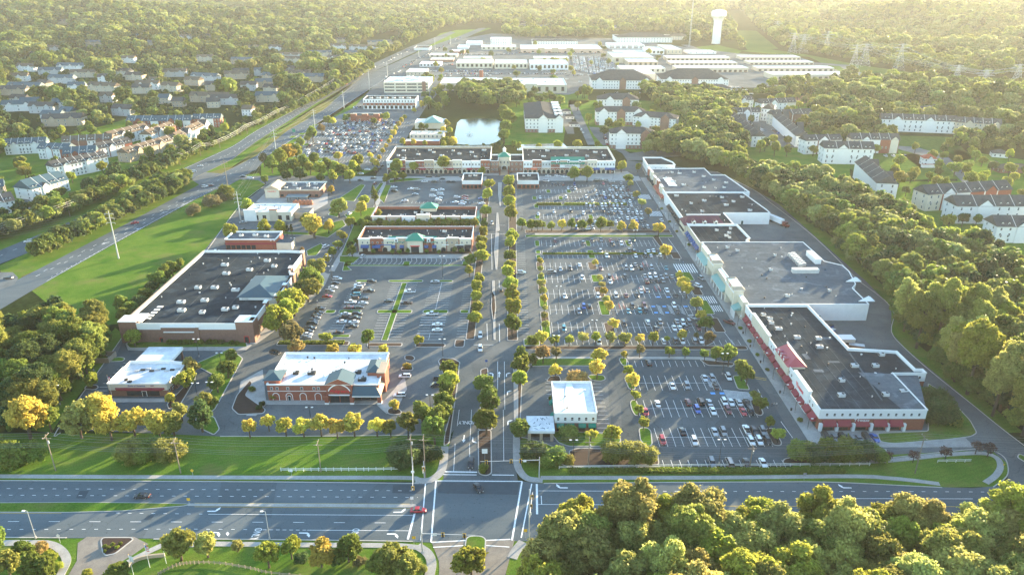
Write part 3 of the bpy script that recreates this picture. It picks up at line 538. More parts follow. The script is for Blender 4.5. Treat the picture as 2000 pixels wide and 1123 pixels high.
def crown_mesh(name,seed,*a,m=None,**k):
    g=np.random.default_rng(seed); v,n,cv,cf,L=crown_data(g,*a,**k)
    me=bpy.data.meshes.new(name); nv=len(v); nt=len(cf)
    me.vertices.add(nv+len(cv)); me.vertices.foreach_set('co',np.concatenate([v,cv]).astype('f').ravel())
    me.loops.add(nv+3*nt); me.loops.foreach_set('vertex_index',np.concatenate([np.arange(nv),np.array(cf).ravel()+nv]).astype('i'))
    me.polygons.add(n+nt); me.polygons.foreach_set('loop_start',np.concatenate([np.arange(n)*4,nv+np.arange(nt)*3]).astype('i'))
    me.materials.append(m or leaf); me.update(); me.validate(); return me,L
def trunk_mesh(name,zc,rx,L,r=.045,top=None,m=bark):
    b=MB(); top=top or zc; b.tube((0,0,-.02),(0.01,0,top*.55),r,r*.75,m,7); b.tube((.01,0,top*.55),(0,.01,top),r*.75,r*.35,m,6)
    for i in range(0,len(L),2):
        x,y,z,s=L[i]; b.tube((0,0,min(z*.7,top*.6)),(x*.8,y*.8,z-s*.2),r*.4,r*.15,m,4)
    return b.mesh(name)
# prototypes: unit crown diameter; crown centre height zc
PROT={}
def proto(key,n,nleaf,leafs,zc,rx,rz,nlobe,**k):
    PROT[key]=[]
    for i in range(n):
        cm,L=crown_mesh('crown_'+key,sum(map(ord,key))+i*17,nleaf,leafs,zc,rx,rz,nlobe,**k); PROT[key].append((cm,trunk_mesh('trunk_'+key,zc,rx,L)))
proto('street',7,2900,.040,.72,.46,.46,19,lob=.31,core=.55)
proto('small',6,1100,.052,.78,.46,.40,12,lob=.34,core=.4)
proto('big',8,19000,.020,1.12,.47,.64,42,lob=.235,core=.6)
proto('mid',7,7000,.029,1.15,.47,.66,30,lob=.27,core=.45)
proto('pine',3,3000,.035,1.3,.34,.95,18,lob=.42,shape='cone')
proto('bush',4,3600,.026,.30,.46,.30,12,lob=.42)
proto('hedge',2,2600,.034,.34,.5,.34,11,lob=.40)
proto('sparse',2,420,.05,.8,.46,.36,8,lob=.4,core=.05)
cnt={}
def tree(x,y,D,kind='g',p='street',zs=1.0,z=None,name=None,label=None,cat='tree',group=None,col=None,sx=1,sy=1):
    i=cnt[p]=cnt.get(p,-1)+1; cm,tm=PROT[p][i%len(PROT[p])]
    z=float(th(x,y)) if z is None else z
    r=thing(name or {'small':'ornamental_tree','street':'street_tree','big':'woodland_tree','mid':'woodland_tree','bush':'shrub','hedge':'hedge','pine':'pine_tree'}.get(p,'tree'),label,cat,(x,y,z),group,rnd.random()*6.28 if sx==sy else 0)
    c=bpy.data.objects.new('crown',cm); COL.objects.link(c); c.parent=r; q_=p in('street','small'); c.scale=(D*sx*(rnd.uniform(.86,1.12) if q_ else 1),D*sy*(rnd.uniform(.86,1.12) if q_ else 1),D*zs*(rnd.uniform(.86,1.14) if q_ else 1)); c.rotation_euler=(rnd.uniform(-.06,.06),rnd.uniform(-.06,.06),0)
    if cat=='tree': r['category']={'small':'ornamental tree','street':'street tree','big':'woodland tree','mid':'woodland tree','pine':'evergreen','sparse':'sapling'}.get(p,'tree')
    cc=col or PAL[kind]; j=.85+.3*rnd.random(); c.color=(cc[0]*j*(.92+.16*rnd.random()),cc[1]*j,cc[2]*j,1)
    if p not in('bush','hedge'):
        t=bpy.data.objects.new('trunk',tm); COL.objects.link(t); t.parent=r; t.scale=(D,D,D*zs)
    return r
ZC={'street':.72,'small':.78,'big':1.12,'mid':1.15,'pine':1.3,'bush':.30,'hedge':.34,'sparse':.8}
def tpx(cx,cy,wpx,kind='g',p='street',zs=1.0,dz=.1,**k):
    group=k.get('group')
    D=5.0
    if group=='trees lining the main street': wpx*=1.14
    for _ in range(4):
        zc=ZC[p]*D*zs; D=wpx*(CH-zc)/((cy+45)*cP)
    x,y=G(cx,cy,ZC[p]*D*zs); return tree(x,y,D,kind,p,zs,z=dz,**k)
def row(desc,group,items,p='street',axis='x',zs=1.0,cat='tree',noun='tree'):
    "items (cx,cy,width,kind); axis x: counted from the left, y: from the near end"
    it=sorted(items,key=(lambda q:q[0]) if axis=='x' else (lambda q:-q[1])); e='left' if axis=='x' else 'near end'
    for k,q in enumerate(it):
        tpx(q[0],q[1],q[2],q[3],q[4] if len(q)>4 else p,zs,label=f"{NAME[q[3]]} {noun}, {ORD[k]} from {e} of {desc}",group=group,cat=cat)
row('upper main street west kerb','trees lining the main street',[(955,357,19,'l'),(951,378,20,'l'),(949,409,20,'l'),(945,438,14,'g'),(945,454,18,'l'),(942,469,20,'l'),(941,484,21,'l'),(942,499,24,'l'),(918,505,20,'g'),(917,528,17,'l'),(936,543,22,'l'),(931,562,22,'l'),(932,578,20,'l'),(930,597,24,'l'),(927,617,27,'l')],axis='y')
row('lower main street west side','trees lining the main street',[(878,716,33,'g'),(876,747,36,'l'),(870,760,30,'g'),(867,780,36,'g'),(824,803,40,'g'),(856,815,50,'g'),(848,836,46,'g'),(870,798,30,'g')],axis='y')
row('upper main street east kerb','trees lining the main street',[(994,355,20,'l'),(993,373,21,'l'),(995,393,22,'l'),(997,414,23,'l'),(999,460,22,'l'),(996,476,22,'l'),(997,497,22,'g'),(995,516,24,'l'),(993,532,22,'l'),(998,553,26,'l'),(1000,575,27,'l'),(1001,603,29,'l'),(1000,632,30,'g')],axis='y')
row('lower main street east path','trees lining the main street',[(1019,694,30,'g'),(1016,714,30,'g'),(1013,742,28,'l'),(1017,832,36,'g')],axis='y')
row('planted main street median','trees lining the main street',[(945,746,34,'g'),(952,778,46,'g'),(950,818,46,'g')],axis='y')
row('golden front lawn row','golden trees edging the front lawn',[(485,833,34,'y'),(523,824,28,'y'),(556,828,36,'y'),(591,830,36,'y'),(625,827,38,'y'),(657,834,34,'y'),(690,825,42,'y'),(735,829,36,'y'),(762,833,32,'k'),(796,830,40,'k')],p='small')
row('clump before the small bank','trees around the small bank',[(150,818,62,'w'),(198,802,62,'y'),(210,826,56,'y'),(256,817,56,'y'),(305,820,58,'y'),(335,822,48,'k'),(352,800,36,'w'),(390,812,52,'d'),(45,805,86,'y'),(92,812,50,'g'),(30,790,50,'w')],p='street')
row('planting round the small bank','trees around the small bank',[(361,738,38,'l'),(374,712,36,'w'),(187,776,34,'w'),(331,780,22,'y'),(176,740,28,'l'),(259,655,34,'l'),(422,743,38,'g'),(443,717,34,'g'),(451,697,28,'g'),(398,779,34,'k'),(112,752,48,'g'),(415,785,20,'g')],p='street')
row('grocery store front clump','trees in front of the grocery store',[(599,559,46,'k'),(572,583,52,'l'),(560,603,48,'l'),(543,622,56,'l'),(567,645,50,'b'),(620,521,36,'k'),(638,505,16,'y'),(548,612,40,'l'),(604,545,46,'g')],axis='y')
row('western parking lot beds','small trees in the western parking lot',[(636,655,24,'l'),(648,679,28,'y'),(577,677,28,'o'),(719,660,30,'g'),(694,680,28,'y'),(748,681,20,'y'),(818,661,21,'l'),(796,715,16,'y','bush'),(768,791,20,'y')],p='small')
row('middle lot western strip','trees in the planting strips of the middle lot',[(1057,551,15,'w'),(1060,569,16,'w'),(1063,585,16,'y'),(1063,599,15,'w'),(1064,615,15,'w'),(1065,633,18,'w'),(1055,510,13,'y'),(1055,524,13,'w'),(1057,539,12,'w')],p='small',axis='y')
row('middle lot central strip','trees in the planting strips of the middle lot',[(1171,543,13,'w'),(1176,554,14,'w'),(1178,569,17,'y'),(1184,582,17,'w'),(1190,598,20,'y'),(1199,630,22,'y'),(1163,512,13,'y')],p='small',axis='y')
row('middle lot eastern strip','trees in the planting strips of the middle lot',[(1335,551,26,'y'),(1342,565,26,'y'),(1362,591,28,'k'),(1371,612,22,'y'),(1380,627,30,'g'),(1232,359,12,'w'),(1244,378,16,'w'),(1254,394,17,'w'),(1267,414,15,'b'),(1287,446,24,'y'),(1300,489,24,'y'),(1327,537,15,'y')],p='small',axis='y')
row('bed closing the middle lot','row of trees closing the middle lot',[(1040,665,26,'g','bush'),(1057,660,26,'y'),(1083,662,22,'l'),(1112,661,21,'l'),(1138,659,21,'w'),(1163,660,22,'l'),(1192,657,25,'w'),(1222,658,26,'k'),(1250,660,20,'y'),(1276,660,22,'l'),(1303,662,12,'l'),(1331,655,22,'y'),(1360,655,12,'b'),(1386,656,24,'b')],p='small')
row('verge above lower right lot','trees on the verge north of the lower right lot',[(1061,690,30,'o'),(1087,687,22,'b'),(1170,692,32,'y'),(1219,693,15,'y'),(1250,684,20,'b'),(1308,685,20,'l'),(1339,688,18,'g'),(1377,691,20,'g'),(1400,691,26,'g'),(1425,692,34,'g'),(1039,700,24,'k')],p='small')
row('lower right lot islands','small trees on islands of the lower right lot',[(1227,721,23,'l'),(1235,742,28,'y'),(1242,770,20,'l'),(1248,797,22,'l'),(1258,824,25,'l'),(1167,720,30,'y'),(1085,724,24,'y'),(1451,721,34,'g'),(1460,733,30,'g'),(1473,770,20,'k'),(1486,788,28,'g'),(1521,848,26,'l'),(1503,822,24,'g'),(1194,843,42,'l'),(1154,846,24,'y'),(1155,738+110,18,'y')],p='small')
row('hedge beside the white-roofed bank','shrubs round the white-roofed bank',[(1128,742,46,'o'),(1113,848,38,'k'),(1077,778,12,'g'),(1083,893,52,'g'),(1040,885,54,'d'),(1110,900,30,'k')],p='bush',noun='shrub',cat='shrub')
row('front lot fence','shrub masses along the lot fence',[(1200,880,56,'k'),(1236,884,60,'k'),(1262,892,48,'k')],p='bush',noun='shrub',cat='shrub')
row('band before red-awning store','trees before the red-awning store',[(1562,880,52,'g'),(1590,883,56,'d'),(1620,880,58,'g'),(1652,884,58,'g'),(1684,882,56,'d'),(1712,886,44,'g')],p='bush',noun='tree')
row('southern pavement strip','purple saplings on the southern strip',[(1736,888,18,'p'),(1786,890,20,'p'),(1850,882,24,'p'),(1909,872,22,'p'),(1933,876,24,'p')],p='sparse',noun='sapling')
row('walk between northern lots','trees dividing the northern lots',[(1020,434,22,'g'),(1039,437,23,'g'),(1060,438,17,'g'),(1078,440,18,'l'),(1097,439,18,'y'),(1116,438,17,'g'),(1137,438,20,'g'),(1153,434,14,'g'),(1174,437,24,'g'),(1192,437,17,'g'),(1216,442,20,'y'),(1238,442,20,'y'),(1050,440,18,'g')])
row('rear mall plaza','trees on the plaza of the rear mall',[(1214,323,20,'l'),(1246,327,14,'l'),(1122,337,26,'g'),(1147,339,24,'g'),(1228,346,20,'g'),(775,325,28,'g'),(808,323,22,'l'),(866,319,28,'l'),(941,335,15,'l'),(755,349,17,'g'),(770,341,22,'g'),(787,343,16,'g')])
row('western access road','trees lining the western access road',[(660,401,36,'k'),(711,390,20,'l'),(704,407,22,'y'),(731,380,20,'g','pine'),(728,370,12,'d','pine'),(684,433,20,'l'),(612,437,42,'y'),(641,441,24,'y'),(600,430,28,'k'),(516,445,25,'l'),(547,445,25,'l'),(451,447,34,'l'),(481,397,26,'l'),(647,369,15,'y'),(671,460,18,'l'),(660,476,18,'k'),(650,492,18,'g'),(715,440,18,'g'),(735,433,16,'g'),(697,468,18,'g'),(665,455,16,'w'),(718,427,18,'k'),(740,420,18,'k'),(687,488,20,'g'),(560,446,12,'d','pine'),(569,446,12,'d','pine'),(612,455,14,'o'),(590,488,10,'o')])
row('hedge between parallel shops','trees between the two parallel shops',[(705+i*12.2,436+(i%3),17,'k' if i%3 else 'g') for i in range(12)]+[(843+i*12,436-(i%2),17,'k' if i%2 else 'g') for i in range(8)])
row('green-gabled shop bed','small trees before the green-gabled shops',[(729,492,9,'g'),(766,492,9,'g'),(781,492,9,'g'),(796,491,10,'g'),(833,491,9,'g'),(858,491,9,'g'),(888,488,12,'g'),(902,490,10,'g'),(683,480,16,'d')],p='small')
row('highway lawn','shrubs on the highway lawn',[(379,411,30,'b'),(413,394,34,'b'),(441,377,38,'g'),(430,385,26,'b'),(402,398,20,'k')],p='bush',noun='shrub',cat='shrub')
row('belt behind the grocery store','trees behind the grocery store',[(335,522,34,'g'),(320,535,30,'g'),(308,549,32,'g'),(295,560,30,'d'),(284,574,30,'g'),(270,590,32,'d'),(258,603,30,'g'),(245,615,32,'g'),(236,590,34,'g'),(350,513,22,'g')],p='street',zs=.9)
row('lawn by the near sidewalk','ornamental trees on the near lawn',[(347,1058,64,'k'),(401,1060,50,'w'),(462,1064,24,'w'),(521,1078,54,'l'),(567,1069,40,'l'),(625,1078,52,'y'),(678,1067,54,'g'),(765,1090,74,'k'),(790,1100,70,'k'),(-20,1060,60,'g'),(40,1069,38,'g'),(67,1111,68,'g'),(227,1115,56,'g'),(12,1100,50,'k'),(740,1098,60,'g')])
tpx(920,1093,68,'l','street',label='round lime yellow tree on the small island at the bottom',group=None)
row('flower beds of the near lawn','rounded shrubs in the near beds',[(81,1071,30,'o'),(95,1080,16,'l'),(103,1087,20,'l'),(113,1106,20,'l'),(103,1114,18,'g'),(588,1093,28,'d'),(657,1093,32,'d'),(823,1112,22,'k'),(795,1118,40,'y'),(170,1119,20,'l'),(205,1066,8,'g'),(212,1069,8,'k'),(220,1063,9,'g'),(228,1068,8,'l'),(236,1061,8,'g'),(205,1076,7,'g'),(700,1095,26,'b')],p='bush',noun='shrub',cat='shrub')
row('front lawn by the road','shrub masses on the front lawn',[(262,884,62,'k'),(292,880,60,'g'),(325,881,64,'k'),(-10,884,70,'g'),(30,888,70,'g'),(68,890,50,'g'),(262,896,30,'b'),(790,890,70,'d'),(830,882,54,'d'),(782,905,40,'d'),(852,885,30,'k')],p='bush',noun='shrub',cat='shrub')
row('grass island by the service road','evergreens at the service road corner',[(1812,775,44,'d'),(1834,785,52,'d'),(1846,805,56,'d'),(1828,808,50,'d'),(1865,822,30,'k'),(1802,790,36,'d')],p='bush',noun='evergreen',cat='shrub',zs=1.2)
row('planting before the brick drugstore','plants around the brick drugstore',[(536,772,22,'k'),(588,771,18,'k'),(507,796,14,'d'),(513,789,12,'d'),(945,914,22,'g'),(492,760,14,'g'),(1230,445,8,'g')],p='bush',noun='shrub',cat='shrub')
row('brick wall of the grocery store','clipped shrubs under the grocery wall',[(331,668,13,'g'),(343,669,13,'g'),(353,669,12,'g'),(364,669,13,'g'),(372,668,13,'g'),(391,668,13,'k'),(409,668,13,'g'),(420,668,12,'g'),(432,668,12,'b'),(452,669,11,'g'),(463,670,10,'g')],p='bush',noun='shrub',cat='shrub')
row('pond bank and mall rear','trees on the pond bank',[(870,278,18,'l'),(883,275,20,'y'),(868,284,14,'l'),(895,286,9,'d'),(912,287,9,'g'),(934,287,8,'d'),(945,286,9,'d'),(960,285,10,'g'),(976,282,13,'d'),(1013,285,13,'l'),(1052,286,13,'l'),(1090,282,17,'l'),(1128,283,20,'l'),(1167,282,14,'l'),(808,278,12,'y'),(830,279,12,'l'),(785,278,13,'l'),(873,240,14,'l'),(866,252,12,'y'),(823,247,14,'g'),(833,248,10,'g'),(878,256,12,'l'),(1005,281,12,'g'),(860,262,10,'l'),(985,262,26,'g'),(988,245,28,'g'),(990,228,30,'g'),(984,215,26,'g')])
row('clump above the restaurants','trees north of the restaurant outparcel',[(x,y,w_,k_) for x,y,w_,k_ in ((515,312,22,'b'),(530,320,26,'g'),(545,308,30,'l'),(560,298,34,'y'),(578,296,30,'g'),(590,318,28,'g'),(572,325,26,'g'),(552,330,24,'g'),(585,340,24,'d'),(605,325,24,'l'),(612,310,24,'g'),(625,330,28,'l'),(640,325,26,'g'),(655,328,24,'l'),(668,330,26,'g'),(682,340,26,'l'),(690,325,22,'l'),(698,312,26,'l'),(660,303,18,'y'),(560,343,20,'d'),(700,330,16,'g'),(625,345,18,'g'),(517,350,16,'g'),(650,345,20,'l'))])
row('northern yellow avenue','yellow trees of the northern avenue',[(722,303,11,'y'),(727,313,14,'y'),(736,320,14,'y'),(741,308,11,'y'),(748,296,10,'y'),(754,285,10,'y'),(760,276,10,'y'),(764,268,9,'y'),(768,260,12,'y'),(773,252,10,'y'),(779,243,11,'y'),(784,235,10,'y'),(790,229,9,'y'),(733,330,12,'k'),(640,235,18,'k'),(610,262,24,'g'),(650,236,16,'y'),(628,250,16,'b'),(586,278,18,'k'),(600,270,14,'w'),(730,236,14,'g'),(675,232,12,'g'),(754,228,14,'l'),(682,226,12,'g'),(745,228,12,'k'),(826,205,12,'y'),(808,215,10,'y')],axis='y')
# ---- woods
def inpoly(px,py,P):
    P=np.array(P); n=len(P); r=np.zeros(len(px),bool); j=n-1
    for i in range(n):
        xi,yi=P[i]; xj,yj=P[j]
        c=((yi>py)!=(yj>py))&(px<(xj-xi)*(py-yi)/(yj-yi+1e-12)+xi); r^=c; j=i
    return r
def topx(x,y):
    f=y*cP+CH*sP; up=y*sP-CH*cP; return 1000+F*x/f, 561.5-F*up/f
def scatter(polypx,sp,seed=1):
    P=np.array(GP(polypx)); x0,y0=P.min(0); x1,y1=P.max(0); g=np.random.default_rng(seed)
    xs,ys=np.meshgrid(np.arange(x0,x1,sp),np.arange(y0,y1,sp*.88)); xs=xs+((np.arange(xs.shape[0])%2)*sp/2)[:,None]
    xs=(xs+g.uniform(-.36,.36,xs.shape)*sp).ravel(); ys=(ys+g.uniform(-.36,.36,ys.shape)*sp).ravel()
    k=inpoly(xs,ys,P); return np.stack([xs[k],ys[k]],1)
W_R=[(1258,297),(1300,300),(1380,322),(1450,345),(1560,360),(1640,385),(1700,410),(1760,440),(1825,505),(1895,500),(1960,530),(2060,600),(2300,760),(2350,1020),(2060,900),(1970,842),(1914,798),(1832,730),(1776,680),(1750,648),(1750,600),(1693,548),(1600,460),(1506,393),(1470,372),(1415,330),(1340,308),(1250,304)]
W_BR=[(1078,1070),(1400,1070),(1450,1084),(1560,1104),(1700,1096),(1770,1072),(2250,1068),(2700,1260),(2700,1330),(1050,1330),(1035,1123)]
W_L=[(-320,660),(0,668),(60,650),(120,640),(200,655),(225,668),(212,690),(180,728),(150,760),(112,800),(98,838),(60,850),(-320,846)]
W_H=[(62,506),(140,466),(250,402),(350,352),(374,352),(372,366),(310,402),(235,436),(150,478),(74,514)]
W_F=[(-200,500),(0,455),(95,425),(185,388),(330,322),(480,250),(640,178),(722,133),(732,136),(640,190),(480,262),(350,325),(210,393),(110,435),(0,474),(-200,530)]
W_P=[(900,202),(895,188),(905,176),(1020,178),(1020,208),(985,212),(960,215),(920,214)]
W_T=[(1250,183),(1300,183),(1400,190),(1440,205),(1430,250),(1450,300),(1445,345),(1325,312),(1298,298),(1302,284),(1345,262),(1335,235),(1280,205)]
woods=[]
def wood(poly,sp,seed,desc,D,p='mid',h=1.0,kinds='ggkkdl',tw=0):
    pts=scatter(poly,sp,seed)
    for q in pts: woods.append((math.hypot(q[0],q[1]),q[0],q[1],D,p,desc,h,kinds))
wood(W_BR,8.0,3,'broadleaf tree in the dense near wood at the bottom right',12.8,'big',.98,'wwlwkwlwkl')
wood(W_R,8.8,4,'broadleaf tree in the tall wood behind the right-hand mall',12.2,'mid',1.16,'gkwwwlkkwl')
wood(W_L,8.6,5,'broadleaf tree in the wood left of the small bank',11.2,'mid',.80,'gkgdkk')
wood(W_H,7.4,6,'tree in the thin belt between the two highway carriageways',8.6,'mid',.70,'gkgkwd')
wood(W_F,8.0,7,'tree in the belt under the power line left of the highway',8.6,'mid',.72,'gdgkg')
wood(W_P,9.5,8,'tree in the dark clump north of the pond',12,'mid',.75,'gdg')
wood(W_T,9.5,9,'tree in the grove between the apartments and townhouses',12,'mid',.85,'gkwl')
under=[]
for poly,sp_,sd in ((W_R,6.2,31),(W_BR,5.5,32),(W_L,5.5,33),(W_T,7,34),(W_H,4.5,35),(W_F,4.5,36)):
    for q in scatter(poly,sp_,sd): under.append((q[0],q[1],5.5+2.5*rnd.random()))
woods.sort(); ind=woods[:285]; rest=woods[285:]
grp={}
for d,x,y,D,p,desc,h,kinds in ind:
    # the nearest ones get the detailed crown
    pp='big' if d<380 or p=='big' else 'mid'
    k=kinds[int(rnd.random()*len(kinds))]; s=D*(.82+.4*rnd.random())
    tree(x,y,s,k,pp,h*(.86+.3*rnd.random()),label=desc,group='trees of '+desc.split(' in ')[1])
# ---- countless far trees: one object, instanced on points
FP=bpy.data.collections.new('far_tree_kinds')
low=[]
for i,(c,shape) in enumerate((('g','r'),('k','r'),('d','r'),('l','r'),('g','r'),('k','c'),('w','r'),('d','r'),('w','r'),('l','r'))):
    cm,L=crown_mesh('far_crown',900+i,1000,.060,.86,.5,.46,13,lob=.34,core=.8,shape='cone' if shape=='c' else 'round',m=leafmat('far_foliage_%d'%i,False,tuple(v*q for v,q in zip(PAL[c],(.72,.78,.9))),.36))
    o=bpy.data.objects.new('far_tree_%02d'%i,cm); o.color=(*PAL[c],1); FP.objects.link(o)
bbm=[]
def clear_of(px,py):
    k=np.zeros(len(px),bool)
    for P in CLEAR: k|=inpoly(px,py,P)
    return k
CLEAR=[[(-400,560),(-400,495),(0,452),(100,422),(200,383),(330,320),(480,248),(640,176),(722,128),(800,88),(860,60),(930,48),(985,52),(985,74),(1035,78),(1180,76),(1200,66),(1300,66),(1340,88),(1400,92),(1445,100),(1500,94),(1580,106),(1680,126),(1840,150),(2300,160),(2300,192),(1900,176),(1760,170),(1660,160),(1540,172),(1475,186),(1440,205),(1430,300),(1250,330),(1200,1200),(-400,1200)],
 W_R,W_T,[(1170,300),(2500,300),(2500,1400),(1170,1400)],
 [(1440,210),(1475,190),(1580,192),(1610,205),(1588,230),(1585,285),(1690,290),(1760,285),(1715,262),(1715,240),(1860,240),(1950,255),(1955,275),(1880,275),(1862,290),(1880,310),(2050,320),(2300,400),(2300,620),(1430,620)],
 [(0,310),(12,282),(100,280),(120,275),(220,250),(240,232),(440,232),(445,262),(330,312),(260,330),(215,352),(140,392),(60,425),(-40,440),(-40,318)],
 [(1405,28),(1440,26),(1530,98),(1455,102)],[(700,92),(745,68),(800,70),(800,84),(700,98)],[(1395,74),(1330,84),(1300,78),(1290,70),(1385,66)]]
HOUSE=[(13,180,70,5),(0,187,50,0),(168,180,66,0),(6,218,60,3),(58,222,48,2),(370,201,82,0),(500,200,48,0),(225,150,32,0),(320,151,42,0),(580,161,52,0),(245,158,36,0),(265,176,44,2),(370,160,60,0),(450,150,34,0),(385,121,30,2),(110,140,60,0),(470,178,30,3),(360,168,34,0),(600,112,46,0),(640,122,40,2),(545,116,50,0),(500,172,36,0),(515,184,30,2),(22,160,30,0),(60,120,12,0),(120,76,20,0),(270,48,22,0),(320,46,14,0),(385,44,20,0),(440,46,20,0),(1046,58,22,0),(1310,78,30,0),(680,100,60,2),(718,90,50,2),(1050,30,10,0)]
hr=random.Random(5); SUB=[(0,120,640,236,58),(0,84,560,118,14),(0,236,230,268,8),(1350,30,1990,80,7),(640,84,740,112,8),(1010,48,1380,64,5)]
CLEAR.append([(1365,84),(1440,84),(1440,106),(1365,106)])
for (ax,ay,bx,by,n_) in SUB:
    for _ in range(n_):
        x_,y_=hr.uniform(ax,bx),hr.uniform(ay,by)
        if inpoly(np.array([x_+15]),np.array([y_]),CLEAR[0])[0] or inpoly(np.array([x_]),np.array([y_+10]),CLEAR[5])[0]: continue
        if any(abs(x_-q[0])<34 and abs(y_-q[1])<5.5 for q in HOUSE): continue
        HOUSE.append((x_,y_,hr.uniform(14,52)*(y_+45)/210,hr.choice((0,0,2,3))))
g=np.random.default_rng(11); PX=[];
def band(d0,d1,sp):
    xs,ys=np.meshgrid(np.arange(-d1*.84-120,d1*.84+120,sp),np.arange(max(d0*.5,60),d1,sp*.9)); xs=(xs+g.uniform(-.42,.42,xs.shape)*sp).ravel(); ys=(ys+g.uniform(-.42,.42,ys.shape)*sp).ravel()
    r=np.hypot(xs,ys); px,py=topx(xs,ys); k=(r>=d0)&(r<d1)&(px>-260)&(px<2260)&(py<700)
    xs,ys,px,py=xs[k],ys[k],px[k],py[k]; k=~clear_of(px,py)
    for (hx,hy,hw,_) in HOUSE:
        k&=~((px>hx-1)&(px<hx+hw+1)&(py>hy-3)&(py<hy+(hy+45)*.034))
    xs,ys=xs[k],ys[k]
    n=np.sin(xs/37+np.sin(ys/61))*np.sin(ys/43+1)+.6*np.sin(xs/13+ys/17); k=n>-.98
    return xs[k],ys[k]
FX=[];FY=[];FS=[]
for d0,d1,sp,sz in ((0,1000,10,12.5),(1000,1800,12.5,16),(1800,3000,16,21),(3000,6500,22,28)):
    a,b=band(d0,d1,sp); FX.append(a);FY.append(b);lf=.82+.22*np.sin(a/95+1.7*np.sin(b/120))*np.sin(b/80+a/210)+.12*np.sin(a/33)*np.sin(b/29); FS.append(sz*lf*(.6+.8*g.random(len(a))**1.4))
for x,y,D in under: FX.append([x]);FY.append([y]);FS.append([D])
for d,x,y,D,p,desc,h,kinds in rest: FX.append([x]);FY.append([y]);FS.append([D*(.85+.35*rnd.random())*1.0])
FX=np.concatenate(FX);FY=np.concatenate(FY);FS=np.concatenate(FS)
_px,_py=topx(FX,FY)
for (hx,hy,hw,_) in HOUSE: FS=np.where((_px>hx-4)&(_px<hx+hw+4)&(_py>hy)&(_py<hy+(hy+45)*.105),FS*.6,FS)
_px,_py=topx(FX,FY); _sub=(_px<655)&(_py>112)&(_py<300)&(FS<18); FS=np.where(_sub,FS*(.55+.35*g.random(len(FS))),FS)
_k=~(_sub&(g.random(len(FX))<.18)); FX,FY,FS=FX[_k],FY[_k],FS[_k]
def far_forest():
    n=len(FX); me=bpy.data.meshes.new('distant_woodland'); me.vertices.add(n); zz=th(FX,FY)-.3
    me.vertices.foreach_set('co',np.stack([FX,FY,zz],1).astype('f').ravel())
    for nm,val in (('sc',FS),('rz',g.random(n)*6.28)):
        a=me.attributes.new(nm,'FLOAT','POINT'); a.data.foreach_set('value',val.astype('f'))
    clump=np.floor((np.sin(FX/90+2*np.sin(FY/140))+np.sin(FY/75+FX/160)+2)/4*4+g.random(n)*5).astype('i')%10
    a=me.attributes.new('kd','INT','POINT'); a.data.foreach_set('value',clump)
    me.update(); o=bpy.data.objects.new('distant_woodland',me); COL.objects.link(o)
    tag(o,'distant broadleaf woodland and suburban trees reaching back to the hazy hills','woodland',kind='stuff')
    ng=bpy.data.node_groups.new('scatter','GeometryNodeTree'); ng.interface.new_socket('Geometry',in_out='INPUT',socket_type='NodeSocketGeometry'); ng.interface.new_socket('Geometry',in_out='OUTPUT',socket_type='NodeSocketGeometry')
    gi=ng.nodes.new('NodeGroupInput'); go=ng.nodes.new('NodeGroupOutput'); ip=ng.nodes.new('GeometryNodeInstanceOnPoints'); ci=ng.nodes.new('GeometryNodeCollectionInfo')
    ci.inputs['Collection'].default_value=FP; ci.inputs['Separate Children'].default_value=True; ci.inputs['Reset Children'].default_value=True
    def na(nm,ty): q=ng.nodes.new('GeometryNodeInputNamedAttribute'); q.data_type=ty; q.inputs['Name'].default_value=nm; return q.outputs['Attribute']
    mp=ng.nodes.new('GeometryNodeMeshToPoints'); ng.links.new(gi.outputs[0],mp.inputs['Mesh']); ng.links.new(mp.outputs['Points'],ip.inputs['Points']); ng.links.new(ci.outputs[0],ip.inputs['Instance'])
    ip.inputs['Pick Instance'].default_value=True; ng.links.new(na('kd','INT'),ip.inputs['Instance Index']); ng.links.new(na('sc','FLOAT'),ip.inputs['Scale'])
    cx=ng.nodes.new('ShaderNodeCombineXYZ'); ng.links.new(na('rz','FLOAT'),cx.inputs[2]); ng.links.new(cx.outputs[0],ip.inputs['Rotation'])
    ng.links.new(ip.outputs[0],go.inputs[0]); md=o.modifiers.new('scatter','NODES'); md.node_group=ng
    print('far trees',n,'woods',len(woods))
far_forest()
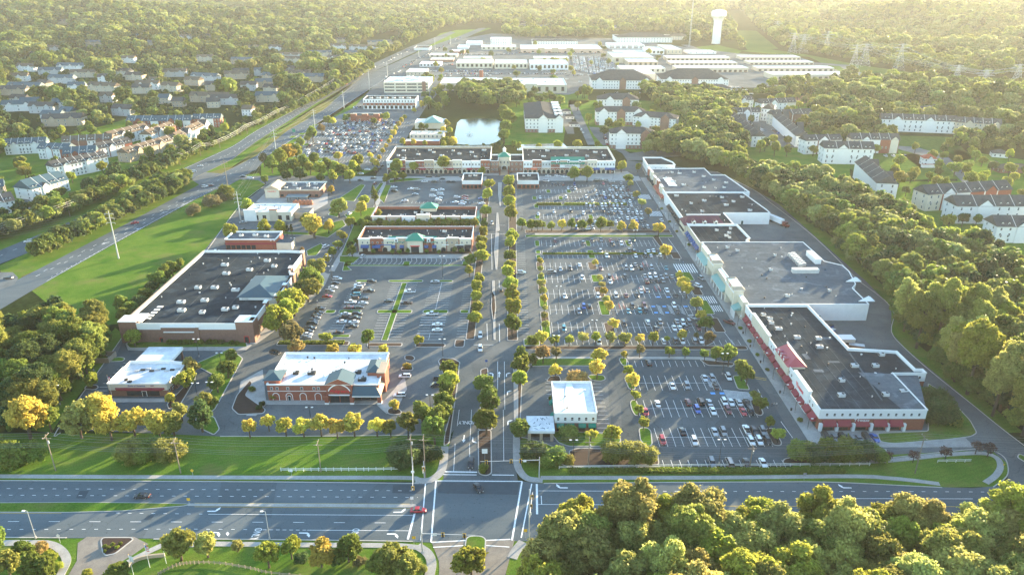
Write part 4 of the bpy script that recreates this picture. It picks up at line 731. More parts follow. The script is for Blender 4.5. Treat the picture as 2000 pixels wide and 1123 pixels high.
# ------------------------------------------------------------------ buildings
WIN={}
def winmesh(kind='w',g_=None,fr=None):
    k=(kind,fr.name if fr else ''); 
    if k in WIN: return WIN[k]
    b=MB(); f=fr or trim
    if kind=='w': b.box(-.5,-.04,0,.5,.0,1,f); b.box(-.41,-.055,.07,.41,-.04,.93,glass); b.box(-.41,-.07,.47,.41,-.055,.53,f)
    elif kind=='shop': b.box(-.5,-.05,0,.5,0,1,dark); b.box(-.47,-.065,.04,-.02,-.05,.94,glass); b.box(.02,-.065,.04,.47,-.05,.94,glass)
    elif kind=='strip': b.box(-.5,-.05,0,.5,0,1,glass); [b.box(x-.004,-.07,0,x+.004,-.05,1,f) for x in (-.4,-.3,-.2,-.1,0,.1,.2,.3,.4)]
    elif kind=='arch':
        P=[(-.5,0),(.5,0),(.5,.6)]+[(.5*math.cos(a),.6+.4*math.sin(a)) for a in (.4,.8,1.2,1.57,1.95,2.35,2.75)]+[(-.5,.6)]
        b.face([(x,-.04,z) for x,z in P],f); b.face([(x*.82,-.06,z*.9) for x,z in P],glass)
    elif kind=='door': b.box(-.5,-.05,0,.5,0,1,f); b.box(-.4,-.065,.05,.4,-.05,.92,glass)
    elif kind=='blind': 
        P=[(-.5,0),(.5,0),(.5,.6)]+[(.5*math.cos(a),.6+.4*math.sin(a)) for a in (.4,.8,1.2,1.57,1.95,2.35,2.75)]+[(-.5,.6)]
        b.face([(x,-.04,z) for x,z in P],f); b.face([(x*.84,-.06,z*.93) for x,z in P],brick)
    WIN[k]=b.mesh('window_unit'); return WIN[k]
UNIT=None
FOOT=[]
class B:
    def __init__(s,name,label,cat,poly,h,wall,roof,cap=trim,group=None,par=.8,z=None,roofname='roof'):
        s.P=ccw(poly); FOOT.append(s.P); cx=sum(p[0] for p in s.P)/len(s.P); cy=sum(p[1] for p in s.P)/len(s.P)
        s.z=float(th(cx,cy)) if z is None else z; s.h=h+s.z; s.o=thing(name,label,cat,(cx,cy,s.z),group); s.wallm=wall
        m=MB(); n=len(s.P); z0=s.z-.3
        if par>0:
            I=inset(s.P,.35)
            for i in range(n):
                a,b=s.P[i],s.P[(i+1)%n]; c,d=I[i],I[(i+1)%n]
                m.face([(*a,z0),(*b,z0),(*b,s.h),(*a,s.h)],wall); m.face([(*a,s.h),(*b,s.h),(*d,s.h),(*c,s.h)],cap); m.face([(*d,s.h-par-.05),(*c,s.h-par-.05),(*c,s.h),(*d,s.h)],cap if par<1.2 else wall)
            m.build('wall',s.o); r=MB(); r.poly(I,s.h-par,roof); r.build(roofname,s.o)
        else:
            for i in range(n): a,b=s.P[i],s.P[(i+1)%n]; m.face([(*a,z0),(*b,z0),(*b,s.h),(*a,s.h)],wall)
            m.build('wall',s.o)
        s.cx,s.cy=cx,cy
    def edge(s,i): a,b=Vector(s.P[i]),Vector(s.P[(i+1)%len(s.P)]); d=(b-a); L=d.length; d/=L; return a,d,L,Vector((d.y,-d.x))
    def band(s,z0,z1,m,out=.08,name='cornice',edges=None):
        b=MB(); n=len(s.P)
        for i in (edges if edges is not None else range(n)):
            a,d,L,nn=s.edge(i); a2=a-d*0; q=[a2+nn*.002-d*out,a+d*(L+out)+nn*.002,a+d*(L+out)+nn*out,a2-d*out+nn*out]; b.prism([tuple(p) for p in q],s.z+z0+.001*i,s.z+z1+.001*i,m,None,True)
        return b.build(name,s.o)
    def wins(s,i,n,z,w,h,kind='w',t0=0.0,t1=1.0,fr=None,ts=None,name='window',out=.0):
        a,d,L,nn=s.edge(i); me=winmesh(kind,None,fr); ang=math.atan2(d.y,d.x)
        for k in range(n if ts is None else len(ts)):
            t=t0+(t1-t0)*(k+.5)/n if ts is None else ts[k]
            p=a+d*(L*t)+nn*(.003+out); o=bpy.data.objects.new(name,me); COL.objects.link(o); o.parent=s.o
            o.location=(p.x-s.cx,p.y-s.cy,z); o.rotation_euler=(0,0,ang); o.scale=(w,1.6,h)
    def awn(s,i,ts,w,z,dep,hh,m,base=0.0):
        a,d,L,nn=s.edge(i)
        for t in ts:
            p=a+d*(L*t)+nn*(.01+base); b=MB(); l=p-d*w/2; r=p+d*w/2; lo=l+nn*dep; ro=r+nn*dep; Z=s.z+z
            b.face([(*lo,Z),(*ro,Z),(*r,Z+hh),(*l,Z+hh)],m); b.face([(*lo,Z-.35),(*ro,Z-.35),(*ro,Z),(*lo,Z)],m); b.face([(*l,Z-.35),(*lo,Z-.35),(*lo,Z),(*l,Z+hh)],m); b.face([(*ro,Z-.35),(*r,Z-.35),(*r,Z+hh),(*ro,Z)],m)
            b.build('awning',s.o)
    def bump(s,i,t,w,h,out,m,cap=trim,back=.6,name='facade_bay',z0=0):
        a,d,L,nn=s.edge(i); p=a+d*(L*t); q=[p-d*w/2+nn*out,p+d*w/2+nn*out,p+d*w/2-nn*back,p-d*w/2-nn*back]; b=MB(); b.prism([tuple(v) for v in q],s.z+z0,s.z+h,m,cap,True); o=b.build(name,s.o)
        c=MB(); q=[p-d*(w/2+.15)+nn*(out+.15),p+d*(w/2+.15)+nn*(out+.15),p+d*(w/2+.15)-nn*(back+.1),p-d*(w/2+.15)-nn*(back+.1)]; c.prism([tuple(v) for v in q],s.z+h,s.z+h+.35,cap,None,True); c.build('coping',o,s.o.location); return o
    def units(s,pts,size=2.0,par=.8,m=None,hh=1.25):
        for k,(x,y) in enumerate(pts):
            b=MB(); z=s.h-par; L=size*(.9+.5*((k*37)%10)/10); W=size*.8
            b.box(x-L/2,y-W/2,z+.15,x+L/2,y+W/2,z+hh,m or unitm); b.box(x-L/2+.1,y-W/2+.1,z,x+L/2-.1,y+W/2-.1,z+.15,dark)
            b.lathe(x+L*.2,y,[(W*.32,z+hh),(W*.32,z+hh+.12),(.01,z+hh+.12)],dark,8); b.box(x-L*.42,y-W*.3,z+hh,x-L*.12,y+W*.3,z+hh+.1,metal); b.face([(x-L/2-.02,y-W*.4,z+.3),(x-L/2-.02,y-W*.4,z+hh*.8),(x-L/2-.02,y+W*.4,z+hh*.8),(x-L/2-.02,y+W*.4,z+.3)][::1],dark)
            b.build('rooftop_unit',s.o)
    def vents(s,n,seed,par=.8):
        g2=random.Random(seed); x0=min(p[0] for p in s.P)+2;x1=max(p[0] for p in s.P)-2;y0=min(p[1] for p in s.P)+2;y1=max(p[1] for p in s.P)-2
        for k in range(n):
            x,y=g2.uniform(x0,x1),g2.uniform(y0,y1)
            if not inpoly(np.array([x]),np.array([y]),inset(s.P,1.5))[0]: continue
            b=MB(); z=s.h-par; r=.14+.2*g2.random(); b.lathe(x,y,[(r,z),(r,z+.5),(r*1.5,z+.5),(r*1.5,z+.62),(.01,z+.7)],unitm if k%3 else dark,8); b.build('roof_vent',s.o)
    def patches(s,n,seed,par=.8,m=None):
        g2=random.Random(seed); x0=min(p[0] for p in s.P)+3;x1=max(p[0] for p in s.P)-5;y0=min(p[1] for p in s.P)+3;y1=max(p[1] for p in s.P)-5
        for k in range(n):
            b=MB(); x,y=g2.uniform(x0,x1),g2.uniform(y0,y1); w_,h_=g2.uniform(1.5,5),g2.uniform(1.5,5)
            if inpoly(np.array([x,x+w_]),np.array([y,y+h_]),inset(s.P,1)).all(): b.poly([(x,y),(x+w_,y),(x+w_,y+h_),(x,y+h_)],s.h-par+.015+.0006*k,m or roofgrey); b.build('roof_patch',s.o)
    def seams(s,xs,y0,y1,par=.8,m=None,w=.12):
        b=MB()
        for x in xs: b.box(x-w/2,y0,s.h-par+.01,x+w/2,y1,s.h-par+.06,m or roofgrey)
        b.build('roof_seam',s.o)
def rect(x0,y0,x1,y1): return [(x0,y0),(x1,y0),(x1,y1),(x0,y1)]
def hiproof(mb,x0,y0,x1,y1,z,hh,m,rin=None,over=.4,ang=0,c=None):
    "hip roof over an axis rectangle (rotated by ang about c); rin = ridge inset (0 gives gables)"
    x0-=over;y0-=over;x1+=over;y1+=over; L=x1-x0; W=y1-y0; ri=min(L,W)/2 if rin is None else rin
    if L>=W: r0=(x0+ri,(y0+y1)/2); r1=(x1-ri,(y0+y1)/2)
    else: r0=((x0+x1)/2,y0+ri); r1=((x0+x1)/2,y1-ri)
    def T(p,zz):
        if c: dx,dy=p[0]-c[0],p[1]-c[1]; return (c[0]+dx*math.cos(ang)-dy*math.sin(ang),c[1]+dx*math.sin(ang)+dy*math.cos(ang),zz)
        return (p[0],p[1],zz)
    A,Bb,Cc,D=(x0,y0),(x1,y0),(x1,y1),(x0,y1); t=z+hh
    if L>=W: mb.face([T(A,z),T(Bb,z),T(r1,t),T(r0,t)],m); mb.face([T(Cc,z),T(D,z),T(r0,t),T(r1,t)],m); mb.face([T(Bb,z),T(Cc,z),T(r1,t)],m); mb.face([T(D,z),T(A,z),T(r0,t)],m)
    else: mb.face([T(A,z),T(Bb,z),T(r0,t)],m); mb.face([T(Bb,z),T(Cc,z),T(r1,t),T(r0,t)],m); mb.face([T(Cc,z),T(D,z),T(r1,t)],m); mb.face([T(D,z),T(A,z),T(r0,t),T(r1,t)],m)
    mb.face([T(D,z),T(Cc,z),T(Bb,z),T(A,z)],m)
def addroof(b,x0,y0,x1,y1,z,hh,m,rin=None,name='roof',over=.4,parent=None):
    mb=MB(); hiproof(mb,x0,y0,x1,y1,z,hh,m,rin,over); o=mb.build(name,b.o); return o
# ---- grocery store (upper left of the near block)
gb=B('supermarket','large grocery store with dark flat roof and red brick walls beside the western lot','store',[(-166,281.5),(-111.5,281.5),(-111.5,305),(-108.5,308),(-108.5,336),(-112,342),(-112,370),(-120,371.5),(-166,371.5)],9.0,brick2,roofdark,group=None,par=1.0)
gb.band(6.2,8.9,white,.12,'fascia'); gb.band(8.9,9.25,trim,.3)
for t,w in ((.035,7.5),(.95,7.5)): gb.bump(0,t,w,9.8,.35,brick2,trim,back=6)
o=gb.bump(0,.44,16,7.4,.5,brick2,trim,back=.2)
m=MB(); m.box(-149,280.6,5.1,-136,281.0,5.5,trim); m.box(-150,280.4,7.55,-135,281,8.0,trim); m.build('lintel',gb.o)
gb.wins(0,2,0,1.6,2.3,'door',fr=red,ts=[.28,.30],name='door'); gb.wins(0,1,0,2.2,3.2,'door',fr=red,ts=[.955],name='door',out=.36)
gb.units([(-137,294),(-147,296),(-128,297),(-124,299),(-151,305),(-141,307),(-123,309),(-131,315+4),(-142,322),(-150,322),(-126,330),(-143,340),(-133,345),(-122,350),(-148,352),(-128,358)],2.6,1.0)
gb.vents(34,2,1.0); gb.seams([-146,-128],283,370,1.0)
for k in range(5):
    b=MB(); b.box(-160,288+k*3.0,8.0,-157.6,289.4+k*3.0,8.25,white); b.build('skylight',gb.o)
m=MB(); hiproof(m,-126,308,-110,334,9.6,3.2,slate,None,.5); m.box(-125.6,308.4,8,-110.4,333.6,9.6,white); m.build('entrance_roof',gb.o)
# right-hand (parking) face: piers, arches, glazing
for i in (1,3,5): pass
gb.wins(3,5,0,3.4,4.6,'arch',t0=.05,t1=.95,fr=tan); gb.wins(1,4,0,3.2,4.2,'arch',fr=tan); gb.wins(5,4,0,3.4,4.4,'arch',fr=tan)
for t in (.04,.5,.96): gb.bump(3,t,2.2,10.2,1.0,brick2,trim,.8,'pier')
for t in (.1,.9): gb.bump(5,t,3,10.0,.8,brick2,trim,.8,'pier'); gb.bump(1,t,3,9.8,.8,brick2,trim,.8,'pier')
b=MB(); b.prism([(-108.5,310),(-103,314),(-102,322),(-103,330),(-108.5,334)],4.8,6.2,trim,slate,True)
for y in (314.5,322,329.5): b.box(-104.2,y-.4,.1,-103.4,y+.4,4.8,brick2)
b.build('entrance_canopy',gb.o)
b=MB(); b.box(-165,283,9,-158.5,290,9.9,trim); b.box(-164.5,283.5,9.0,-159,289.5,9.95,roofbeige); b.build('corner_parapet',gb.o)
b=MB(); b.box(-166.7,283,6.5,-165.9,371,9.3,tan); b.build('rear_parapet',gb.o)
# ---- small bank lower left
bk=B('bank','single-storey white-roofed bank with red awning band in the lower left','bank',[(-151,237.5),(-129,237.5),(-129,243),(-128,243),(-128,253.5),(-134,254.8),(-150.6,254.8),(-150.6,250),(-151,250)],5.4,cream,roofwhite,par=.9)
bk.band(0,2.6,brick2,.03,'brick_base'); bk.band(5.2,5.6,trim,.2); bk.wins(0,5,.3,2.6,2.7,'shop',t0=.3,t1=.85); bk.wins(0,1,0,1.8,2.5,'door',ts=[.6],name='door',out=.15)
b=MB(); b.prism([(-147.5,236.4),(-131,236.4),(-130,237.45),(-148.5,237.45)],3.0,3.7,awr,None,True); b.build('awning',bk.o)
word('Bank of America',.95,(-140.2,237.3,4.55),(R(90),0,0),mat('sign_navy',(.02,.05,.25),.5,.05),.03,'sign',bk.o)
b=MB()
for i in range(3): b.face([(-135.1+i*.1,237.28,4.35+i*.2),(-133.9+i*.1,237.28,4.35+i*.2),(-133.8+i*.1,237.28,4.47+i*.2),(-135+i*.1,237.28,4.47+i*.2)],red if i%2 else MATS['sign_navy'])
b.build('sign_emblem',bk.o); bk.units([(-146,241.5),(-144,240)],1.2,.9,dark,.7)
b=MB(); [b.box(x,y,4.5,x+1.6,y+.9,5.0,dark if (i%2) else metal) for i,(x,y) in enumerate([(-146+k*1.9,248+(k*7%3)*.8) for k in range(9)])]; b.build('rooftop_equipment',bk.o)
b=MB(); b.box(-149,255.2,4.2,-135,267,5.4,trim,roofwhite); [b.box(x,y,0,x+.7,y+.7,4.2,brick2) for x,y in ((-148.8,266),(-142,266),(-136,266),(-136,256.2),(-148.8,260))]; b.build('drive_through_canopy',bk.o)
bk.wins(1,2,.8,1.4,1.8); 
# ---- brick drugstore
dr=B('drugstore','red brick drugstore with white roof and arched blind windows by the yellow trees','store',rect(-90.5,234.6,-49.3,259.3),6.9,brick,roofwhite,par=.7)
dr.band(6.5,7.0,trim,.18); dr.band(3.9,4.1,trim,.06,'belt_course'); dr.wins(0,4,0.1,2.6,3.2,'blind',ts=[.07,.19,.315,.45],fr=trim,name='blind_arch'); dr.wins(0,6,4.5,1.0,1.2,'w',ts=[.04,.09,.185,.31,.42,.46])
dr.wins(0,1,0,1.2,2.1,'door',ts=[.19],name='door',out=.08)
g1=dr.bump(0,.655,9.5,7.6,1.6,brick,trim,1.0,'entrance_gable')
b=MB(); x0,x1,y=-68.3,-58.7,232.7
b.face([(x0,y,7.9),(x1,y,7.9),((x0+x1)/2,y,10.1)],brick); b.face([(x0-.4,y-.3,7.85),((x0+x1)/2,y-.3,10.35),((x0+x1)/2,y+8,10.35),(x0-.4,y+8,7.85)],slate); b.face([(x1+.4,y-.3,7.85),(x1+.4,y+8,7.85),((x0+x1)/2,y+8,10.35),((x0+x1)/2,y-.3,10.35)],slate); b.build('gable_roof',dr.o)
b=MB(); r=4.1
for k in range(12):
    a,c=math.pi*(.12+.76*k/12),math.pi*(.12+.76*(k+1)/12); X=-63.5
    b.face([(X+r*math.cos(a),232.85,3.4+r*math.sin(a)),(X+r*math.cos(c),232.85,3.4+r*math.sin(c)),(X+(r+.4)*math.cos(c),232.85,3.4+(r+.4)*math.sin(c)),(X+(r+.4)*math.cos(a),232.85,3.4+(r+.4)*math.sin(a))],trim)
b.box(-67.8,232.6,3.2,-59.2,232.9,3.6,trim); b.build('arch_trim',dr.o)
word('Walgreens',1.75,(-63.4,232.75,5.0),(R(90),0,R(0)),mat('sign_red',(.75,.03,.05),.5,.05),.05,'sign',dr.o,.95)
b=MB()
for x in (-68.2,-58.9,-48.8): b.box(x-.7,231.6,.1,x+.7,233.2,3.6,brick); b.box(x-.75,231.5,.1,x+.75,233.3,.8,trim)
b.build('brick_pier',dr.o)
b=MB(); b.prism([(-58.6,231.4),(-48.2,231.4),(-48.2,240),(-50,240),(-50,234.4),(-58.6,234.4)],3.3,3.9,trim,None,True); b.face([(-58.6,231.2,3.9),(-48,231.2,3.9),(-50.4,234.5,6.2),(-58.6,234.5,6.2)],slate); b.face([(-48,231.2,3.9),(-48,241,3.9),(-50.4,240,6.2),(-50.4,234.5,6.2)],tan); b.build('porch_roof',dr.o)
dr.wins(0,3,0.1,3.2,2.9,'shop',ts=[.8,.88,.96]); dr.wins(0,2,0.1,3.4,2.8,'shop',ts=[.61,.70],out=1.62)
for x0,x1,y0,y1,n in ((-92.2,-85.6,236,244,'west_corner_roof'),(-55,-49,242,252,'east_corner_roof')):
    b=MB(); b.box(x0+.4,y0,6,x1-.4,y1,7.6,brick); hiproof(b,x0,y0,x1,y1,7.6,1.9,slate,None,.2); b.build(n.replace('west_','').replace('east_',''),dr.o)
dr.bump(1,.4,8,8.2,1.5,brick,tan,1.5,'side_gable'); dr.wins(1,5,.3,1.6,2.4,'arch',fr=tan)
dr.units([(-82,243.5),(-76,243.3),(-67,243.8),(-58.5,244),(-56,238.5)],2.3,.7,dark,1.0); dr.vents(22,5,.7)
# ---- white-roofed bank with green awnings
wb=B('bank','two-storey pale bank with white roof and green awnings beside the main street','bank',rect(14.7,214.2,29.1,235.2),7.6,siding,roofwhite,par=.7)
wb.band(7.2,7.75,trim,.2); wb.band(0,3.6,brick2,.04,'brick_base'); wb.wins(0,6,4.6,.95,1.35,'w'); wb.awn(0,[.14,.38,.66,.9],2.6,2.5,1.0,1.0,awg); wb.wins(0,4,.6,2.2,1.8,'shop',ts=[.14,.38,.66,.9],out=.06); wb.wins(3,4,4.6,1,1.4,'w'); wb.awn(3,[.3,.7],2.4,2.5,1.2,1.0,awg)
wb.vents(5,4,.7); b=MB(); b.box(15.3,215,7.0,28.5,234.6,7.05,roofwhite); b.face([(17.5,215,7.06),(24,215,7.06),(22,234.6,7.22),(20,234.6,7.22)],trim); b.build('roof_ridge',wb.o)
b=MB(); b.box(5.0,207.8,3.6,14.4,217,4.6,trim,roofwhite); b.build('canopy_roof',wb.o); b=MB(); [b.box(x,208.4,.1,x+1.0,209.2,3.6,tan) for x in (5.4,9.4,13)]; b.box(5.4,211,0.1,14.2,216.4,3.6,tan); b.box(6.5,210.93,.2,13,210.99,2.9,dark); b.build('drive_through_bay',wb.o)
b=MB(); g3=random.Random(3); 
for k in range(14): x,y=g3.uniform(6,13),g3.uniform(209,216); a=g3.random()*3; b.obox(x,y,4.605+k*.0004,g3.uniform(.6,1.8),.25,.004,a,slate)
b.build('roof_stain',wb.o)
# ---- right-hand mall, four joined stores
awnT=lambda n,a=0.02,b=.98: [a+(b-a)*(k+.5)/n for k in range(n)]
s1=B('clothing_store','near end store of the right mall with red awnings and white fascia','store',[(106.1,215.3),(142.7,215.3),(142.9,240.7),(155.6,240.7),(155.6,243.5),(152.9,243.5),(152.8,257.9),(134.8,260.5),(134,302.5),(106.1,302.5)],8.1,brick,roofdark,par=.9)
s1.band(4.6,8.0,white,.1,'fascia',[0,1,2,3,9]); s1.band(8.0,8.4,trim,.22); s1.wins(0,13,5.7,.9,1.2,'w',t0=.03,t1=.97,out=.1); s1.wins(2,3,5.7,.9,1.2,'w',out=.1)
s1.awn(0,[.1,.24,.41,.58,.73],4.6,2.6,1.6,1.5,awr); s1.wins(0,5,.2,3.6,2.3,'shop',ts=[.1,.24,.41,.58,.73])
s1.awn(9,awnT(16,.03,.99),4.1,2.9,1.9,1.6,awr,.1); s1.wins(9,16,.2,3.6,2.6,'shop',t0=.03,t1=.99)
for t in [.02,.175,.33,.5,.66,.81]: 
    a,d,L,nn=s1.edge(0); p=a+d*(L*t); b=MB(); b.box(p.x-.5,p.y-1.1,.1,p.x+.5,p.y-.02,3.0,white); b.build('pilaster',s1.o)
s1.wins(9,10,5.6,.9,1.2,'w',ts=[.90,.93,.66,.69,.45,.42,.2,.16,.12,.08],out=.11)
word('T·J·maxx',1.5,(120.8,214.9,4.15),(R(90),0,0),white,.05,'sign',s1.o)
s1.bump(9,.80,15,9.3,.5,white,trim,.6,'sign_wall'); word('TJ·maxx',2.2,(105.4,232.8,6.4),(R(90),0,R(-90)),MATS['sign_red'],.05,'sign',s1.o)
b=MB(); b.box(105.4,245.5,4.4,112,259.5,8.2,cream); hiproof(b,105.4,245.5,112,259.5,8.2,3.4,redroof,2.2,.5); 
for y in (249.5,252.5,255.5): b.box(104.9,y-.7,8.4,107.6,y+.7,10.0,redroof); b.box(104.8,y-.45,8.7,104.9,y+.45,9.7,white)
b.box(109,246,11.5,109.3,259,12.1,white); b.build('red_mansard_roof',s1.o)
s1.bump(9,.25,22,9.0,.4,cream,trim,.6,'pale_facade'); s1.bump(9,.55,6,9.0,.5,tan,trim,.6,'facade_bay')
b=MB(); b.face([(143.1,215.9,7.2),(152.6,240.5,7.2),(142.9,241.5,7.2),(135.5,216,7.2)],roofgrey); b.face([(135.2,216,7.25),(142.4,216,10.2) if 0 else (142.4,215.8,8.2),(142.6,240,8.2),(131,243,7.25)],roofgrey); b.build('sloping_roof',s1.o)
s1.units([(122,236),(131.5,247),(139.5,247),(146,256),(141,228),(117.5,225.5),(133.5,226) ,(113,279),(118,271),(112.5,289),(111,293),(124,262.5),(126.5,270),(108.8+3,285)],2.1,.9); s1.vents(26,6,.9); s1.seams([110.5,114,117.5,121,124.5,128],217,300,.9,roofgrey,.09); s1.patches(9,12,.9)
b=MB(); b.prism([(130.5,222.5+0),(130.9,222.5),(134.5,258),(134,258)],7.2,7.6,roofgrey); b.build('roof_curb',s1.o)
# target-like big box
s2=B('department_store','big-box store with wide blue-grey roof and cream portals in the right mall','store',[(108.5,304.5),(162.3,303),(162.6,318),(166,320),(166.5,326),(170.4,327),(170.4,350),(164,352),(163.3,388),(106.2,388)][0:0] or [(107.5,303.2),(162.3,303.2),(162.8,322),(166.5,327),(170.4,344),(170.4,352),(163.5,358),(163.3,388),(106.4,388)],8.4,white,roofgrey,par=.35)
s2.units([(140,366),(122,395-22),(131,345),(150,318),(128,312),(118,378)],1.6,.35); s2.vents(22,8,.35)
b=MB(); [b.box(147+(k%2)*2.2,350+k*1.1,8.1,149+(k%2)*2.2,351+k*1.1,9.8,metal) for k in range(16)]; b.box(141,341,8.1,154,344,10.2,unitm); b.build('condenser_bank',s2.o)
b=MB(); b.box(157,354,8.1,160,367,10.9,white); b.build('penthouse',s2.o)
for k,(x,y) in enumerate(((166.6,329.5),(162.5,306))):
    b=MB(); b.face([(x-4,y,8.6),(x+3.6,y+1,8.6),(x+3.4,y+6,8.6)],white); b.prism([(x-4,y),(x+3.6,y),(x+3.6,y+5)],8.3,8.62,white); b.build('roof_screen',s2.o)
s2.wins(0,1,0,1.3,2.6,'door',ts=[.52+.08],fr=greenroof,name='door')
def portal(y,w,h,nm):
    b=MB(); b.prism(rect(103.2,y-w/2,107.6,y-w/2+2.2),0,h,cream); b.prism(rect(103.2,y+w/2-2.2,107.6,y+w/2),0,h,cream); b.prism(rect(103.0,y-w/2+2.2,107.5,y+w/2-2.2),4.8,h+1.2,cream,trim,True)
    for yy in (y-w/2+1.1,y+w/2-1.1): hiproof(b,103,yy-1.2,107.8,yy+1.2,h+.4,1.3,tan,None,.4); b.box(102.9,yy-1.3,h,107.9,yy+1.3,h+.4,trim)
    b.box(102.7,y-w/2,h-1.2,103.15,y+w/2,h-.8,trim); o=b.build('entrance_portal',s2.o)
    c=MB(); c.lathe(0,0,[(1.1,0),(1.1,.05),(0,.05)],red,20); c.lathe(0,0,[(.72,.06),(.72,.07),(0,.07)],white,20); c.lathe(0,0,[(.36,.08),(.36,.09),(0,.09)],red,16); e=c.build('round_sign'); e.name='round_sign'; e.parent=s2.o; e.location=Vector((102.95,y,h-.2))-s2.o.location; e.rotation_euler=(0,R(-90),0)
portal(319,14,11.2,'a'); portal(355,12,10.2,'b')
for y0,y1,m_ in ((327,347.5,tealroof),(362,380,tealroof),(305.5,310.8,tealroof)):
    b=MB(); b.face([(101.8,y0,4.0),(101.8,y1,4.0),(106.4,y1,6.6),(106.4,y0,6.6)][::-1],m_); b.face([(101.8,y0,4.0),(106.4,y0,6.6),(106.4,y0,4)],m_); b.box(101.9,y0,3.6,102.2,y1,4.0,trim); [b.box(102,y0+(y1-y0)*k/4-.2,.15,102.4,y0+(y1-y0)*k/4+.2,3.6,trim) for k in range(5)]; b.build('arcade_roof',s2.o)
for r_,h_,m_ in ((rect(105.2,304,107.4,312),9,cream),(rect(104.8,327,107,347),8.2,beige),(rect(104.8,361,107,381),8.6,cream)): b=MB(); b.prism(r_,0,h_,m_,trim); b.build('front_wall',s2.o)
s3=B('store','mid-mall store with low dark ribbed roof and blue awnings','store',[(105.8,389),(133.3,389),(133.3,394),(136,396),(135.6,421.5),(105.8,421.5)],7.6,beige,roofdark,par=1.0)
s3.awn(5,awnT(7,.05,.98),3.4,2.9,1.8,1.5,awb); s3.wins(5,7,.2,3.2,2.6,'shop'); s3.units([(125,399),(127,407),(121,412),(130,415),(124,402)],1.7,1.0); s3.seams([110,114,118,122,126,130],391,420,1.0,roofgrey,.1); s3.band(7.5,7.9,trim,.2)
s4=B('store','mid-mall store with broad dark roof and maroon mansard front','store',[(105.9,422.5),(134,422.5),(134,445),(163.5,445),(163.5,452),(160,492),(105.9,492)],7.8,white,roofdark,par=.6)
s4.units([(118,466),(128,472),(142,480),(121,448),(140,462),(152,450),(147,470),(112,484),(156,481)],2.2,.6); s4.vents(18,9,.6); s4.patches(5,5,.6); s4.wins(2,1,0,1.2,2.4,'door',ts=[.42],fr=greenroof,name='door'); s4.seams([110,114.5,119,123.5,128,132.5],424,465,.6,roofgrey,.1)
b=MB(); b.box(104.7,423,0,112,437,6.2,cream); b.prism(rect(104.4,422.2,129,437),6.2,6.6,trim); hiproof(b,104.4,422.2,129,436.5,6.6,4.0,mat('maroon_shingle',(.13,.045,.06),.8,.12),3.2,.3)
b.box(108,422.4,0.0,129,422.45,6.2,cream)
for x in (110,116.5,123.2): b.box(x-1,422.1,7.0,x+1,425.6,9.0,cream); b.box(x-.5,422.0,7.4,x+.5,422.1,8.7,glass); b.face([(x-1.2,421.9,9),(x+1.2,421.9,9),(x,421.9,10.1)],trim); b.face([(x-1.2,421.9,9),(x,421.9,10.1),(x,426,10.1),(x-1.2,426,9)],MATS['maroon_shingle']); b.face([(x+1.2,421.9,9),(x+1.2,426,9),(x,426,10.1),(x,421.9,10.1)],MATS['maroon_shingle'])
b.box(107,431,10.4,128,431.2,11.2,white); b.build('mansard_front',s4.o)
s4.awn(6,awnT(13,.22,.99),3.2,2.9,1.9,1.5,awk); s4.wins(6,13,.2,3,2.6,'shop',t0=.22,t1=.99)
s5=B('store','far store of the right mall with grey roof and red brick front','store',[(105.9,493),(164.8,493),(160.5,541),(150,541),(150,562),(105.9,560)],8.0,white,roofgrey,par=.7)
s5.units([(122,548),(127,545),(139,549),(115,532),(118,522),(143,536),(148,526),(123,512),(155,518),(136,505),(150,505)],2.2,.7); s5.vents(12,10,.7); s5.awn(5,awnT(7,.05,.45),4,2.9,1.8,1.5,awk); s5.awn(5,awnT(8,.5,.97),4,2.9,1.8,1.6,mat('rust_awning',(.35,.09,.06),.8,.1)); s5.wins(5,14,.2,3.2,2.6,'shop')
for k in range(5): s5.bump(5,.06+.19*k,7,9.0+(k%2)*.8,.6,(brick,cream,tan)[k%3],trim,.6)
b=MB(); [b.box(112,510+k*5.0,7.4,118,512.2+k*5.0,8.0,trim) for k in range(5)]; b.build('skylight',s5.o)
s6=B('store','small pale corner building at the far end of the right mall','store',[(106.4,566),(128,566),(128,576),(122,592),(107,592)],9.4,siding,roofdark,par=.8); s6.band(9.0,9.6,trim,.25); s6.wins(0,5,5.8,1.0,1.3,'w'); s6.wins(4,6,5.6,1,1.3,'w'); s6.wins(4,6,.4,2.4,2.6,'shop')
# ---- parallel shops left of main street
def shops(name,lab,x0,y0,x1,y1,h,n,cols,front=True):
    b_=B(name,lab,'shops',rect(x0,y0,x1,y1),h,brick,roofdark,par=1.7)
    L=(x1-x0)
    for k in range(n):
        t=(k+.5)/n; b_.bump(0,t,L/n-.6,h+(.5 if k%2 else .1),.25,cols[k%len(cols)],trim,1.0,'shop_front')
    b_.band(h-.2,h+.15,trim,.15,edges=[1,2,3]); return b_
p1=shops('shop_row','nearer row of brick and cream shops with green gable facing the western lot',-88,395,-23,418,7.5,9,[cream,brick,cream,tan])
p1.wins(0,22,4.9,.9,1.2,'w',t0=.02,t1=.98,out=.3); p1.wins(0,6,.2,3.0,2.7,'arch',ts=[.235,.31,.385,.67,.75,.83],fr=tan,out=.3); p1.wins(0,7,.2,3,2.6,'shop',ts=[.06,.15,.45,.5,.55,.9,.96],out=.3)
p1.awn(0,[.06,.16],4.6,2.9,1.4,1.3,awb,.3); p1.awn(0,[.9,.965],3.6,2.9,1.4,1.3,awk,.3); p1.awn(0,[.31,.385,.67,.6],2.4,2.9,1.2,1.2,awb,.3)
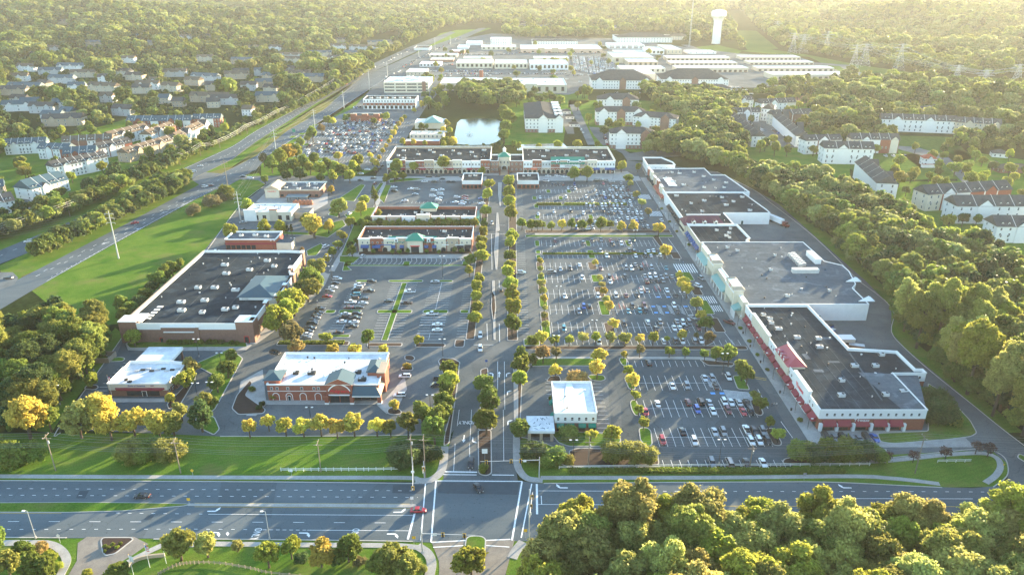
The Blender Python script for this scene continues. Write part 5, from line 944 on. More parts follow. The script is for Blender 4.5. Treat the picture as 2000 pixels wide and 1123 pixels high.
b=MB(); b.box(-59.5,392.6,0,-50.8,398,7.4,cream); b.box(-57.5,392.5,.1,-53,392.6,3.9,glass); hiproof(b,-60.3,391.8,-50,400,7.5,3.4,greenroof,None,.3); b.build('green_gable_entrance',p1.o)
word('PARISIAN',.9,(-55.2,392.4,6.4),(R(90),0,0),white,.03,'sign',p1.o) if False else None
b=MB()
for x in (-66,-47.5):
    b.face([(x-4.6,394.4,5.6),(x+4.6,394.4,5.6),(x+4.6,397,8.6),(x-4.6,397,8.6)],greenroof); b.box(x-1,394,6.0,x+1,396.5,7.8,white); b.box(x-.4,393.95,6.3,x+.4,394,7.4,glass); b.face([(x-1.2,393.9,7.8),(x+1.2,393.9,7.8),(x,393.9,8.8)],white)
b.build('green_dormer_roof',p1.o)
p1.units([(-82,401),(-77,401.5),(-71,402.5),(-62,400),(-45,400.5),(-36,400.5),(-28.5,401),(-40,412)],1.7,1.7); p1.vents(24,3,1.7)
word('Corner Bakery' if 0 else 'SHOPS',.01,(0,0,-5),(0,0,0),white) if False else None
b=MB(); 
for x,w_,m_ in ((-72,7,bluem),(-55.2,5.5,MATS['sign_red']),(-38,4,white),(-80,4,dark),(-30,5,white)): b.box(x-w_/2,394.3 if x<-60 or x>-50 else 392.3,4.0,x+w_/2,394.42 if x<-60 or x>-50 else 392.42,4.45,m_)
b.build('sign_band',p1.o)
p2=B('shop_row','farther row of shops with green gable between the parallel lots','shops',rect(-88,438.5,-23,461.5),7.0,brick,roofdark,par=2.0); 
for k in range(7): p2.bump(0,(k+.5)/7,8.4,7.2+(k==3)*1.1,.25,(cream,tan,siding,cream)[k%4],trim,.9,'shop_front')
b=MB(); b.box(-59,456,5,-49,463,7.4,cream); hiproof(b,-59.5,455,-48.5,464,7.4,3,greenroof,None,.3); b.build('green_gable_roof',p2.o)
p2.wins(0,14,4.8,.9,1.2,'w',out=.3); p2.units([(-78,446),(-70,446),(-45,446),(-37,446),(-30,446),(-62,452),(-58,453),(-54,450)],1.7,2.0); p2.vents(14,13,2.0)
b=MB(); b.box(-23.4,444,0,-21,460,4.5,greenroof); b.build('green_side_canopy',p2.o)
# rear mall
r1=B('shop_row','long dark-roofed rear mall wing left of the plaza tower','mall',rect(-100,576,-17.5,629),9.8,tan,roofdark,par=1.2); r2=B('shop_row','long dark-roofed rear mall wing right of the plaza tower','mall',rect(9,576,82.3,627),9.8,cream,roofdark,par=1.2)
cl=[siding,cream,brick,tan,siding2,cream,brick,siding,tan]
for bb,n in ((r1,11),(r2,10)):
    a,d,L,nn=bb.edge(0)
    for k in range(n): bb.bump(0,(k+.5)/n,L/n-.3,(10.0,10.7,9.7)[k%3],.3,cl[(k*2)%9],trim,1.0,'shop_front'); bb.bump(0,(k+.5)/n,L/n-.8,4.8,.5,(brick,brick2,tan)[k%3],trim,.2,'ground_floor_front')
    bb.wins(0,n*3,6.6,1.1,1.6,'w',out=.35); bb.wins(0,n*2,.3,3.0,3.4,'arch',fr=cream,out=.55); bb.band(10.2,10.7,trim,.2,edges=[1,2,3])
r1.units([(-94,600),(-88,590),(-78,604),(-66,612),(-58,600),(-44,606),(-30,596),(-24,620),(-92,618),(-70,620),(-50,618),(-34,612)],2.6,1.2); r1.vents(30,21,1.2)
r2.units([(18,615),(30,618),(45,600),(55,616),(70,612),(76,600),(62,598),(26,596)],2.8,1.2); r2.vents(28,22,1.2)
r2.awn(0,[.12],5,3.6,1.6,1.4,mat('orange_awning',(.6,.16,.08),.8,.05),.5); r2.awn(0,[.8,.92,.97],4.6,3.6,1.6,1.4,awb,.5); r1.awn(0,[.15,.35,.62,.8],4.4,3.6,1.5,1.3,awr,.5)
b=MB(); b.face([(31,574.4,8.0),(58,574.4,8.0),(58,580,12.6),(31,580,12.6)],greenroof); b.face([(31,574.4,8.0),(31,580,12.6),(31,580,8)],greenroof); b.face([(58,574.4,8),(58,580,8),(58,580,12.6)],greenroof); b.build('green_mansard',r2.o)
b=MB(); b.box(38,573.7,5.2,54,574.0,7.6,white); b.build('sign_board',r2.o); word('SEPHORA',1.9,(46,573.6,6.4),(R(90),0,0),dark,.03,'sign',r2.o)
for x in (36,45,54): b=MB(); b.box(x-.9,574,9,x+.9,577,11,white); b.box(x-.5,573.9,9.3,x+.5,574,10.6,glass); b.build('dormer',r2.o)
for bb,x0,x1 in ((r1,-17,-6),(r2,-5+4,9)):
    pass
ct=B('clock_tower','cream plaza tower with green pyramid roof between the two rear wings','tower',rect(-10.5,584,-2,592),11.5,cream,greenroof,par=.3); addroof(ct,-11,583.5,-1.5,592.5,11.6,3.6,greenroof)
ct.wins(0,1,.2,4.6,4.6,'arch',fr=trim); ct.wins(0,3,6.2,1,2,'w'); b=MB(); b.lathe(-6.2,588,[(1.2,15),(1.2,17),(1.5,17),(0,19)],trim,8); b.build('cupola',ct.o)
b=MB(); b.box(-10,570,.1,-9.3,584,4,brick); b.box(-3.2,570,.1,-2.5,584,4,brick); [b.box(-9.3,570+k,.1,-3.2,584,.1+.3*(k+1),tan) for k in range(4)]; b.build('plaza_steps',ct.o)
for x0,x1 in ((-17.3,-11),(-1.6,8.8)):
    q=B('link_block','%s brick block beside the plaza tower'%('left' if x0<-10 else 'right'),'shops',rect(x0,577,x1,600),10.0,brick2,roofdark,par=.8); q.wins(0,3,6.5,1.1,1.7,'w'); q.wins(0,3,2.2,1.1,1.7,'w'); q.band(9.7,10.2,trim,.25)
for x0,x1,l in ((-37,-22.5,'left'),(4,20,'right')):
    q=B('pavilion','small brick pavilion with dark roof, %s of the upper main street'%l,'pavilion',rect(x0,530,x1,553),6.2,white,roofdark,par=.5); q.band(0,3.4,brick,.05,'brick_base'); q.wins(0,5,.5,2.2,2.4,'shop',out=.06); q.band(6.0,6.4,trim,.25); q.units([(x0+5,545),(x0+9,546)],2.2,1.0)
# ---- outparcels
q=B('restaurant','tan-roofed brick chicken restaurant with drive-through near the highway','restaurant',rect(-176,506,-137,530),5.4,brick2,roofgrey,par=.7); q.wins(0,8,.8,2.2,1.8,'shop'); q.units([(-163,514),(-158,520),(-153,511),(-148,518),(-160,525),(-144,524),(-150,525),(-141,512)],2.4,.7,metal); q.band(5.3,5.8,cream,.2)
b=MB(); b.box(-175.5,505.2,0,-165.5,510,6.4,cream); hiproof(b,-175.5,505,-165.5,522,6.4,2.8,tan,0,.4); b.build('entrance_gable',q.o); word('Chick-fil-A',1.4,(-170.5,504.9,4.9),(R(90),0,0),MATS['sign_red'],.03,'sign',q.o)
b=MB(); b.box(-158,494,3.4,-143,502,3.9,slate); [b.box(x,y,0,x+.3,y+.3,3.4,dark) for x in (-157,-151,-144) for y in (495,501)]; b.build('drive_through_canopy',q.o)
q=B('restaurant','pale bakery outparcel with white roof and front patio','restaurant',rect(-172,452,-142,471),6.2,cream,roofwhite,par=.7); q.wins(0,6,.6,2.2,3.2,'shop'); q.bump(0,.12,8,7.2,.5,siding,trim); q.bump(0,.62,5,7.4,.4,beige,brick); q.units([(-160,460),(-152,462),(-166,463)],2.2,.7); q.vents(8,3,.7)
b=MB(); b.box(-141.8,457,0,-132,468,4,tan,roofgrey); b.build('side_pavilion',q.o)
q=B('bank','brown brick bank with red band and slate roof behind the grocery store','bank',rect(-165,398,-136,412),6.4,brick,roofgrey,par=.7); q.band(3.2,4.2,awr,.3,'red_band'); q.band(6.0,6.6,trim,.25); q.wins(0,6,.4,2.4,2.4,'shop',t0=0,t1=.6); q.units([(-158,405),(-150,406),(-143,404)],2.2,.7)
b=MB(); b.box(-135.8,398,0,-127,405,4.2,cream,roofgrey); b.build('drive_through_wing',q.o)
# ---- northern district: (label, cat, x0,x1, y back, y front, y base, wall, roof, windows rows, cols)
def far(name,lab,cat,x0,x1,yb,yf,yg,wall,roof,rows=0,cols=0,cap=trim,group=None,par=.5,kind='w',extra=None,ww=1.6):
    h=HZ(yf,yg); y0=G(x0,yg)[1]; y1=G(x0,yb,h)[1]; s=(yg+45)*cP/CH; X0=(x0-1000)/s; X1=(x1-1000)/s
    q=B(name,lab,cat,rect(X0,y0,X1,max(y1,y0+8)),h,wall,roof,cap,group,par)
    for r in range(rows): q.wins(0,cols,h*(r+.25)/rows*.92+.3,ww,h/rows*.5,kind)
    return q,h,X0,y0,X1,y1
q,h,x0,y0,x1,y1=far('office_building','white office block with three dark window bands near the highway','office',750,837,150,161,182,cream,roofwhite); [q.wins(0,4,h*k+.6,(x1-x0)/4-2.2,h*.13,'strip') for k in (.12,.42,.70)]; q.wins(1,3,h*.3,8,2,'strip'); q.bump(0,.9,5,h+1,.6,brick2,trim,2); q.units([(x0+20,y0+25),(x0+40,y0+30),(x0+30,y0+45)],9,.5,white,3)
q,h,x0,y0,x1,y1=far('office_building','white colonnaded office block with brick middle storey above the northern lot','office',710,812,187,194,214,white,roofdark); q.band(h*.38,h*.62,brick,.15,'brick_storey',[0]); q.wins(0,18,h*.68,1.4,2.4,'w'); q.wins(0,12,.6,3.4,3.6,'shop'); q.wins(0,12,h*.42,1.6,1.6,'w',out=.16); q.units([(x0+8+k*9,y0+8) for k in range(6)],4,.5,unitm,1.5)
q,h,x0,y0,x1,y1=far('restaurant','brown brick restaurant with stepped parapets in the northern lot','restaurant',685,741,221,226,239,brick,roofdark,0); [q.bump(0,t,6,h+1.5,.6,brick,tan,3) for t in (.1,.5,.9)]; q.wins(0,8,.8,2,2.4,'w')
q,h,x0,y0,x1,y1=far('restaurant','cream restaurant with teal hipped roof beside the pond','restaurant',810,868,232,240,252,cream,roofwhite); addroof(q,x0+10,y0-2,x1-4,y0+24,h,5,tealroof)
q,h,x0,y0,x1,y1=far('store','low cream shop with cluttered flat roof behind the rear mall','store',800,866,256,263,272,cream,roofbeige,1,8); q.units([(x0+6+k*4,y0+8+(k%3)*5) for k in range(8)],2.2,.5)
far('store','brick shop with white flat roof against the rear mall','store',792,858,272,276,284,brick,roofwhite)
q,h,x0,y0,x1,y1=far('warehouse_store','beige warehouse store with white roof behind the pond','store',860,930,152,163,177,beige,roofwhite,1,5,kind='shop',ww=3); 
q,h,x0,y0,x1,y1=far('supermarket','wide white-roofed supermarket with solar-blue front behind the pond','store',968,1107,153,166,183,beige,roofwhite,1,9,kind='shop',ww=4); q.bump(0,.5,16,h+1.5,1,cream,trim,4); q.bump(0,.05,8,h+1,1,tan,trim,4); q.vents(20,33,.5); q.units([(x0+20+k*16,y0+30+(k%3)*14) for k in range(7)],3.4,.5)
q,h,x0,y0,x1,y1=far('store','square tan-fronted store with beige roof beside the warehouse store','store',920,968,152,165,180,brick2,roofbeige,0); q.bump(0,.15,7,h+4,1,brick,trim,5)
q,h,x0,y0,x1,y1=far('clock_tower','brick clock tower rising from the northern lot','tower',936,943,139,138,155,brick,roofdark,0)
far('store','long cream shop row left of the northern lot centre','store',891,962,116,123,134,cream,roofwhite,1,8,kind='shop',ww=4); far('store','narrow cream shop in the middle of the northern lot','store',966,1030,117,124,135,cream,roofwhite,1,8,kind='shop',ww=3.5)
q,h,x0,y0,x1,y1=far('store','long white shop row right of the northern lot centre','store',1035,1110,117,125,137,siding,roofwhite,1,9,kind='shop',ww=3.5); q.vents(12,3,.5)
far('store','second pale row standing behind the long white shop row','store',1043,1112,110,114,119,cream,roofwhite); far('store','pale shop row behind the left cream shops','store',905,960,110,113,119,cream,roofwhite)
q,h,x0,y0,x1,y1=far('department_store','wide pink-fronted department store facing the northern lot','store',1017,1177,88,96,104,mat('pink_stucco',(.52,.36,.28),.8,.08),roofwhite,0); [q.bump(0,t,14,h+2,1,tan,trim,4) for t in (.25,.42,.6)]; q.wins(0,10,.6,5,3,'shop')
far('restaurant','small white restaurant with dark frontage near the highway end','restaurant',819,860,120,125,131,white,roofwhite,1,6,kind='shop',ww=3); far('store','beige shop with tan roof beyond the office blocks','store',793,830,134,141,149,beige,roofbeige,1,5); far('store','small brick shop past the white restaurant','store',840,885,113,117,122,brick2,roofbeige); far('store','red brick bank-like shop by the highway bend','store',880,906,97,101,106,brick,roofwhite)
far('house','white house-like clinic beside the highway','clinic',808,838,90,94,99,siding,shingle); far('store','white box store near the far highway','store',910,940,80,84,89,white,roofwhite); far('store','long white shed near the far highway','store',893,915,88,92,96,white,roofwhite)
q,h,x0,y0,x1,y1=far('hotel','white three-storey hotel on the skyline left of centre','hotel',958,999,73,76,90,white,roofwhite,3,9)
q,h,x0,y0,x1,y1=far('apartment_building','long white apartment block behind the pink department store','apartments',1040,1129,77,81,88,siding,shingle,2,18); addroof(q,x0,y0,x1,y0+30,h,3,shingle)
q,h,x0,y0,x1,y1=far('apartment_building','broad pale apartment block with grey hipped roof on the tree line','apartments',1207,1314,68,74,84,siding,shingle,3,20); addroof(q,x0,y0,x1,y0+70,h,9,shingle)
q,h,x0,y0,x1,y1=far('apartment_building','gabled pale apartment house beside the radio mast','apartments',1308,1350,68,72,79,cream,shingleb,3,8); addroof(q,x0,y0,x1,y0+40,h,6,shingleb)
far('office_building','white two-storey office with dark window band above the shops','office',1190,1260,84,89,96,white,roofwhite,2,6,kind='strip',ww=9)
far('store','large white-roofed store in the upper shopping centre','store',1198,1277,102,112,124,beige,roofwhite,1,5,kind='shop',ww=5); far('store','brown-fronted store with white roof in the upper shopping centre','store',1227,1286,111,121,131,tan,roofwhite,1,6,kind='shop',ww=4)
far('store','pale low store edging the upper shopping centre','store',1212,1300,128,134,143,cream,roofwhite,1,9,kind='shop',ww=3); far('store','white-roofed shop hard by the grey hipped apartments','store',1213,1280,136,144,156,cream,roofwhite); far('warehouse','single white warehouse right of the office','warehouse',1303,1332,88,97,107,beige,roofwhite,1,4)
for i,(a,b_,c,d,e) in enumerate(((1303,1427,109,113,119),(1310,1441,119,123,128),(1322,1462,128,133,142),(1450,1565,108,112,118),(1465,1591,118,122,127),(1480,1630,129,133,140),(1508,1665,140,146,156))):
    q,h,x0,y0,x1,y1=far('warehouse','long white-roofed flex warehouse, %s from the back in the %s bank'%(ORD[i%3 if i<3 else i-3],'left' if i<3 else 'right'),'warehouse',a,b_,c,d,e,beige,roofwhite,group='flex warehouses'); q.wins(0,14,.4,5,h*.5,'w',fr=brick2); 
far('store','white-roofed store between the supermarket and hipped apartments','store',1112,1150,126,134,145,cream,roofwhite,1,5,kind='shop',ww=4) if 0 else None
far('store','wide pale store behind the upper shopping centre','store',1200,1262,98,101,105,cream,roofwhite,1,7,kind='shop',ww=4); far('store','beige store at the left rear of the northern lot','store',838,892,104,108,113,beige,roofbeige,1,5,kind='shop',ww=4); far('store','long white store left of the pink department store','store',940,1008,88,92,98,cream,roofwhite,1,7,kind='shop',ww=4)
far('store','pale shop block beside the single white warehouse','store',1266,1298,92,98,107,siding,roofwhite,1,4,kind='shop',ww=4); far('store','flat white building beyond the far warehouses','store',1345,1400,98,102,106,white,roofwhite,1,5); far('store','cream shop block at the right of the northern car park','store',1135,1172,150,157,166,cream,roofwhite,1,5,kind='shop',ww=4) if 0 else None
# ---- apartments and townhouses
def hipblock(name,lab,cat,c,L,W,ang,h,wall,roof,hh,rows,colsL,colsW,group=None,base=None,rin=None,gables=0,over=.7,z=None):
    cx,cy=c; ca,sa=math.cos(ang),math.sin(ang); P=[(cx+a*ca-b_*sa,cy+a*sa+b_*ca) for a,b_ in((-L/2,-W/2),(L/2,-W/2),(L/2,W/2),(-L/2,W/2))]
    q=B(name,lab,cat,P,h,wall,roof,trim,group,0,z); m=MB(); hiproof(m,cx-L/2,cy-W/2,cx+L/2,cy+W/2,q.h,hh,roof,rin,over,ang,(cx,cy)); ro=m.build('roof',q.o)
    if rin==0:
        m=MB()
        for sx in (-1,1):
            pts=[(sx*L/2,-W/2),(sx*L/2,W/2)]; T=[(cx+a*ca-b_*sa,cy+a*sa+b_*ca) for a,b_ in pts+[(sx*L/2,0)]]; m.face([(*T[0],q.h),(*T[1],q.h),(*T[2],q.h+hh)],wall)
        m.build('gable_end',q.o)
    if base: q.band(0,h/rows,base,.06,'brick_base')
    for r in range(rows):
        z_=h*(r+.28)/rows; q.wins(0,colsL,z_,1.25,h/rows*.5); q.wins(1,colsW,z_,1.25,h/rows*.5); q.wins(3,colsW,z_,1.25,h/rows*.5)
    q.ang=ang; q.L=L; q.W=W; q.hh=hh; q.c=c
    return q
def gab(q,t,w,m,hh=None,side=-1,out=.5):
    "cross gable on the long front wall"
    ca,sa=math.cos(q.ang),math.sin(q.ang); X=(t-.5)*q.L; d=side*(q.W/2+out); hh=hh or w*.42; z=q.h
    T=lambda a,b_,zz:(q.c[0]+a*ca-b_*sa,q.c[1]+a*sa+b_*ca,zz); b=MB(); y1=side*q.W*.05
    b.face([T(X-w/2,d,z),T(X+w/2,d,z),T(X,d,z+hh)],m); b.face([T(X-w/2,d,q.z),T(X+w/2,d,q.z),T(X+w/2,d,z),T(X-w/2,d,z)],m)
    for sx in (-1,1): b.face([T(X+sx*w/2,d,q.z),T(X+sx*w/2,side*q.W/2,q.z),T(X+sx*w/2,side*q.W/2,z),T(X+sx*w/2,d,z)],m)
    r=shingle; b.face([T(X-w/2-.3,d+side*.3,z-.1),T(X,d+side*.3,z+hh+.1),T(X,y1,z+hh+.1),T(X-w/2-.3,y1,z-.1)],r); b.face([T(X+w/2+.3,d+side*.3,z-.1),T(X+w/2+.3,y1,z-.1),T(X,y1,z+hh+.1),T(X,d+side*.3,z+hh+.1)],r)
    k=b.build('gable',q.o)
def apt(lab,px,py,L,W,ang,h,rows,gables=(),wall=siding,base=brick2,roof=None,hh=4.5,cols=None,cat='apartments',group=None):
    q=hipblock('apartment_building',lab,cat,G(px,py),L,W,R(ang),h,wall,roof or shingle,hh,rows,cols or int(L/3.6),int(W/4.5),group,base); [gab(q,t,9,brick2 if k%2 else wall) for k,t in enumerate(gables)]; return q
q=apt('long four-storey white apartment block with stepped grey roof by the pond',1057,242,36,98,0,14,4,[.5],hh=5); [gab(q,.95,8,siding)]; 
c=G(1057,242)
for k in range(5): b=MB(); b.box(c[0]+12,c[1]-40+k*18,14,c[0]+20,c[1]-33+k*18,17.4,siding,roofwhite); b.build('stair_tower',q.o)
apt('white and brick apartment block with arched central gable',1210,242,52,20,-2,14,4,[.15,.5,.85]); apt('pale apartment wing behind the arched central gable block',1205,212,48,26,-4,12,3,[.3,.7],hh=6); apt('pale apartment wing angled right of the central gable block',1280,250,44,20,-22,12,4,[.3,.75]); apt('white four-storey apartment block at the wood edge near the rear mall',1232,287,40,20,-4,14,4,[.25,.8]); 
apt('broad grey hip-roofed apartment block left of its twin',1212,170,86,52,-2,12,3,[.12,.5,.88],hh=12,base=None); apt('broad grey hip-roofed apartment block right of its twin',1350,168,94,50,-3,12,3,[.12,.5,.88],hh=12,base=None); apt('lower grey-roofed apartment wing in front of the hip-roofed twins',1375,188,66,22,-3,11,3,[.4],base=None)
TH=0
def town(lab,a,b_,W,h,n,cols,roof,group,front='-',z=None,dormers=True,hh=None,rows=3,zz=None):
    A=Vector(G(*a)); Bv=Vector(G(*b_)); d=Bv-A; L=d.length; ang=math.atan2(d.y,d.x); nn=Vector((-d.y,d.x))/L; c=(A+Bv)/2+nn*W/2
    q=hipblock('townhouse_row',lab,'townhouses',(c.x,c.y),L,W,ang,h,cols[0],roof,hh or W*.36,rows,n*2,2,group,None,0)
    for k in range(n):
        if cols[k%len(cols)] is not cols[0]: q.bump(0,(k+.5)/n,L/n-.1,h-.05,.12,cols[k%len(cols)],cols[k%len(cols)],.1,'unit_front'); 
        q.wins(0,2,h*.35,1.1,h*.16,ts=[(k+.3)/n,(k+.7)/n],out=.14)
        if dormers:
            if k%3==1: gab(q,(k+.5)/n,L/n*.8,cols[(k+1)%len(cols)],side=-1)
            else:
                T=lambda u,v,z_:(c.x+u*math.cos(ang)-v*math.sin(ang),c.y+u*math.sin(ang)+v*math.cos(ang),z_); X=((k+.5)/n-.5)*L
                for s_ in (-L/n*.18,L/n*.18):
                    m=MB(); x=X+s_; z0=q.h+.4; m.face([T(x-.6,-W*.42,z0),T(x+.6,-W*.42,z0),T(x+.6,-W*.42,z0+1.3),T(x,-W*.42,z0+1.9),T(x-.6,-W*.42,z0+1.3)],trim); m.face([T(x-.35,-W*.425,z0+.2),T(x+.35,-W*.425,z0+.2),T(x+.35,-W*.425,z0+1.2),T(x-.35,-W*.425,z0+1.2)],glass)
                    m.face([T(x-.7,-W*.43,z0+1.3),T(x,-W*.43,z0+2),T(x,-W*.1,z0+2),T(x-.7,-W*.1,z0+1.3)],roof); m.face([T(x+.7,-W*.43,z0+1.3),T(x+.7,-W*.1,z0+1.3),T(x,-W*.1,z0+2),T(x,-W*.43,z0+2)],roof); m.build('dormer',q.o)
        if k:
            T=lambda u,v,z_:(c.x+u*math.cos(ang)-v*math.sin(ang),c.y+u*math.sin(ang)+v*math.cos(ang),z_); X=(k/n-.5)*L; m=MB(); z0=q.h; H2=q.hh
            m.face([T(X-.12,-W/2-.7,z0+.12),T(X+.12,-W/2-.7,z0+.12),T(X+.12,0,z0+H2+.32),T(X-.12,0,z0+H2+.32)],trim); m.face([T(X-.12,W/2+.7,z0+.12),T(X-.12,0,z0+H2+.32),T(X+.12,0,z0+H2+.32),T(X+.12,W/2+.7,z0+.12)],trim); m.build('party_wall_coping',q.o)
    return q
S=siding; gR='townhouse rows east of the wood'; gL='townhouse rows left of the highway'
town('four-storey white townhouse row with roof terraces above the wood',(1606,320),(1702,322),14,13,4,[S],shingle,gR); town('brick and cream townhouse row with round dormers behind the white terrace row',(1660,299),(1752,300),13,12,5,[cream,cream,S,brick,brick],shingle,gR)
town('short brick and white townhouse row left of the terrace row',(1570,302),(1640,300),12,12,3,[S,brick2],shingle,gR); town('diagonal townhouse row ending in a tall white gable',(1748,392),(1702,348),14,12,5,[S,brick2,cream],shingle,gR,hh=5.5)
town('cream and brick townhouse row behind the tall white gable',(1806,413),(1968,402),14,11.5,6,[cream,brick,S,brick,S,brick],shingle,gR); town('large white townhouse row with balconies at the right edge',(1862,437),(2045,437),15,11.5,5,[S],shingle,gR); town('nearest dark-roofed townhouse row at the right edge',(1940,474),(2080,476),14,10,4,[S],shingle,gR)
town('long white balcony townhouse row with three gables on the right rise',(1718,256),(1865,262),14,12,7,[S],shingle,gR); town('beige townhouse row behind the orange tree on the right rise',(1862,263),(1950,268),13,12,5,[beige],shingle,gR); town('small white gabled house row peeking over the right rise',(1795,232),(1835,228),12,8,2,[S],shingle,gR)
town('upper grey-roofed townhouse row at the cluster top left',(1484,222),(1552,219),13,11,4,[S,cream],shingle,gR); town('second grey-roofed townhouse row below the cluster top',(1508,246),(1584,243),13,11,4,[cream,S,brick2],shingle,gR); town('diagonal white townhouse row stepping down the cluster middle',(1578,288),(1530,246),12,10,5,[S,brick2],shingle,gR,hh=4.5)
town('long diagonal row of saw-tooth white roofs by the grove',(1492,288),(1432,238),12,10,7,[S],shingle,gR); town('brick gabled townhouse row above the saw-tooth roofs',(1432,238),(1482,238),12,10,3,[S,brick],shingle,gR); town('white townhouse row at the upper left of the cluster',(1432,214),(1470,212),12,10,3,[S],shingle,gR); town('tall white townhouse end block beside the brick gables',(1484,236),(1508,238),14,13,2,[S],shingle,gR)
q=hipblock('farmhouse','small white farmhouse with red roof on the far green','house',G(1811,322),10,9,R(-8),6,S,mat('red_shingle',(.35,.08,.04),.8,.1),3.4,2,3,2,None); gab(q,.5,4,S); b=MB(); c=G(1811,326); b.box(c[0]-6,c[1]-4,.1,c[0]+6,c[1]-1,2.6,trim,MATS['red_shingle']); b.build('porch',q.o)
hipblock('house','low brown bungalow beyond the curving road at the right edge','house',G(1975,335),26,12,R(0),3.5,brick2,shingleb,3,1,5,2); hipblock('house','small grey cottage among trees at the right edge','house',G(1950,306),12,10,R(-20),3.5,S,shingle,3,1,3,2); hipblock('shed','tiny garden shed near the grey cottage','shed',G(1942,324),5,4,R(-20),2.6,tan,shingle,1.6,1,1,1)
town('white townhouse row with dark roof at the left edge',(12,303),(92,299),12,9,6,[S],slate,gL); town('brown-fronted white townhouse row right of the left edge row',(222,300),(125,299) if 0 else (125,300),12,9,6,[S],shingle,gL) if 0 else town('white and brown townhouse row with patchwork roofs',(126,300),(222,294),12,10,6,[S,tan,brick2],shingleb,gL)
town('dark-roofed townhouse row ending in a white gable in the left cluster',(78,311),(135,313),12,9,4,[S,brick],slate,gL); town('brick-fronted townhouse block with white gable end',(128,322),(190,318),13,9,4,[brick,S],slate,gL)
town('long dark-roofed white townhouse row near the power line',(112,352),(215,330),12,10,7,[S],shingle,gL); town('white townhouse block with large pale gable by the power line',(68,392),(138,372),18,8,4,[S],slate,gL,hh=6); town('white townhouse at the far left edge above the frontage road',(-25,425),(34,414),13,8,3,[S],shingle,gL); town('half-hidden grey townhouse by the left edge',(-40,392),(12,386),12,8,3,[tan],slate,gL)
town('sunlit cream townhouse row with brown roofs in the cluster centre',(224,287),(296,268),13,9,5,[S],shingleb,gL); town('brick gabled townhouse row at the top of the left cluster',(250,254),(312,254),13,9,4,[brick,brick,brick,S],slate,gL); town('brick gabled townhouse row second from the cluster top right',(315,254),(374,253),13,9,4,[brick,S],slate,gL); town('white and brick townhouse row at the cluster top right',(379,250),(432,249),12,9,4,[brick,brick,S],slate,gL)
town('brown-roofed townhouse row in the middle of the left cluster',(300,282),(346,264),12,9,4,[S,brick],shingleb,gL); town('diagonal brown-roofed townhouse row beside the trees',(355,288),(412,258),12,9,5,[S],shingleb,gL); town('dark townhouse row low in the cluster centre',(200,311),(262,298),12,9,4,[S,brick],shingle,gL); town('long low-roofed row hidden by the belt trees',(255,318),(352,288),12,8,7,[tan],shingleb,gL)
for i,(px,py,wd,kind) in enumerate(HOUSE):
    x,y=G(px,py); x2,_=G(px+wd,py); L=max(x2-x,9); 
    if py<30 and i==len(HOUSE)-1: continue
    wl=[siding2,tan,beige,siding][i%4]; an=(-8,4,-18,10,0)[i%5]
    if kind==0 or wd>24: 
        q=hipblock('suburban_house_row','%s suburban row number %s from list'%(1,1),'houses',((x+x2)/2,y+6),L,12,R(an),8,wl,(slate,shingle,shingleb)[i%3],4.5,2,max(2,int(L/6)),2,'suburban roofs among the far trees',None,0,z=None)
        for k in range(max(1,int(L/14))): gab(q,(k+.5)/max(1,int(L/14)),6,wl)
    else: q=hipblock('suburban_house_row','x','houses',((x+x2)/2,y+6),L,11,R(an),7,wl,(slate,shingle,shingleb)[i%3],4.5,2,3,2,'suburban roofs among the far trees',None,0)
    q.o['label']='pale suburban house row with pitched roof showing among the distant trees'
# small garages near apartments
for i,(px,py) in enumerate(((1113,232),(1120,247),(1107,222))): hipblock('garage','small grey-roofed garage, %s from the back beside the pond apartments'%ORD[(1,2,0)[i]],'garage',G(px,py),9,8,0,3,S,shingle,2.4,1,2,1,'apartment garages')
# ---- water tower, mast
X,Y=G(1398,86); b=MB(); wt_=thing('water_tower','tall white water tower with fluted column and bulging tank','water tower',(X,Y,0)); z0=0
n=40; prof=[(9.8,0),(9.6,20),(9.4,44),(9.6,50)]
for k in range(3):
    for i in range(n):
        a0,a1,a2=[2*math.pi*(i+t)/n for t in (0,.5,1)]; r0,z0_=prof[k]; r1,z1_=prof[k+1]
        for aa,ab,f0,f1 in ((a0,a1,1,.965),(a1,a2,.965,1)): b.face([(X+r0*f0*math.cos(aa),Y+r0*f0*math.sin(aa),z0_),(X+r0*f1*math.cos(ab),Y+r0*f1*math.sin(ab),z0_),(X+r1*f1*math.cos(ab),Y+r1*f1*math.sin(ab),z1_),(X+r1*f0*math.cos(aa),Y+r1*f0*math.sin(aa),z1_)],white)
b.build('column',wt_); b=MB(); b.lathe(X,Y,[(9.6,50),(12,56),(16.4,60.5),(16.9,63),(16.9,69),(16.2,71.5),(13,73.6),(6,74.8),(0,75.2)],white,36); b.build('tank',wt_); b=MB(); b.lathe(X,Y,[(16.95,61.5),(17.15,61.5),(17.15,62),(16.95,62)],metal,36); b.lathe(X,Y,[(1.2,75),(1.2,76.5),(0,76.8)],metal,8); b.build('railing',wt_)
X,Y=G(1346,92); b=MB(); 
for k in range(3): a=k*2.09; b.tube((X+1.5*math.cos(a),Y+1.5*math.sin(a),0),(X+.6*math.cos(a),Y+.6*math.sin(a),140),.35,.25,metal,4)
for k in range(28): z=k*5; a=k*2.09; b.tube((X+1.4*math.cos(a),Y+1.4*math.sin(a),z),(X+1.3*math.cos(a+2.09),Y+1.3*math.sin(a+2.09),z+5),.15,.15,metal,3)
o=b.build('radio_mast',off=(X,Y,0)); tag(o,'slender lattice radio mast left of the white water tower','radio mast')

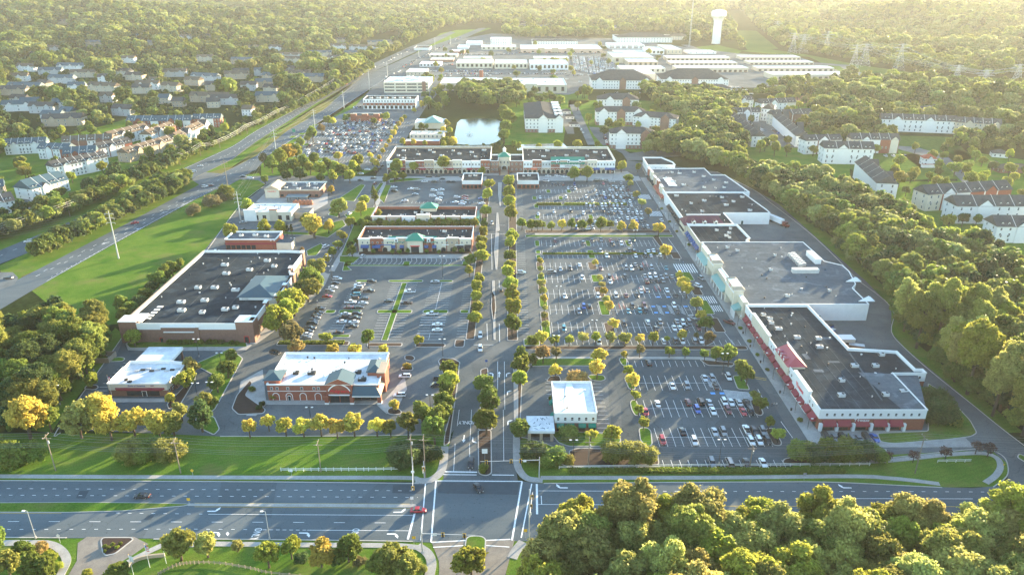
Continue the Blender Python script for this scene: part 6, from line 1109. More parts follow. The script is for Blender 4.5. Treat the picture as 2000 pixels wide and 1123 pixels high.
# small trees and lawns between the houses
def infill(polys,n,desc,group,D0,D1,kinds='gklkdg'):
    g4=random.Random(len(desc)); k=0; t_=0
    P=GP(polys); xs=[p[0] for p in P]; ys=[p[1] for p in P]; A_=np.array(P)
    while k<n and t_<n*40:
        t_+=1; x,y=g4.uniform(min(xs),max(xs)),g4.uniform(min(ys),max(ys))
        if not inpoly(np.array([x]),np.array([y]),A_)[0]: continue
        D=g4.uniform(D0,D1)
        if any(inpoly(np.array([x]),np.array([y]),inset(F_,-D*.55-1.5))[0] for F_ in FOOT if abs(F_[0][0]-x)<140 and abs(F_[0][1]-y)<140): continue
        tree(x,y,D,g4.choice(kinds),'small',1.1,label=desc,group=group); k+=1
infill([(1440,206),(1590,192),(1600,240),(1590,290),(1660,296),(1660,330),(1450,300),(1430,250)],40,'small garden tree among the upper right townhouses','garden trees among the upper right townhouses',6,10)
infill([(1590,300),(1750,300),(1860,292),(2050,320),(2150,500),(1850,455),(1700,356)],62,'garden tree among the lower right townhouses','garden trees among the lower right townhouses',6,10)
infill([(-60,440),(0,300),(100,275),(250,232),(440,232),(448,262),(330,322),(215,352),(60,425)],52,'garden tree among the left townhouse cluster','garden trees among the left townhouse cluster',6,10)
infill([(1110,186),(1330,198),(1340,262),(1262,296),(1165,290),(1110,215)],30,'garden tree around the hillside apartments','garden trees around the hillside apartments',7,11)
infill([(985,184),(1150,184),(1150,200),(1110,212),(1012,235),(990,235)],16,'dark tree around the pond apartments','trees around the pond apartments',8,12,'gd')
infill([(860,100),(1180,84),(1310,96),(1300,150),(1150,182),(850,182),(830,150)],46,'small tree among the far shopping centre car parks','trees of the far shopping centre',6,10,'gkdl')
infill([(830,150),(860,182),(900,186),(890,228),(832,222),(815,180)],22,'tree between the office blocks and the pond','trees between the offices and the pond',7,11,'gdgk')
# ------------------------------------------------------------------ vehicles
def paintmat():
    m=bpy.data.materials.new('car_paint'); m.use_nodes=True; t=m.node_tree; b=t.nodes['Principled BSDF']; oi=t.nodes.new('ShaderNodeObjectInfo'); t.links.new(oi.outputs['Color'],b.inputs['Base Color'])
    b.inputs['Roughness'].default_value=.28; b.inputs['Metallic'].default_value=.15; b.inputs['Coat Weight'].default_value=.4; b.inputs['Coat Roughness'].default_value=.1; return m
carp=paintmat(); tyre=mat('tyre_rubber',(.02,.02,.02),.9,.05); rim=mat('wheel_rim',(.35,.35,.36),.35,.05,metal=.6); lampm=mat('headlight_lens',(.7,.7,.68),.15,.03); tail=mat('tail_light',(.35,.02,.02),.3,.03); carglass=mat('car_glass',(.015,.02,.026),.06,.03,spec=.7)
CC={'w':(.72,.72,.71),'g':(.24,.25,.26),'d':(.022,.023,.026),'b':(.03,.10,.38),'m':(.13,.02,.025),'r':(.38,.02,.025),'t':(.07,.28,.33),'s':(.45,.46,.47),'n':(.03,.09,.05),'k':(.012,.012,.014)}
CN={'w':'white','g':'grey','d':'dark','b':'blue','m':'maroon','r':'red','t':'teal','s':'silver','n':'green','k':'black'}
# side profiles: stations (x, half width, z bottom, z top) for the body; roof from glass stations
SP={'sedan':dict(L=4.75,W=.91,body=[(-2.37,.74,.38,.72),(-2.28,.84,.30,.93),(-1.55,.90,.28,1.02),(-.9,.91,.26,1.00),(.75,.91,.26,.98),(1.5,.90,.27,.90),(2.15,.84,.30,.78),(2.37,.70,.36,.62)],g0=(-1.62,1.12),roof=(-.95,.28),zr=1.44,zb=1.0),
    'suv':dict(L=4.75,W=.94,body=[(-2.37,.80,.42,.95),(-2.30,.88,.34,1.08),(-1.5,.94,.32,1.14),(.85,.94,.32,1.12),(1.5,.93,.33,1.06),(2.2,.88,.36,.95),(2.37,.76,.42,.75)],g0=(-2.28,1.22),roof=(-2.0,.45),zr=1.74,zb=1.12),
    'van':dict(L=5.1,W=.98,body=[(-2.55,.86,.38,1.05),(-2.48,.94,.32,1.16),(-1.5,.98,.30,1.18),(1.2,.98,.30,1.16),(2.0,.94,.33,1.02),(2.55,.80,.40,.80)],g0=(-2.46,1.9),roof=(-2.3,.95),zr=1.82,zb=1.16),
    'pickup':dict(L=5.7,W=.98,body=[(-2.85,.92,.5,1.12),(-2.8,.95,.42,1.18),(-.6,.98,.40,1.18),(-.55,.98,.4,1.18),(1.2,.98,.40,1.16),(2.2,.96,.42,1.10),(2.75,.90,.46,1.0),(2.85,.8,.5,.8)],g0=(-.72,1.35),roof=(-.5,.75),zr=1.85,zb=1.16)}
def loft(b,st,m,z=None):
    rings=[]
    for x,w,z0,z1 in st: h=z1-z0; rings.append([(x,-w*.86,z0),(x,-w,z0+h*.28),(x,-w*.985,z0+h*.72),(x,-w*.82,z1),(x,w*.82,z1),(x,w*.985,z0+h*.72),(x,w,z0+h*.28),(x,w*.86,z0)])
    for A,Bq in zip(rings,rings[1:]):
        for i in range(8): j=(i+1)%8; b.face([A[i],Bq[i],Bq[j],A[j]][::-1],m)
    b.face(rings[0],m); b.face(rings[-1][::-1],m)
def carparts(k):
    s=SP[k]; W=s['W']; P={}; b=MB(); loft(b,s['body'],carp); zr,zb=s['zr'],s['zb']; a0,a1=s['g0']; r0,r1=s['roof']
    loft(b,[(r0-.05,W*.70,zr-.05,zr),(r0+.1,W*.76,zr-.06,zr+.035),(r1-.1,W*.76,zr-.06,zr+.035),(r1+.05,W*.70,zr-.05,zr)],carp)
    for sy in (-1,1):
        for x in ((r0+r1)/2,): b.face([(x-.05,sy*W*.955,zb),(x+.05,sy*W*.955,zb),(x+.05,sy*W*.775,zr),(x-.05,sy*W*.775,zr)],carp)
        b.box(r1+.35,sy*(W+.06)-.07,zb-.02,r1+.52,sy*(W+.06)+.07,zb+.14,carp)
    if k=='pickup': b.box(-2.7,-.78,1.02,-.8,.78,1.19,dark)
    if k in('suv','van'): b.box(r0+.2,-W*.66,zr+.035,r1-.2,-W*.62,zr+.09,dark); b.box(r0+.2,W*.62,zr+.035,r1-.2,W*.66,zr+.09,dark)
    P['body']=[b.mesh('body')]; g_=MB(); A=[(a0,-W*.90,zb-.02),(a1,-W*.90,zb-.02),(a1,W*.90,zb-.02),(a0,W*.90,zb-.02)]; T=[(r0,-W*.76,zr-.02),(r1,-W*.76,zr-.02),(r1,W*.76,zr-.02),(r0,W*.76,zr-.02)]
    for i in range(4): j=(i+1)%4; g_.face([A[i],A[j],T[j],T[i]],carglass)
    P['windows']=[g_.mesh('windows')]; P['wheel']=[]
    hl=s['L']/2
    for x in (-hl*.62,hl*.64):
        for sy in (-1,1):
            w_=MB(); y=sy*(W-.10); R_=.33 if k!='pickup' else .39
            w_.tube((x,y-.11,R_),(x,y+.11,R_),R_,R_,tyre,12); w_.tube((x,y+sy*.105,R_),(x,y+sy*.125,R_),R_*.6,R_*.55,rim,10); P['wheel'].append(w_.mesh('wheel'))
    P['headlight']=[];P['tail_light']=[]
    f=s['body'][-1]; r=s['body'][0]
    for sy in (-1,1):
        q=MB(); q.box(f[0]-.17,sy*f[1]*.78-.17,f[3]-.14,f[0]+.03,sy*f[1]*.78+.17,f[3]+.03,lampm); P['headlight'].append(q.mesh('headlight'))
        q=MB(); q.box(r[0]-.03,sy*r[1]*.82-.15,r[3]-.18,r[0]+.12,sy*r[1]*.82+.15,r[3]+.02,tail); P['tail_light'].append(q.mesh('tail_light'))
    return P
CP={k:carparts(k) for k in SP}
def joined(k):
    b=MB(); vs=[];fs=[];ms=[];ml=[]
    for L_ in CP[k].values():
        for me in L_:
            o=len(vs); vs+=[tuple(v.co) for v in me.vertices]; 
            for p in me.polygons:
                m=me.materials[p.material_index]
                if m not in ml: ml.append(m)
                fs.append([o+i for i in p.vertices]); ms.append(ml.index(m))
    b.v,b.f,b.m,b.ml=vs,fs,ms,ml; return b
CJ={k:joined(k) for k in SP}; CJM={k:CJ[k].mesh('car') for k in SP}
NCAR=0
def car(x,y,ang,kind,c,label,group,full=True,z=.07):
    global NCAR; NCAR+=1; nm={'sedan':'car','suv':'suv','van':'minivan','pickup':'pickup_truck'}[kind]; j=.9+.2*rnd.random(); col=tuple(v*j for v in CC[c])+(1,)
    if full:
        r=thing(nm,label,{'suv':'suv','pickup':'pickup truck','van':'minivan'}.get(kind,'car'),(x,y,z),group,ang)
        for pn,L_ in CP[kind].items():
            for me in L_: o=bpy.data.objects.new(pn,me); COL.objects.link(o); o.parent=r; o.color=col
    else:
        r=bpy.data.objects.new(nm,CJM[kind]); COL.objects.link(r); r.location=(x,y,z); r.rotation_euler=(0,0,ang); r.color=col; tag(r,label,{'suv':'suv','pickup':'pickup truck','van':'minivan'}.get(kind,'car'),group)
    return r
OCC=[]
KN={'sedan':'car','suv':'suv','van':'minivan','pickup':'pickup'}
def cars(desc,group,off,items,ang=90,full=True,scale=3.744,kinds=None):
    "items (tile x, tile y, colour[, kind[, angle]]), tile offset off; ordinals from the left within the row"
    L=[]
    for q in items:
        px,py=off[0]+q[0]/scale,off[1]+q[1]/scale; x,y=G(px,py,.8); k=q[3] if len(q)>3 and q[3] else ('sedan','suv','sedan','suv','sedan','van')[(int(q[0])*7+int(q[1])*3)%6]
        L.append((px,x,y,q[2],k,q[4] if len(q)>4 else ang+(180 if (int(q[0])+int(q[1]))%4==0 else 0)))
    L.sort()
    for i,(px,x,y,c,k,a) in enumerate(L):
        car(x,y,R(a)+rnd.uniform(-.03,.03),k,c,f"{CN[c]} {KN[k]}, {ORD[i]} from left in {desc}",group,full); OCC.append((x,y))
T7=(1000,540);T3=(1000,270);T6=(500,540);A1=(1240,820);T2=(500,270)
g1='cars parked in the lower right lot'; g2='cars parked in the middle lot'; g3='cars parked in the northern right lot'; g4='cars parked in the western lot'; g5='cars parked in the upper left lot'
cars('front double row of lower right lot',g1,A1,[(360,262,'r','suv'),(775,270,'w','suv'),(1515,272,'w'),(1620,265,'w'),(1730,265,'d','suv'),(622,142,'k','sedan'),(1040,150,'s'),(1155,150,'g','suv'),(1455,125,'w','pickup'),(1555,142,'d'),(1670,140,'g','suv')],scale=6.667,ang=-90)
cars('row by the lot fence',g1,A1,[(1005,550,'g','suv'),(1235,545,'g','van'),(1455,552,'k','sedan'),(1670,552,'w','sedan')],scale=6.667,ang=-90)
cars('upper row of lower right lot',g1,T7,[(1000,628,'k','suv')],ang=-90)
cars('second double row of lower right lot',g1,T7,[(1410,740,'s','sedan'),(1465,742,'g','suv'),(1583,732,'w','suv'),(1173,798,'w','sedan'),(1278,796,'g','suv'),(1490,798,'k','sedan')],ang=-90)
cars('third double row of lower right lot',g1,T7,[(1287,917,'m','suv'),(1380,912,'k','van'),(1443,917,'s','sedan'),(1553,914,'w','suv'),(1602,916,'w','sedan'),(1662,918,'s','sedan'),(1718,920,'k','sedan'),(1065,927,'w','sedan'),(977,985,'r','sedan'),(1355,970,'b','suv'),(1470,980,'w','sedan'),(1580,975,'m','suv'),(1690,985,'r','sedan'),(1747,983,'k','suv')],ang=-90)
cars('nose-in row by red awnings','cars parked nose-in before the red awnings',(1500,823),[(425,112,'d'),(490,116,'g','sedan'),(548,118,'d','suv'),(608,116,'g','suv'),(660,116,'g','sedan'),(720,113,'d'),(782,116,'b','sedan')],ang=-88)
cars('bottom row of middle lot',g2,T7,[(635,475,'w','van'),(825,472,'d'),(1108,472,'w','suv'),(1195,470,'d','suv'),(1245,470,'w'),(1333,467,'g','van'),(1383,467,'w','suv')],ang=-90)
cars('first double row of middle lot',g2,T7,[(380,378,'t','suv'),(820,345,'k'),(992,332,'w','suv'),(1083,332,'g','suv'),(1207,325,'g'),(1250,335,'w','suv'),(1295,332,'g'),(1320,295,'s','sedan',-60),(1055,377,'k','sedan'),(1187,375,'w','sedan'),(1228,372,'w','sedan'),(1275,370,'d','sedan'),(1365,372,'m','pickup')],ang=-90)
cars('second double row of middle lot',g2,T7,[(490,255,'g','suv'),(525,218,'b','suv'),(565,215,'d','suv'),(880,215,'d'),(850,252,'t','sedan'),(935,247,'t','sedan'),(967,210,'m'),(977,248,'d','suv'),(1185,210,'w','suv'),(1207,250,'k','sedan')],ang=-90)
cars('third double row of middle lot',g2,T7,[(385,140,'w','sedan'),(630,140,'w','suv'),(760,137,'w','van'),(833,135,'m','sedan'),(913,133,'d'),(945,105,'w'),(988,101,'g','sedan'),(1133,98,'w','sedan'),(1200,137,'k','sedan')],ang=-90)
cars('fourth double row of middle lot',g2,T3,[(513,1020,'w','suv'),(710,1015,'d'),(718,1047,'w','sedan'),(825,1012,'d'),(972,1005,'g','sedan'),(1008,1005,'w'),(1048,1003,'w'),(1090,1012,'g'),(1127,1008,'g','suv'),(1168,1008,'g'),(1025,1037,'d'),(985,1047,'m','pickup'),(1068,1040,'d'),(1105,1040,'g')],ang=-90)
cars('fifth double row of middle lot',g2,T3,[(290,975,'g','suv',0),(355,955,'s','sedan'),(423,950,'d','suv'),(493,923,'w','sedan'),(648,950,'m','sedan'),(835,948,'g','suv'),(873,950,'w','suv'),(900,920,'g'),(943,945,'d','suv'),(1020,945,'g'),(1128,947,'t','sedan'),(70,980,'w','suv',0)],ang=-90)
cars('hedged double row of middle lot',g2,T3,[(648,825,'g','suv'),(693,857,'w','pickup'),(800,862,'d'),(857,822,'d','suv'),(890,822,'d','suv'),(905,858,'w','sedan'),(997,823,'w','sedan'),(1035,820,'w','sedan'),(1068,822,'d'),(977,857,'d','suv'),(1015,857,'s','sedan'),(1083,853,'w','suv')],ang=-90)
cars('top double row of middle lot',g2,T3,[(315,750,'m','suv'),(520,764,'g','pickup'),(587,748,'d','sedan'),(652,743,'g','suv'),(720,746,'r','sedan'),(733,772,'d','suv'),(788,745,'g','sedan'),(800,770,'w','suv'),(860,762,'g','suv'),(888,742,'n','sedan')],ang=-90)
fl=False
cars('lowest row of the northern lot',g3,T3,[(470,655,'b'),(563,655,'w'),(590,652,'g'),(610,610,'w'),(475,600,'m'),(958,650,'d'),(993,650,'g'),(845,585,'w'),(905,583,'w'),(880,592,'w'),(760,608,'w'),(787,598,'g'),(915,603,'b'),(947,602,'g'),(972,598,'d'),(545,655,'w')],full=fl,ang=-90)
cars('second row of the northern lot',g3,T3,[(193,553,'w'),(306,536,'w'),(428,533,'d'),(523,548,'w'),(580,530,'g'),(665,530,'d'),(706,546,'d'),(735,546,'d'),(726,524,'g'),(755,528,'w'),(787,530,'s'),(800,548,'w'),(818,528,'d'),(850,528,'s'),(852,546,'g'),(882,546,'g'),(908,530,'w'),(915,548,'w'),(945,548,'w')],full=fl,ang=-90)
cars('hedged row of the northern lot',g3,T3,[(590,465,'w'),(675,465,'g'),(706,460,'g'),(760,465,'w'),(788,464,'d'),(818,464,'w'),(862,463,'w'),(545,490,'g'),(572,492,'w'),(598,492,'g'),(658,491,'w'),(685,490,'w'),(715,490,'d'),(742,490,'w'),(770,490,'w'),(803,492,'g'),(873,491,'w')],full=fl,ang=-90)
cars('fourth row of the northern lot',g3,T3,[(205,433,'w'),(395,430,'w'),(543,428,'w'),(620,410,'s'),(648,412,'d'),(672,407,'w'),(682,432,'b'),(713,430,'d'),(730,412,'d'),(738,428,'w'),(762,410,'s'),(767,430,'d'),(795,427,'w'),(812,410,'g'),(822,430,'d'),(838,412,'g'),(850,430,'d'),(873,407,'g'),(880,430,'s')],full=fl,ang=-90)
cars('top double row of the northern lot',g3,T3,[(410,366,'w'),(437,368,'g'),(463,368,'w'),(605,377,'s'),(715,375,'w'),(738,376,'s'),(737,360,'d'),(765,376,'d'),(762,358,'w'),(795,373,'w'),(812,356,'w'),(820,376,'g'),(838,360,'d'),(848,376,'m')],full=fl,ang=-90)
cars('kerb row of the northern lot',g3,T3,[(295,335,'d'),(322,336,'d'),(350,336,'d'),(376,336,'m'),(457,336,'b'),(668,330,'o' if 0 else 'r'),(722,330,'d'),(798,328,'g')],full=fl,ang=-90)
cars('drive before the rear mall','cars along the drive before the rear mall',T3,[(265,276,'w','sedan'),(333,273,'w','sedan'),(382,280,'w','sedan'),(250,312,'w','suv'),(620,311,'d'),(655,306,'g'),(690,309,'g'),(-1130,0,'d') if 0 else (730,318,'g')],full=fl,ang=-15)
cars('kerb column of western lot',g4,T6,[(595,15,'w','suv'),(580,46,'d'),(563,78,'w','sedan'),(538,107,'g','suv'),(520,143,'r','sedan'),(470,231,'d','sedan'),(460,262,'d'),(443,279,'d'),(435,301,'g','sedan'),(420,322,'d'),(413,342,'d'),(393,377,'d','pickup'),(382,400,'d','suv'),(375,420,'w','sedan'),(366,441,'g','sedan')],ang=0)
cars('second column of western lot',g4,T6,[(757,61,'w','pickup'),(748,79,'w'),(735,96,'d','suv'),(728,131,'t'),(715,156,'d'),(690,186,'w','pickup'),(675,223,'m','sedan'),(657,271,'s','sedan'),(645,293,'d','suv'),(625,328,'w','sedan'),(600,405,'d','sedan')],ang=180)
cars('third column of western lot',g4,T6,[(845,34,'d','suv'),(825,104,'d','pickup'),(790,158,'d','sedan'),(783,192,'s','sedan'),(752,222,'d','sedan'),(740,271,'d','suv'),(725,302,'d','pickup'),(715,329,'w','sedan'),(700,363,'d','pickup')],ang=0)
cars('eastern columns of western lot',g4,T6,[(972,176,'d','sedan'),(1125,109,'w','pickup'),(1098,192,'d','pickup'),(1310,36,'g','sedan'),(1288,271,'w','pickup'),(1325,348,'w','sedan'),(1325,388,'w','sedan')],ang=180)
cars('bays beside the brick drugstore','cars beside the brick drugstore',T6,[(1088,726,'w','suv'),(1050,864,'w','suv'),(1340,744,'d','suv'),(1322,792,'d','van')],ang=180)
cars('upper left lot',g5,T2,[(1010,356,'w'),(1013,386,'d'),(1130,370,'w'),(1175,376,'g'),(1165,409,'g'),(1088,456,'w'),(1300,381,'w'),(1355,375,'w'),(1345,400,'w'),(1292,423,'w'),(1340,436,'w'),(1332,453,'w'),(1350,412,'s'),(1470,431,'w'),(1530,424,'r'),(1526,440,'r'),(1457,467,'w'),(1515,468,'w'),(1505,481,'w'),(1528,454,'d'),(1652,476,'w'),(1650,440,'b')],ang=0,full=fl)
cars('drive above the upper left lot','cars along the drive before the rear mall',T2,[(1028,300,'d'),(1232,316,'w'),(1265,280,'d'),(1305,318,'d'),(1335,315,'g'),(1328,278,'d'),(1362,298,'d'),(1412,318,'d'),(1442,318,'d'),(1510,280,'d'),(1280,402+0,'g') if 0 else (1545,280,'d')],ang=0,full=fl)
cars('roads left of the parallel shops','cars moving on the western access road',T2,[(510,790,'w','suv',60),(685,550,'w','suv',75),(780,862,'w','suv',85),(870,330,'m','suv',80),(860,292,'d','suv',10),(765,305,'d','sedan',10),(848,175,'w','sedan',70),(885,242,'d','sedan',70),(905,220,'d','sedan',70),(920,200,'d','sedan',70),(765,258,'w','sedan',0),(815,230,'w','sedan',0)],full=fl)
for px,py,a,k,c,l in ((277,967,180,'sedan','k','black saloon car driving left on the front road'),(817,995,0,'sedan','r','dark red saloon car waiting at the front road stop line'),(934,951,-63,'sedan','k','black car turning inside the front junction'),(920,904,-92,'suv','k','black suv waiting beside the planted median of the entrance'),(938,654,-88,'suv','w','white suv driving down the main street above the crossing'),(938,680,-88,'suv','w','white suv at the main street crossing'),(978.5,565,92,'suv','k','dark suv driving up the main street'),(960.5,436,-90,'suv','g','grey suv on the upper main street'),(537,688,-20,'suv','k','dark car turning beside the drugstore back corner'),
    (1364,558,-55,'suv','w','white suv driving past the department store'),(1425,629,-52,'pickup','m','maroon pickup driving past the pavement'),(1370,543,-75,'suv','g','grey suv stopped near the department store portal'),(1292,430,-80,'sedan','s','silver car on the mall drive below the crosswalk'),(263,435,30+180,'sedan','r','red car on the highway beside the big lawn'),(55,471,205,'suv','w','white suv on the far left carriageway'),(391,324,210,'sedan','w','white car waiting in the highway turning lane'),(377,335,210,'van','w','white van at the highway median opening'),(400,364,35,'suv','w','white suv at the highway junction'),(411,362,25,'suv','m','maroon suv at the highway junction'),(16,542,180,'sedan','k','black car on the ramp at the left edge'),(987,317+3,230,'suv','w','white car near the rear mall plaza drive'),(475,344,0,'sedan','d','dark car on the cross street by the lawn'),(489,348,0,'van','w','white van on the cross street'),(422,490,10,'sedan','w','white car behind the grocery store'),(475,434,20,'sedan','g','grey car beside the bakery outparcel'),(475,449,75,'suv','d','dark suv parked below the bakery outparcel'),(510,434+12,0,'sedan','w','white car parked in front of the bakery'),
    (552,317,230,'suv','r','red car on the highway past the clump')):
    x,y=G(px,py,.8); car(x,y,R(a),k,c,l,None)
print('cars',NCAR)
# the farther, countless parked cars as one mesh each paint
def farcars():
    lots=[]
    def rowc(a,b,ang,fill,pitch=2.85,two=True):
        A=Vector(G(*a)); Bv=Vector(G(*b)); n=int((Bv-A).length/pitch)
        for i in range(n):
            for s in ((-2.8,2.8) if two else (0,)):
                if rnd.random()<fill: p=A+(Bv-A)*((i+.5)/n); lots.append((p.x+ s*math.sin(ang),p.y+s*math.cos(ang),math.pi/2-ang))
    for y,x0,x1,f in ((241,668,782,.75),(246,660,772,.35),(251,650,765,.8),(257,640,762,.3),(263,630,760,.75),(269,622,752,.35),(275,640,748,.8),(281,605,745,.3),(287,600,742,.45),(293,595,738,.45),(299,600,735,.5),(236,730,790,.3)): rowc((x0,y),(x1,y),0,f)
    for y,x0,x1,f in ((140,830,965,.7),(145,870,1110,.6),(149,850,960,.3),(107,870,1010,.5),(104,1000,1180,.6),(127,865,885,.8),(131,830,870,.6),(99,1000,1015,.3),(139,1040,1120,.3),(148,1110,1155,.3),(183,1170,1260,.2)): rowc((x0,y),(x1,y),0,f)
    for x,y0,y1 in ((1128,110,140),(1142,112,142),(1158,112,145),(1172,112,146),(1185,118,146),(1198,120,145)): rowc((x,y1),(x-6,y0),math.pi/2,.75)
    for y,x0,x1 in ((135,1130,1200),(142,1150,1205),(97,1270,1300),(93,1280,1300),(172,1410,1450),(178,1420,1460),(184,1430,1470),(168,1270,1290),(211,690,706)): rowc((x0,y),(x1,y),0,.7)
    for (a,b) in (((1440,232),(1500,262)),((1500,250),(1560,285)),((1610,303),(1680,306)),((1718,306),(1770,306)),((210,300),(330,270)),((135,340),(210,325)),((1180,262),(1186,284)),((60,395),(75,420)),((1840,425),(1900,420)),((1560,272),(1566,292)),((1128,245),(1140,262))): rowc(a,b,0,.5,3.2,False)
    for i in range(70):
        t=rnd.random(); a=Vector(G(600,232 if 0 else 240)); 
    # moving traffic on the highway
    for L,n in (([(560,290),(700,190),(757,152),(830,108),(900,74)],46),([(520,262),(640,185),(715,140),(800,98)],38)):
        P=[Vector(q) for q in GP(L)]
        for i in range(n):
            t=(.25+.75*rnd.random())**.6*(len(P)-1)*.999; k=int(t); p=P[k]+(P[k+1]-P[k])*(t-k); d=(P[k+1]-P[k]).normalized(); o=Vector((-d.y,d.x))*rnd.choice((-3,0,3.4)); lots.append((p.x+o.x,p.y+o.y,math.atan2(d.y,d.x)))
    pal=['w','w','w','w','g','g','s','s','d','d','k','k','g','m','d','w','s','b','r']
    fm={c:mat('far_paint_'+CN[c],CC[c],.35,.05) for c in CC}
    b=MB(); 
    for x,y,a in lots:
        k=rnd.choice(('sedan','suv','suv')); s=SP[k]; W=s['W']; L=s['L']/2; c,q=math.cos(a),math.sin(a); m=fm[rnd.choice(pal)]
        st=[(-L,.25,.9),(-L*.98,.25,s['zb']),(L*.55,.25,s['zb']),(L,.3,.7)]
        T=lambda u,v,z:(x+u*c-v*q,y+u*q+v*c,z+.1)
        for (u0,a0,b0),(u1,a1,b1) in zip(st,st[1:]): b.face([T(u0,-W,b0),T(u1,-W,b1),T(u1,W,b1),T(u0,W,b0)],m); b.face([T(u0,-W,a0),T(u1,-W,a1),T(u1,-W,b1),T(u0,-W,b0)],m); b.face([T(u0,W,a0),T(u0,W,b0),T(u1,W,b1),T(u1,W,a1)],m)
        b.face([T(-L,-W,.25),T(-L,W,.25),T(-L,W,.9),T(-L,-W,.9)],m); b.face([T(L,-W,.25),T(L,-W,.7),T(L,W,.7),T(L,W,.25)],m)
        g0,g1=s['g0']; r0,r1=s['roof']; z0,z1=s['zb']+.01,s['zr']; A=[T(g0,-W*.9,z0),T(g1,-W*.9,z0),T(g1,W*.9,z0),T(g0,W*.9,z0)]; B_=[T(r0,-W*.75,z1),T(r1,-W*.75,z1),T(r1,W*.75,z1),T(r0,W*.75,z1)]
        for i in range(4): b.face([A[i],A[(i+1)%4],B_[(i+1)%4],B_[i]],carglass)
        b.face(B_,m)
    o=b.build('distant_car'); tag(o,'many small cars parked and driving in the far northern district','cars',kind='stuff'); print('far cars',len(lots))
farcars()
# cart corrals
for i,(px,py) in enumerate(((1214,600),(1284,566),(1254,569),(1201,545),(1260,519))):
    x,y=G(px,py); r=thing('cart_corral','red and white arched cart corral, %s from the near end of the middle lot'%ORD[(0,2,1,3,4)[i]],'cart corral',(x,y,.08),'cart corrals'); b=MB()
    for sx in (-1.1,1.1): b.tube((x+sx,y-2.6,.1),(x+sx,y-2.6,1.1),.06,.06,red,4); b.tube((x+sx,y+2.6,.1),(x+sx,y+2.6,1.1),.06,.06,red,4); b.tube((x+sx,y-2.6,1.1),(x+sx,y+2.6,1.1),.06,.06,red,4); b.tube((x+sx,y-2.6,.5),(x+sx,y+2.6,.5),.06,.06,red,4)
    b.build('rail',r); b=MB()
    for k in range(4):
        yy=y-2.2+k*1.45
        for j in range(6): a0,a1=math.pi*j/6,math.pi*(j+1)/6; b.tube((x+1.1*math.cos(a0),yy,1.1+1.1*math.sin(a0)),(x+1.1*math.cos(a1),yy,1.1+1.1*math.sin(a1)),.06,.06,white,4)
    b.build('arch',r)
# trucks, trailers, dumpsters
mat('far_maroon',(.16,.03,.03),.4,.05)
x,y=G(1518,437); r=thing('semi_truck','articulated lorry with white trailer and dark red cab behind the mall','truck',(x,y,.06),None); a=R(-68); c,q=math.cos(a),math.sin(a)
b=MB(); b.obox(x-2*c,y-2*q,1.2,13.5,2.6,2.9,a,white); b.build('trailer',r); b=MB(); b.obox(x+6.9*c,y+6.9*q,.9,2.8,2.4,2.4,a,MATS['far_maroon']); b.obox(x+9*c,y+9*q,.9,1.9,2.1,1.2,a,MATS['far_maroon']); b.obox(x+8.32*c,y+8.32*q,2.2,.08,2.0,.8,a,carglass); b.build('cab',r)
for u in (-6.5,-5.3,4.6,5.8,8.9):
    for s_ in (-1.05,1.05): b=MB(); X,Y=x+u*c-s_*q,y+u*q+s_*c; b.tube((X+.15*q,Y-.15*c,.55),(X-.15*q,Y+.15*c,.55),.5,.5,tyre,10); b.build('wheel',r)
for i,(px,py,col) in enumerate(((1622,640,bluem),(1626,648,bluem),(1629,655,bluem))):
    x,y=G(px,py); b=MB(); b.prism([(-1.1,-.8),(1.1,-.8),(1.1,.8),(-1.1,.8)],0.1,1.2,col); b.box(-1.15,-.85,1.2,1.15,.85,1.3,dark if i!=1 else metal); o=b.build('dumpster',off=(0,0,0)); o.location=(x,y,.06); o.rotation_euler=(0,0,.4+.3*i); tag(o,'blue waste dumpster behind the clothing store, %s from the back'%ORD[i],'dumpster','blue dumpsters')
x,y=G(1646,672); b=MB(); b.box(-4,-2.2,0,4,2.2,3.2,cream); b.box(-1,-2.25,.8,2,-2.2,1.8,dark); b.box(-4.1,-2.3,3.2,4.1,2.3,3.4,trim); o=b.build('compactor_shed'); o.location=(x,y,.05); tag(o,'cream rubbish compactor shed behind the clothing store','shed')
x,y=G(1672,680); b=MB(); b.box(-3,-1.2,0,3,1.2,1.6,mat('rust',(.25,.15,.10),.9,.2)); b.box(-3.1,-1.3,1.6,3.1,1.3,1.7,metal); o=b.build('skip'); o.location=(x,y,.05); o.rotation_euler=(0,0,-.3); tag(o,'open rusty skip beside the compactor shed','skip')
x,y=G(197,702); b=MB(); P=rect(-5,-3,5,3)
for i in range(4): p0,p1=P[i],P[(i+1)%4]; d=Vector(p1)-Vector(p0); m_=(Vector(p0)+Vector(p1))/2; b.obox(m_.x,m_.y,0,d.length,.2,2.2,math.atan2(d.y,d.x),woodd)
o=b.build('bin_enclosure'); o.location=(x,y,.02); tag(o,'timber bin enclosure on the lawn behind the small bank','enclosure')
for i,(px,py) in enumerate(((577,400),(585,400),(593,400),(601,400),(607,400))):
    x,y=G(px,py); b=MB(); b.lathe(0,0,[(1.6,0),(1.9,1.2),(1.5,2.8),(.3,3.4)],mat('brown_tank',(.30,.12,.07),.7,.1),10); o=b.build('storage_bin'); o.location=(x,y,.1); tag(o,'brown storage bin in front of the chicken restaurant, %s from left'%ORD[i],'bin','brown bins')
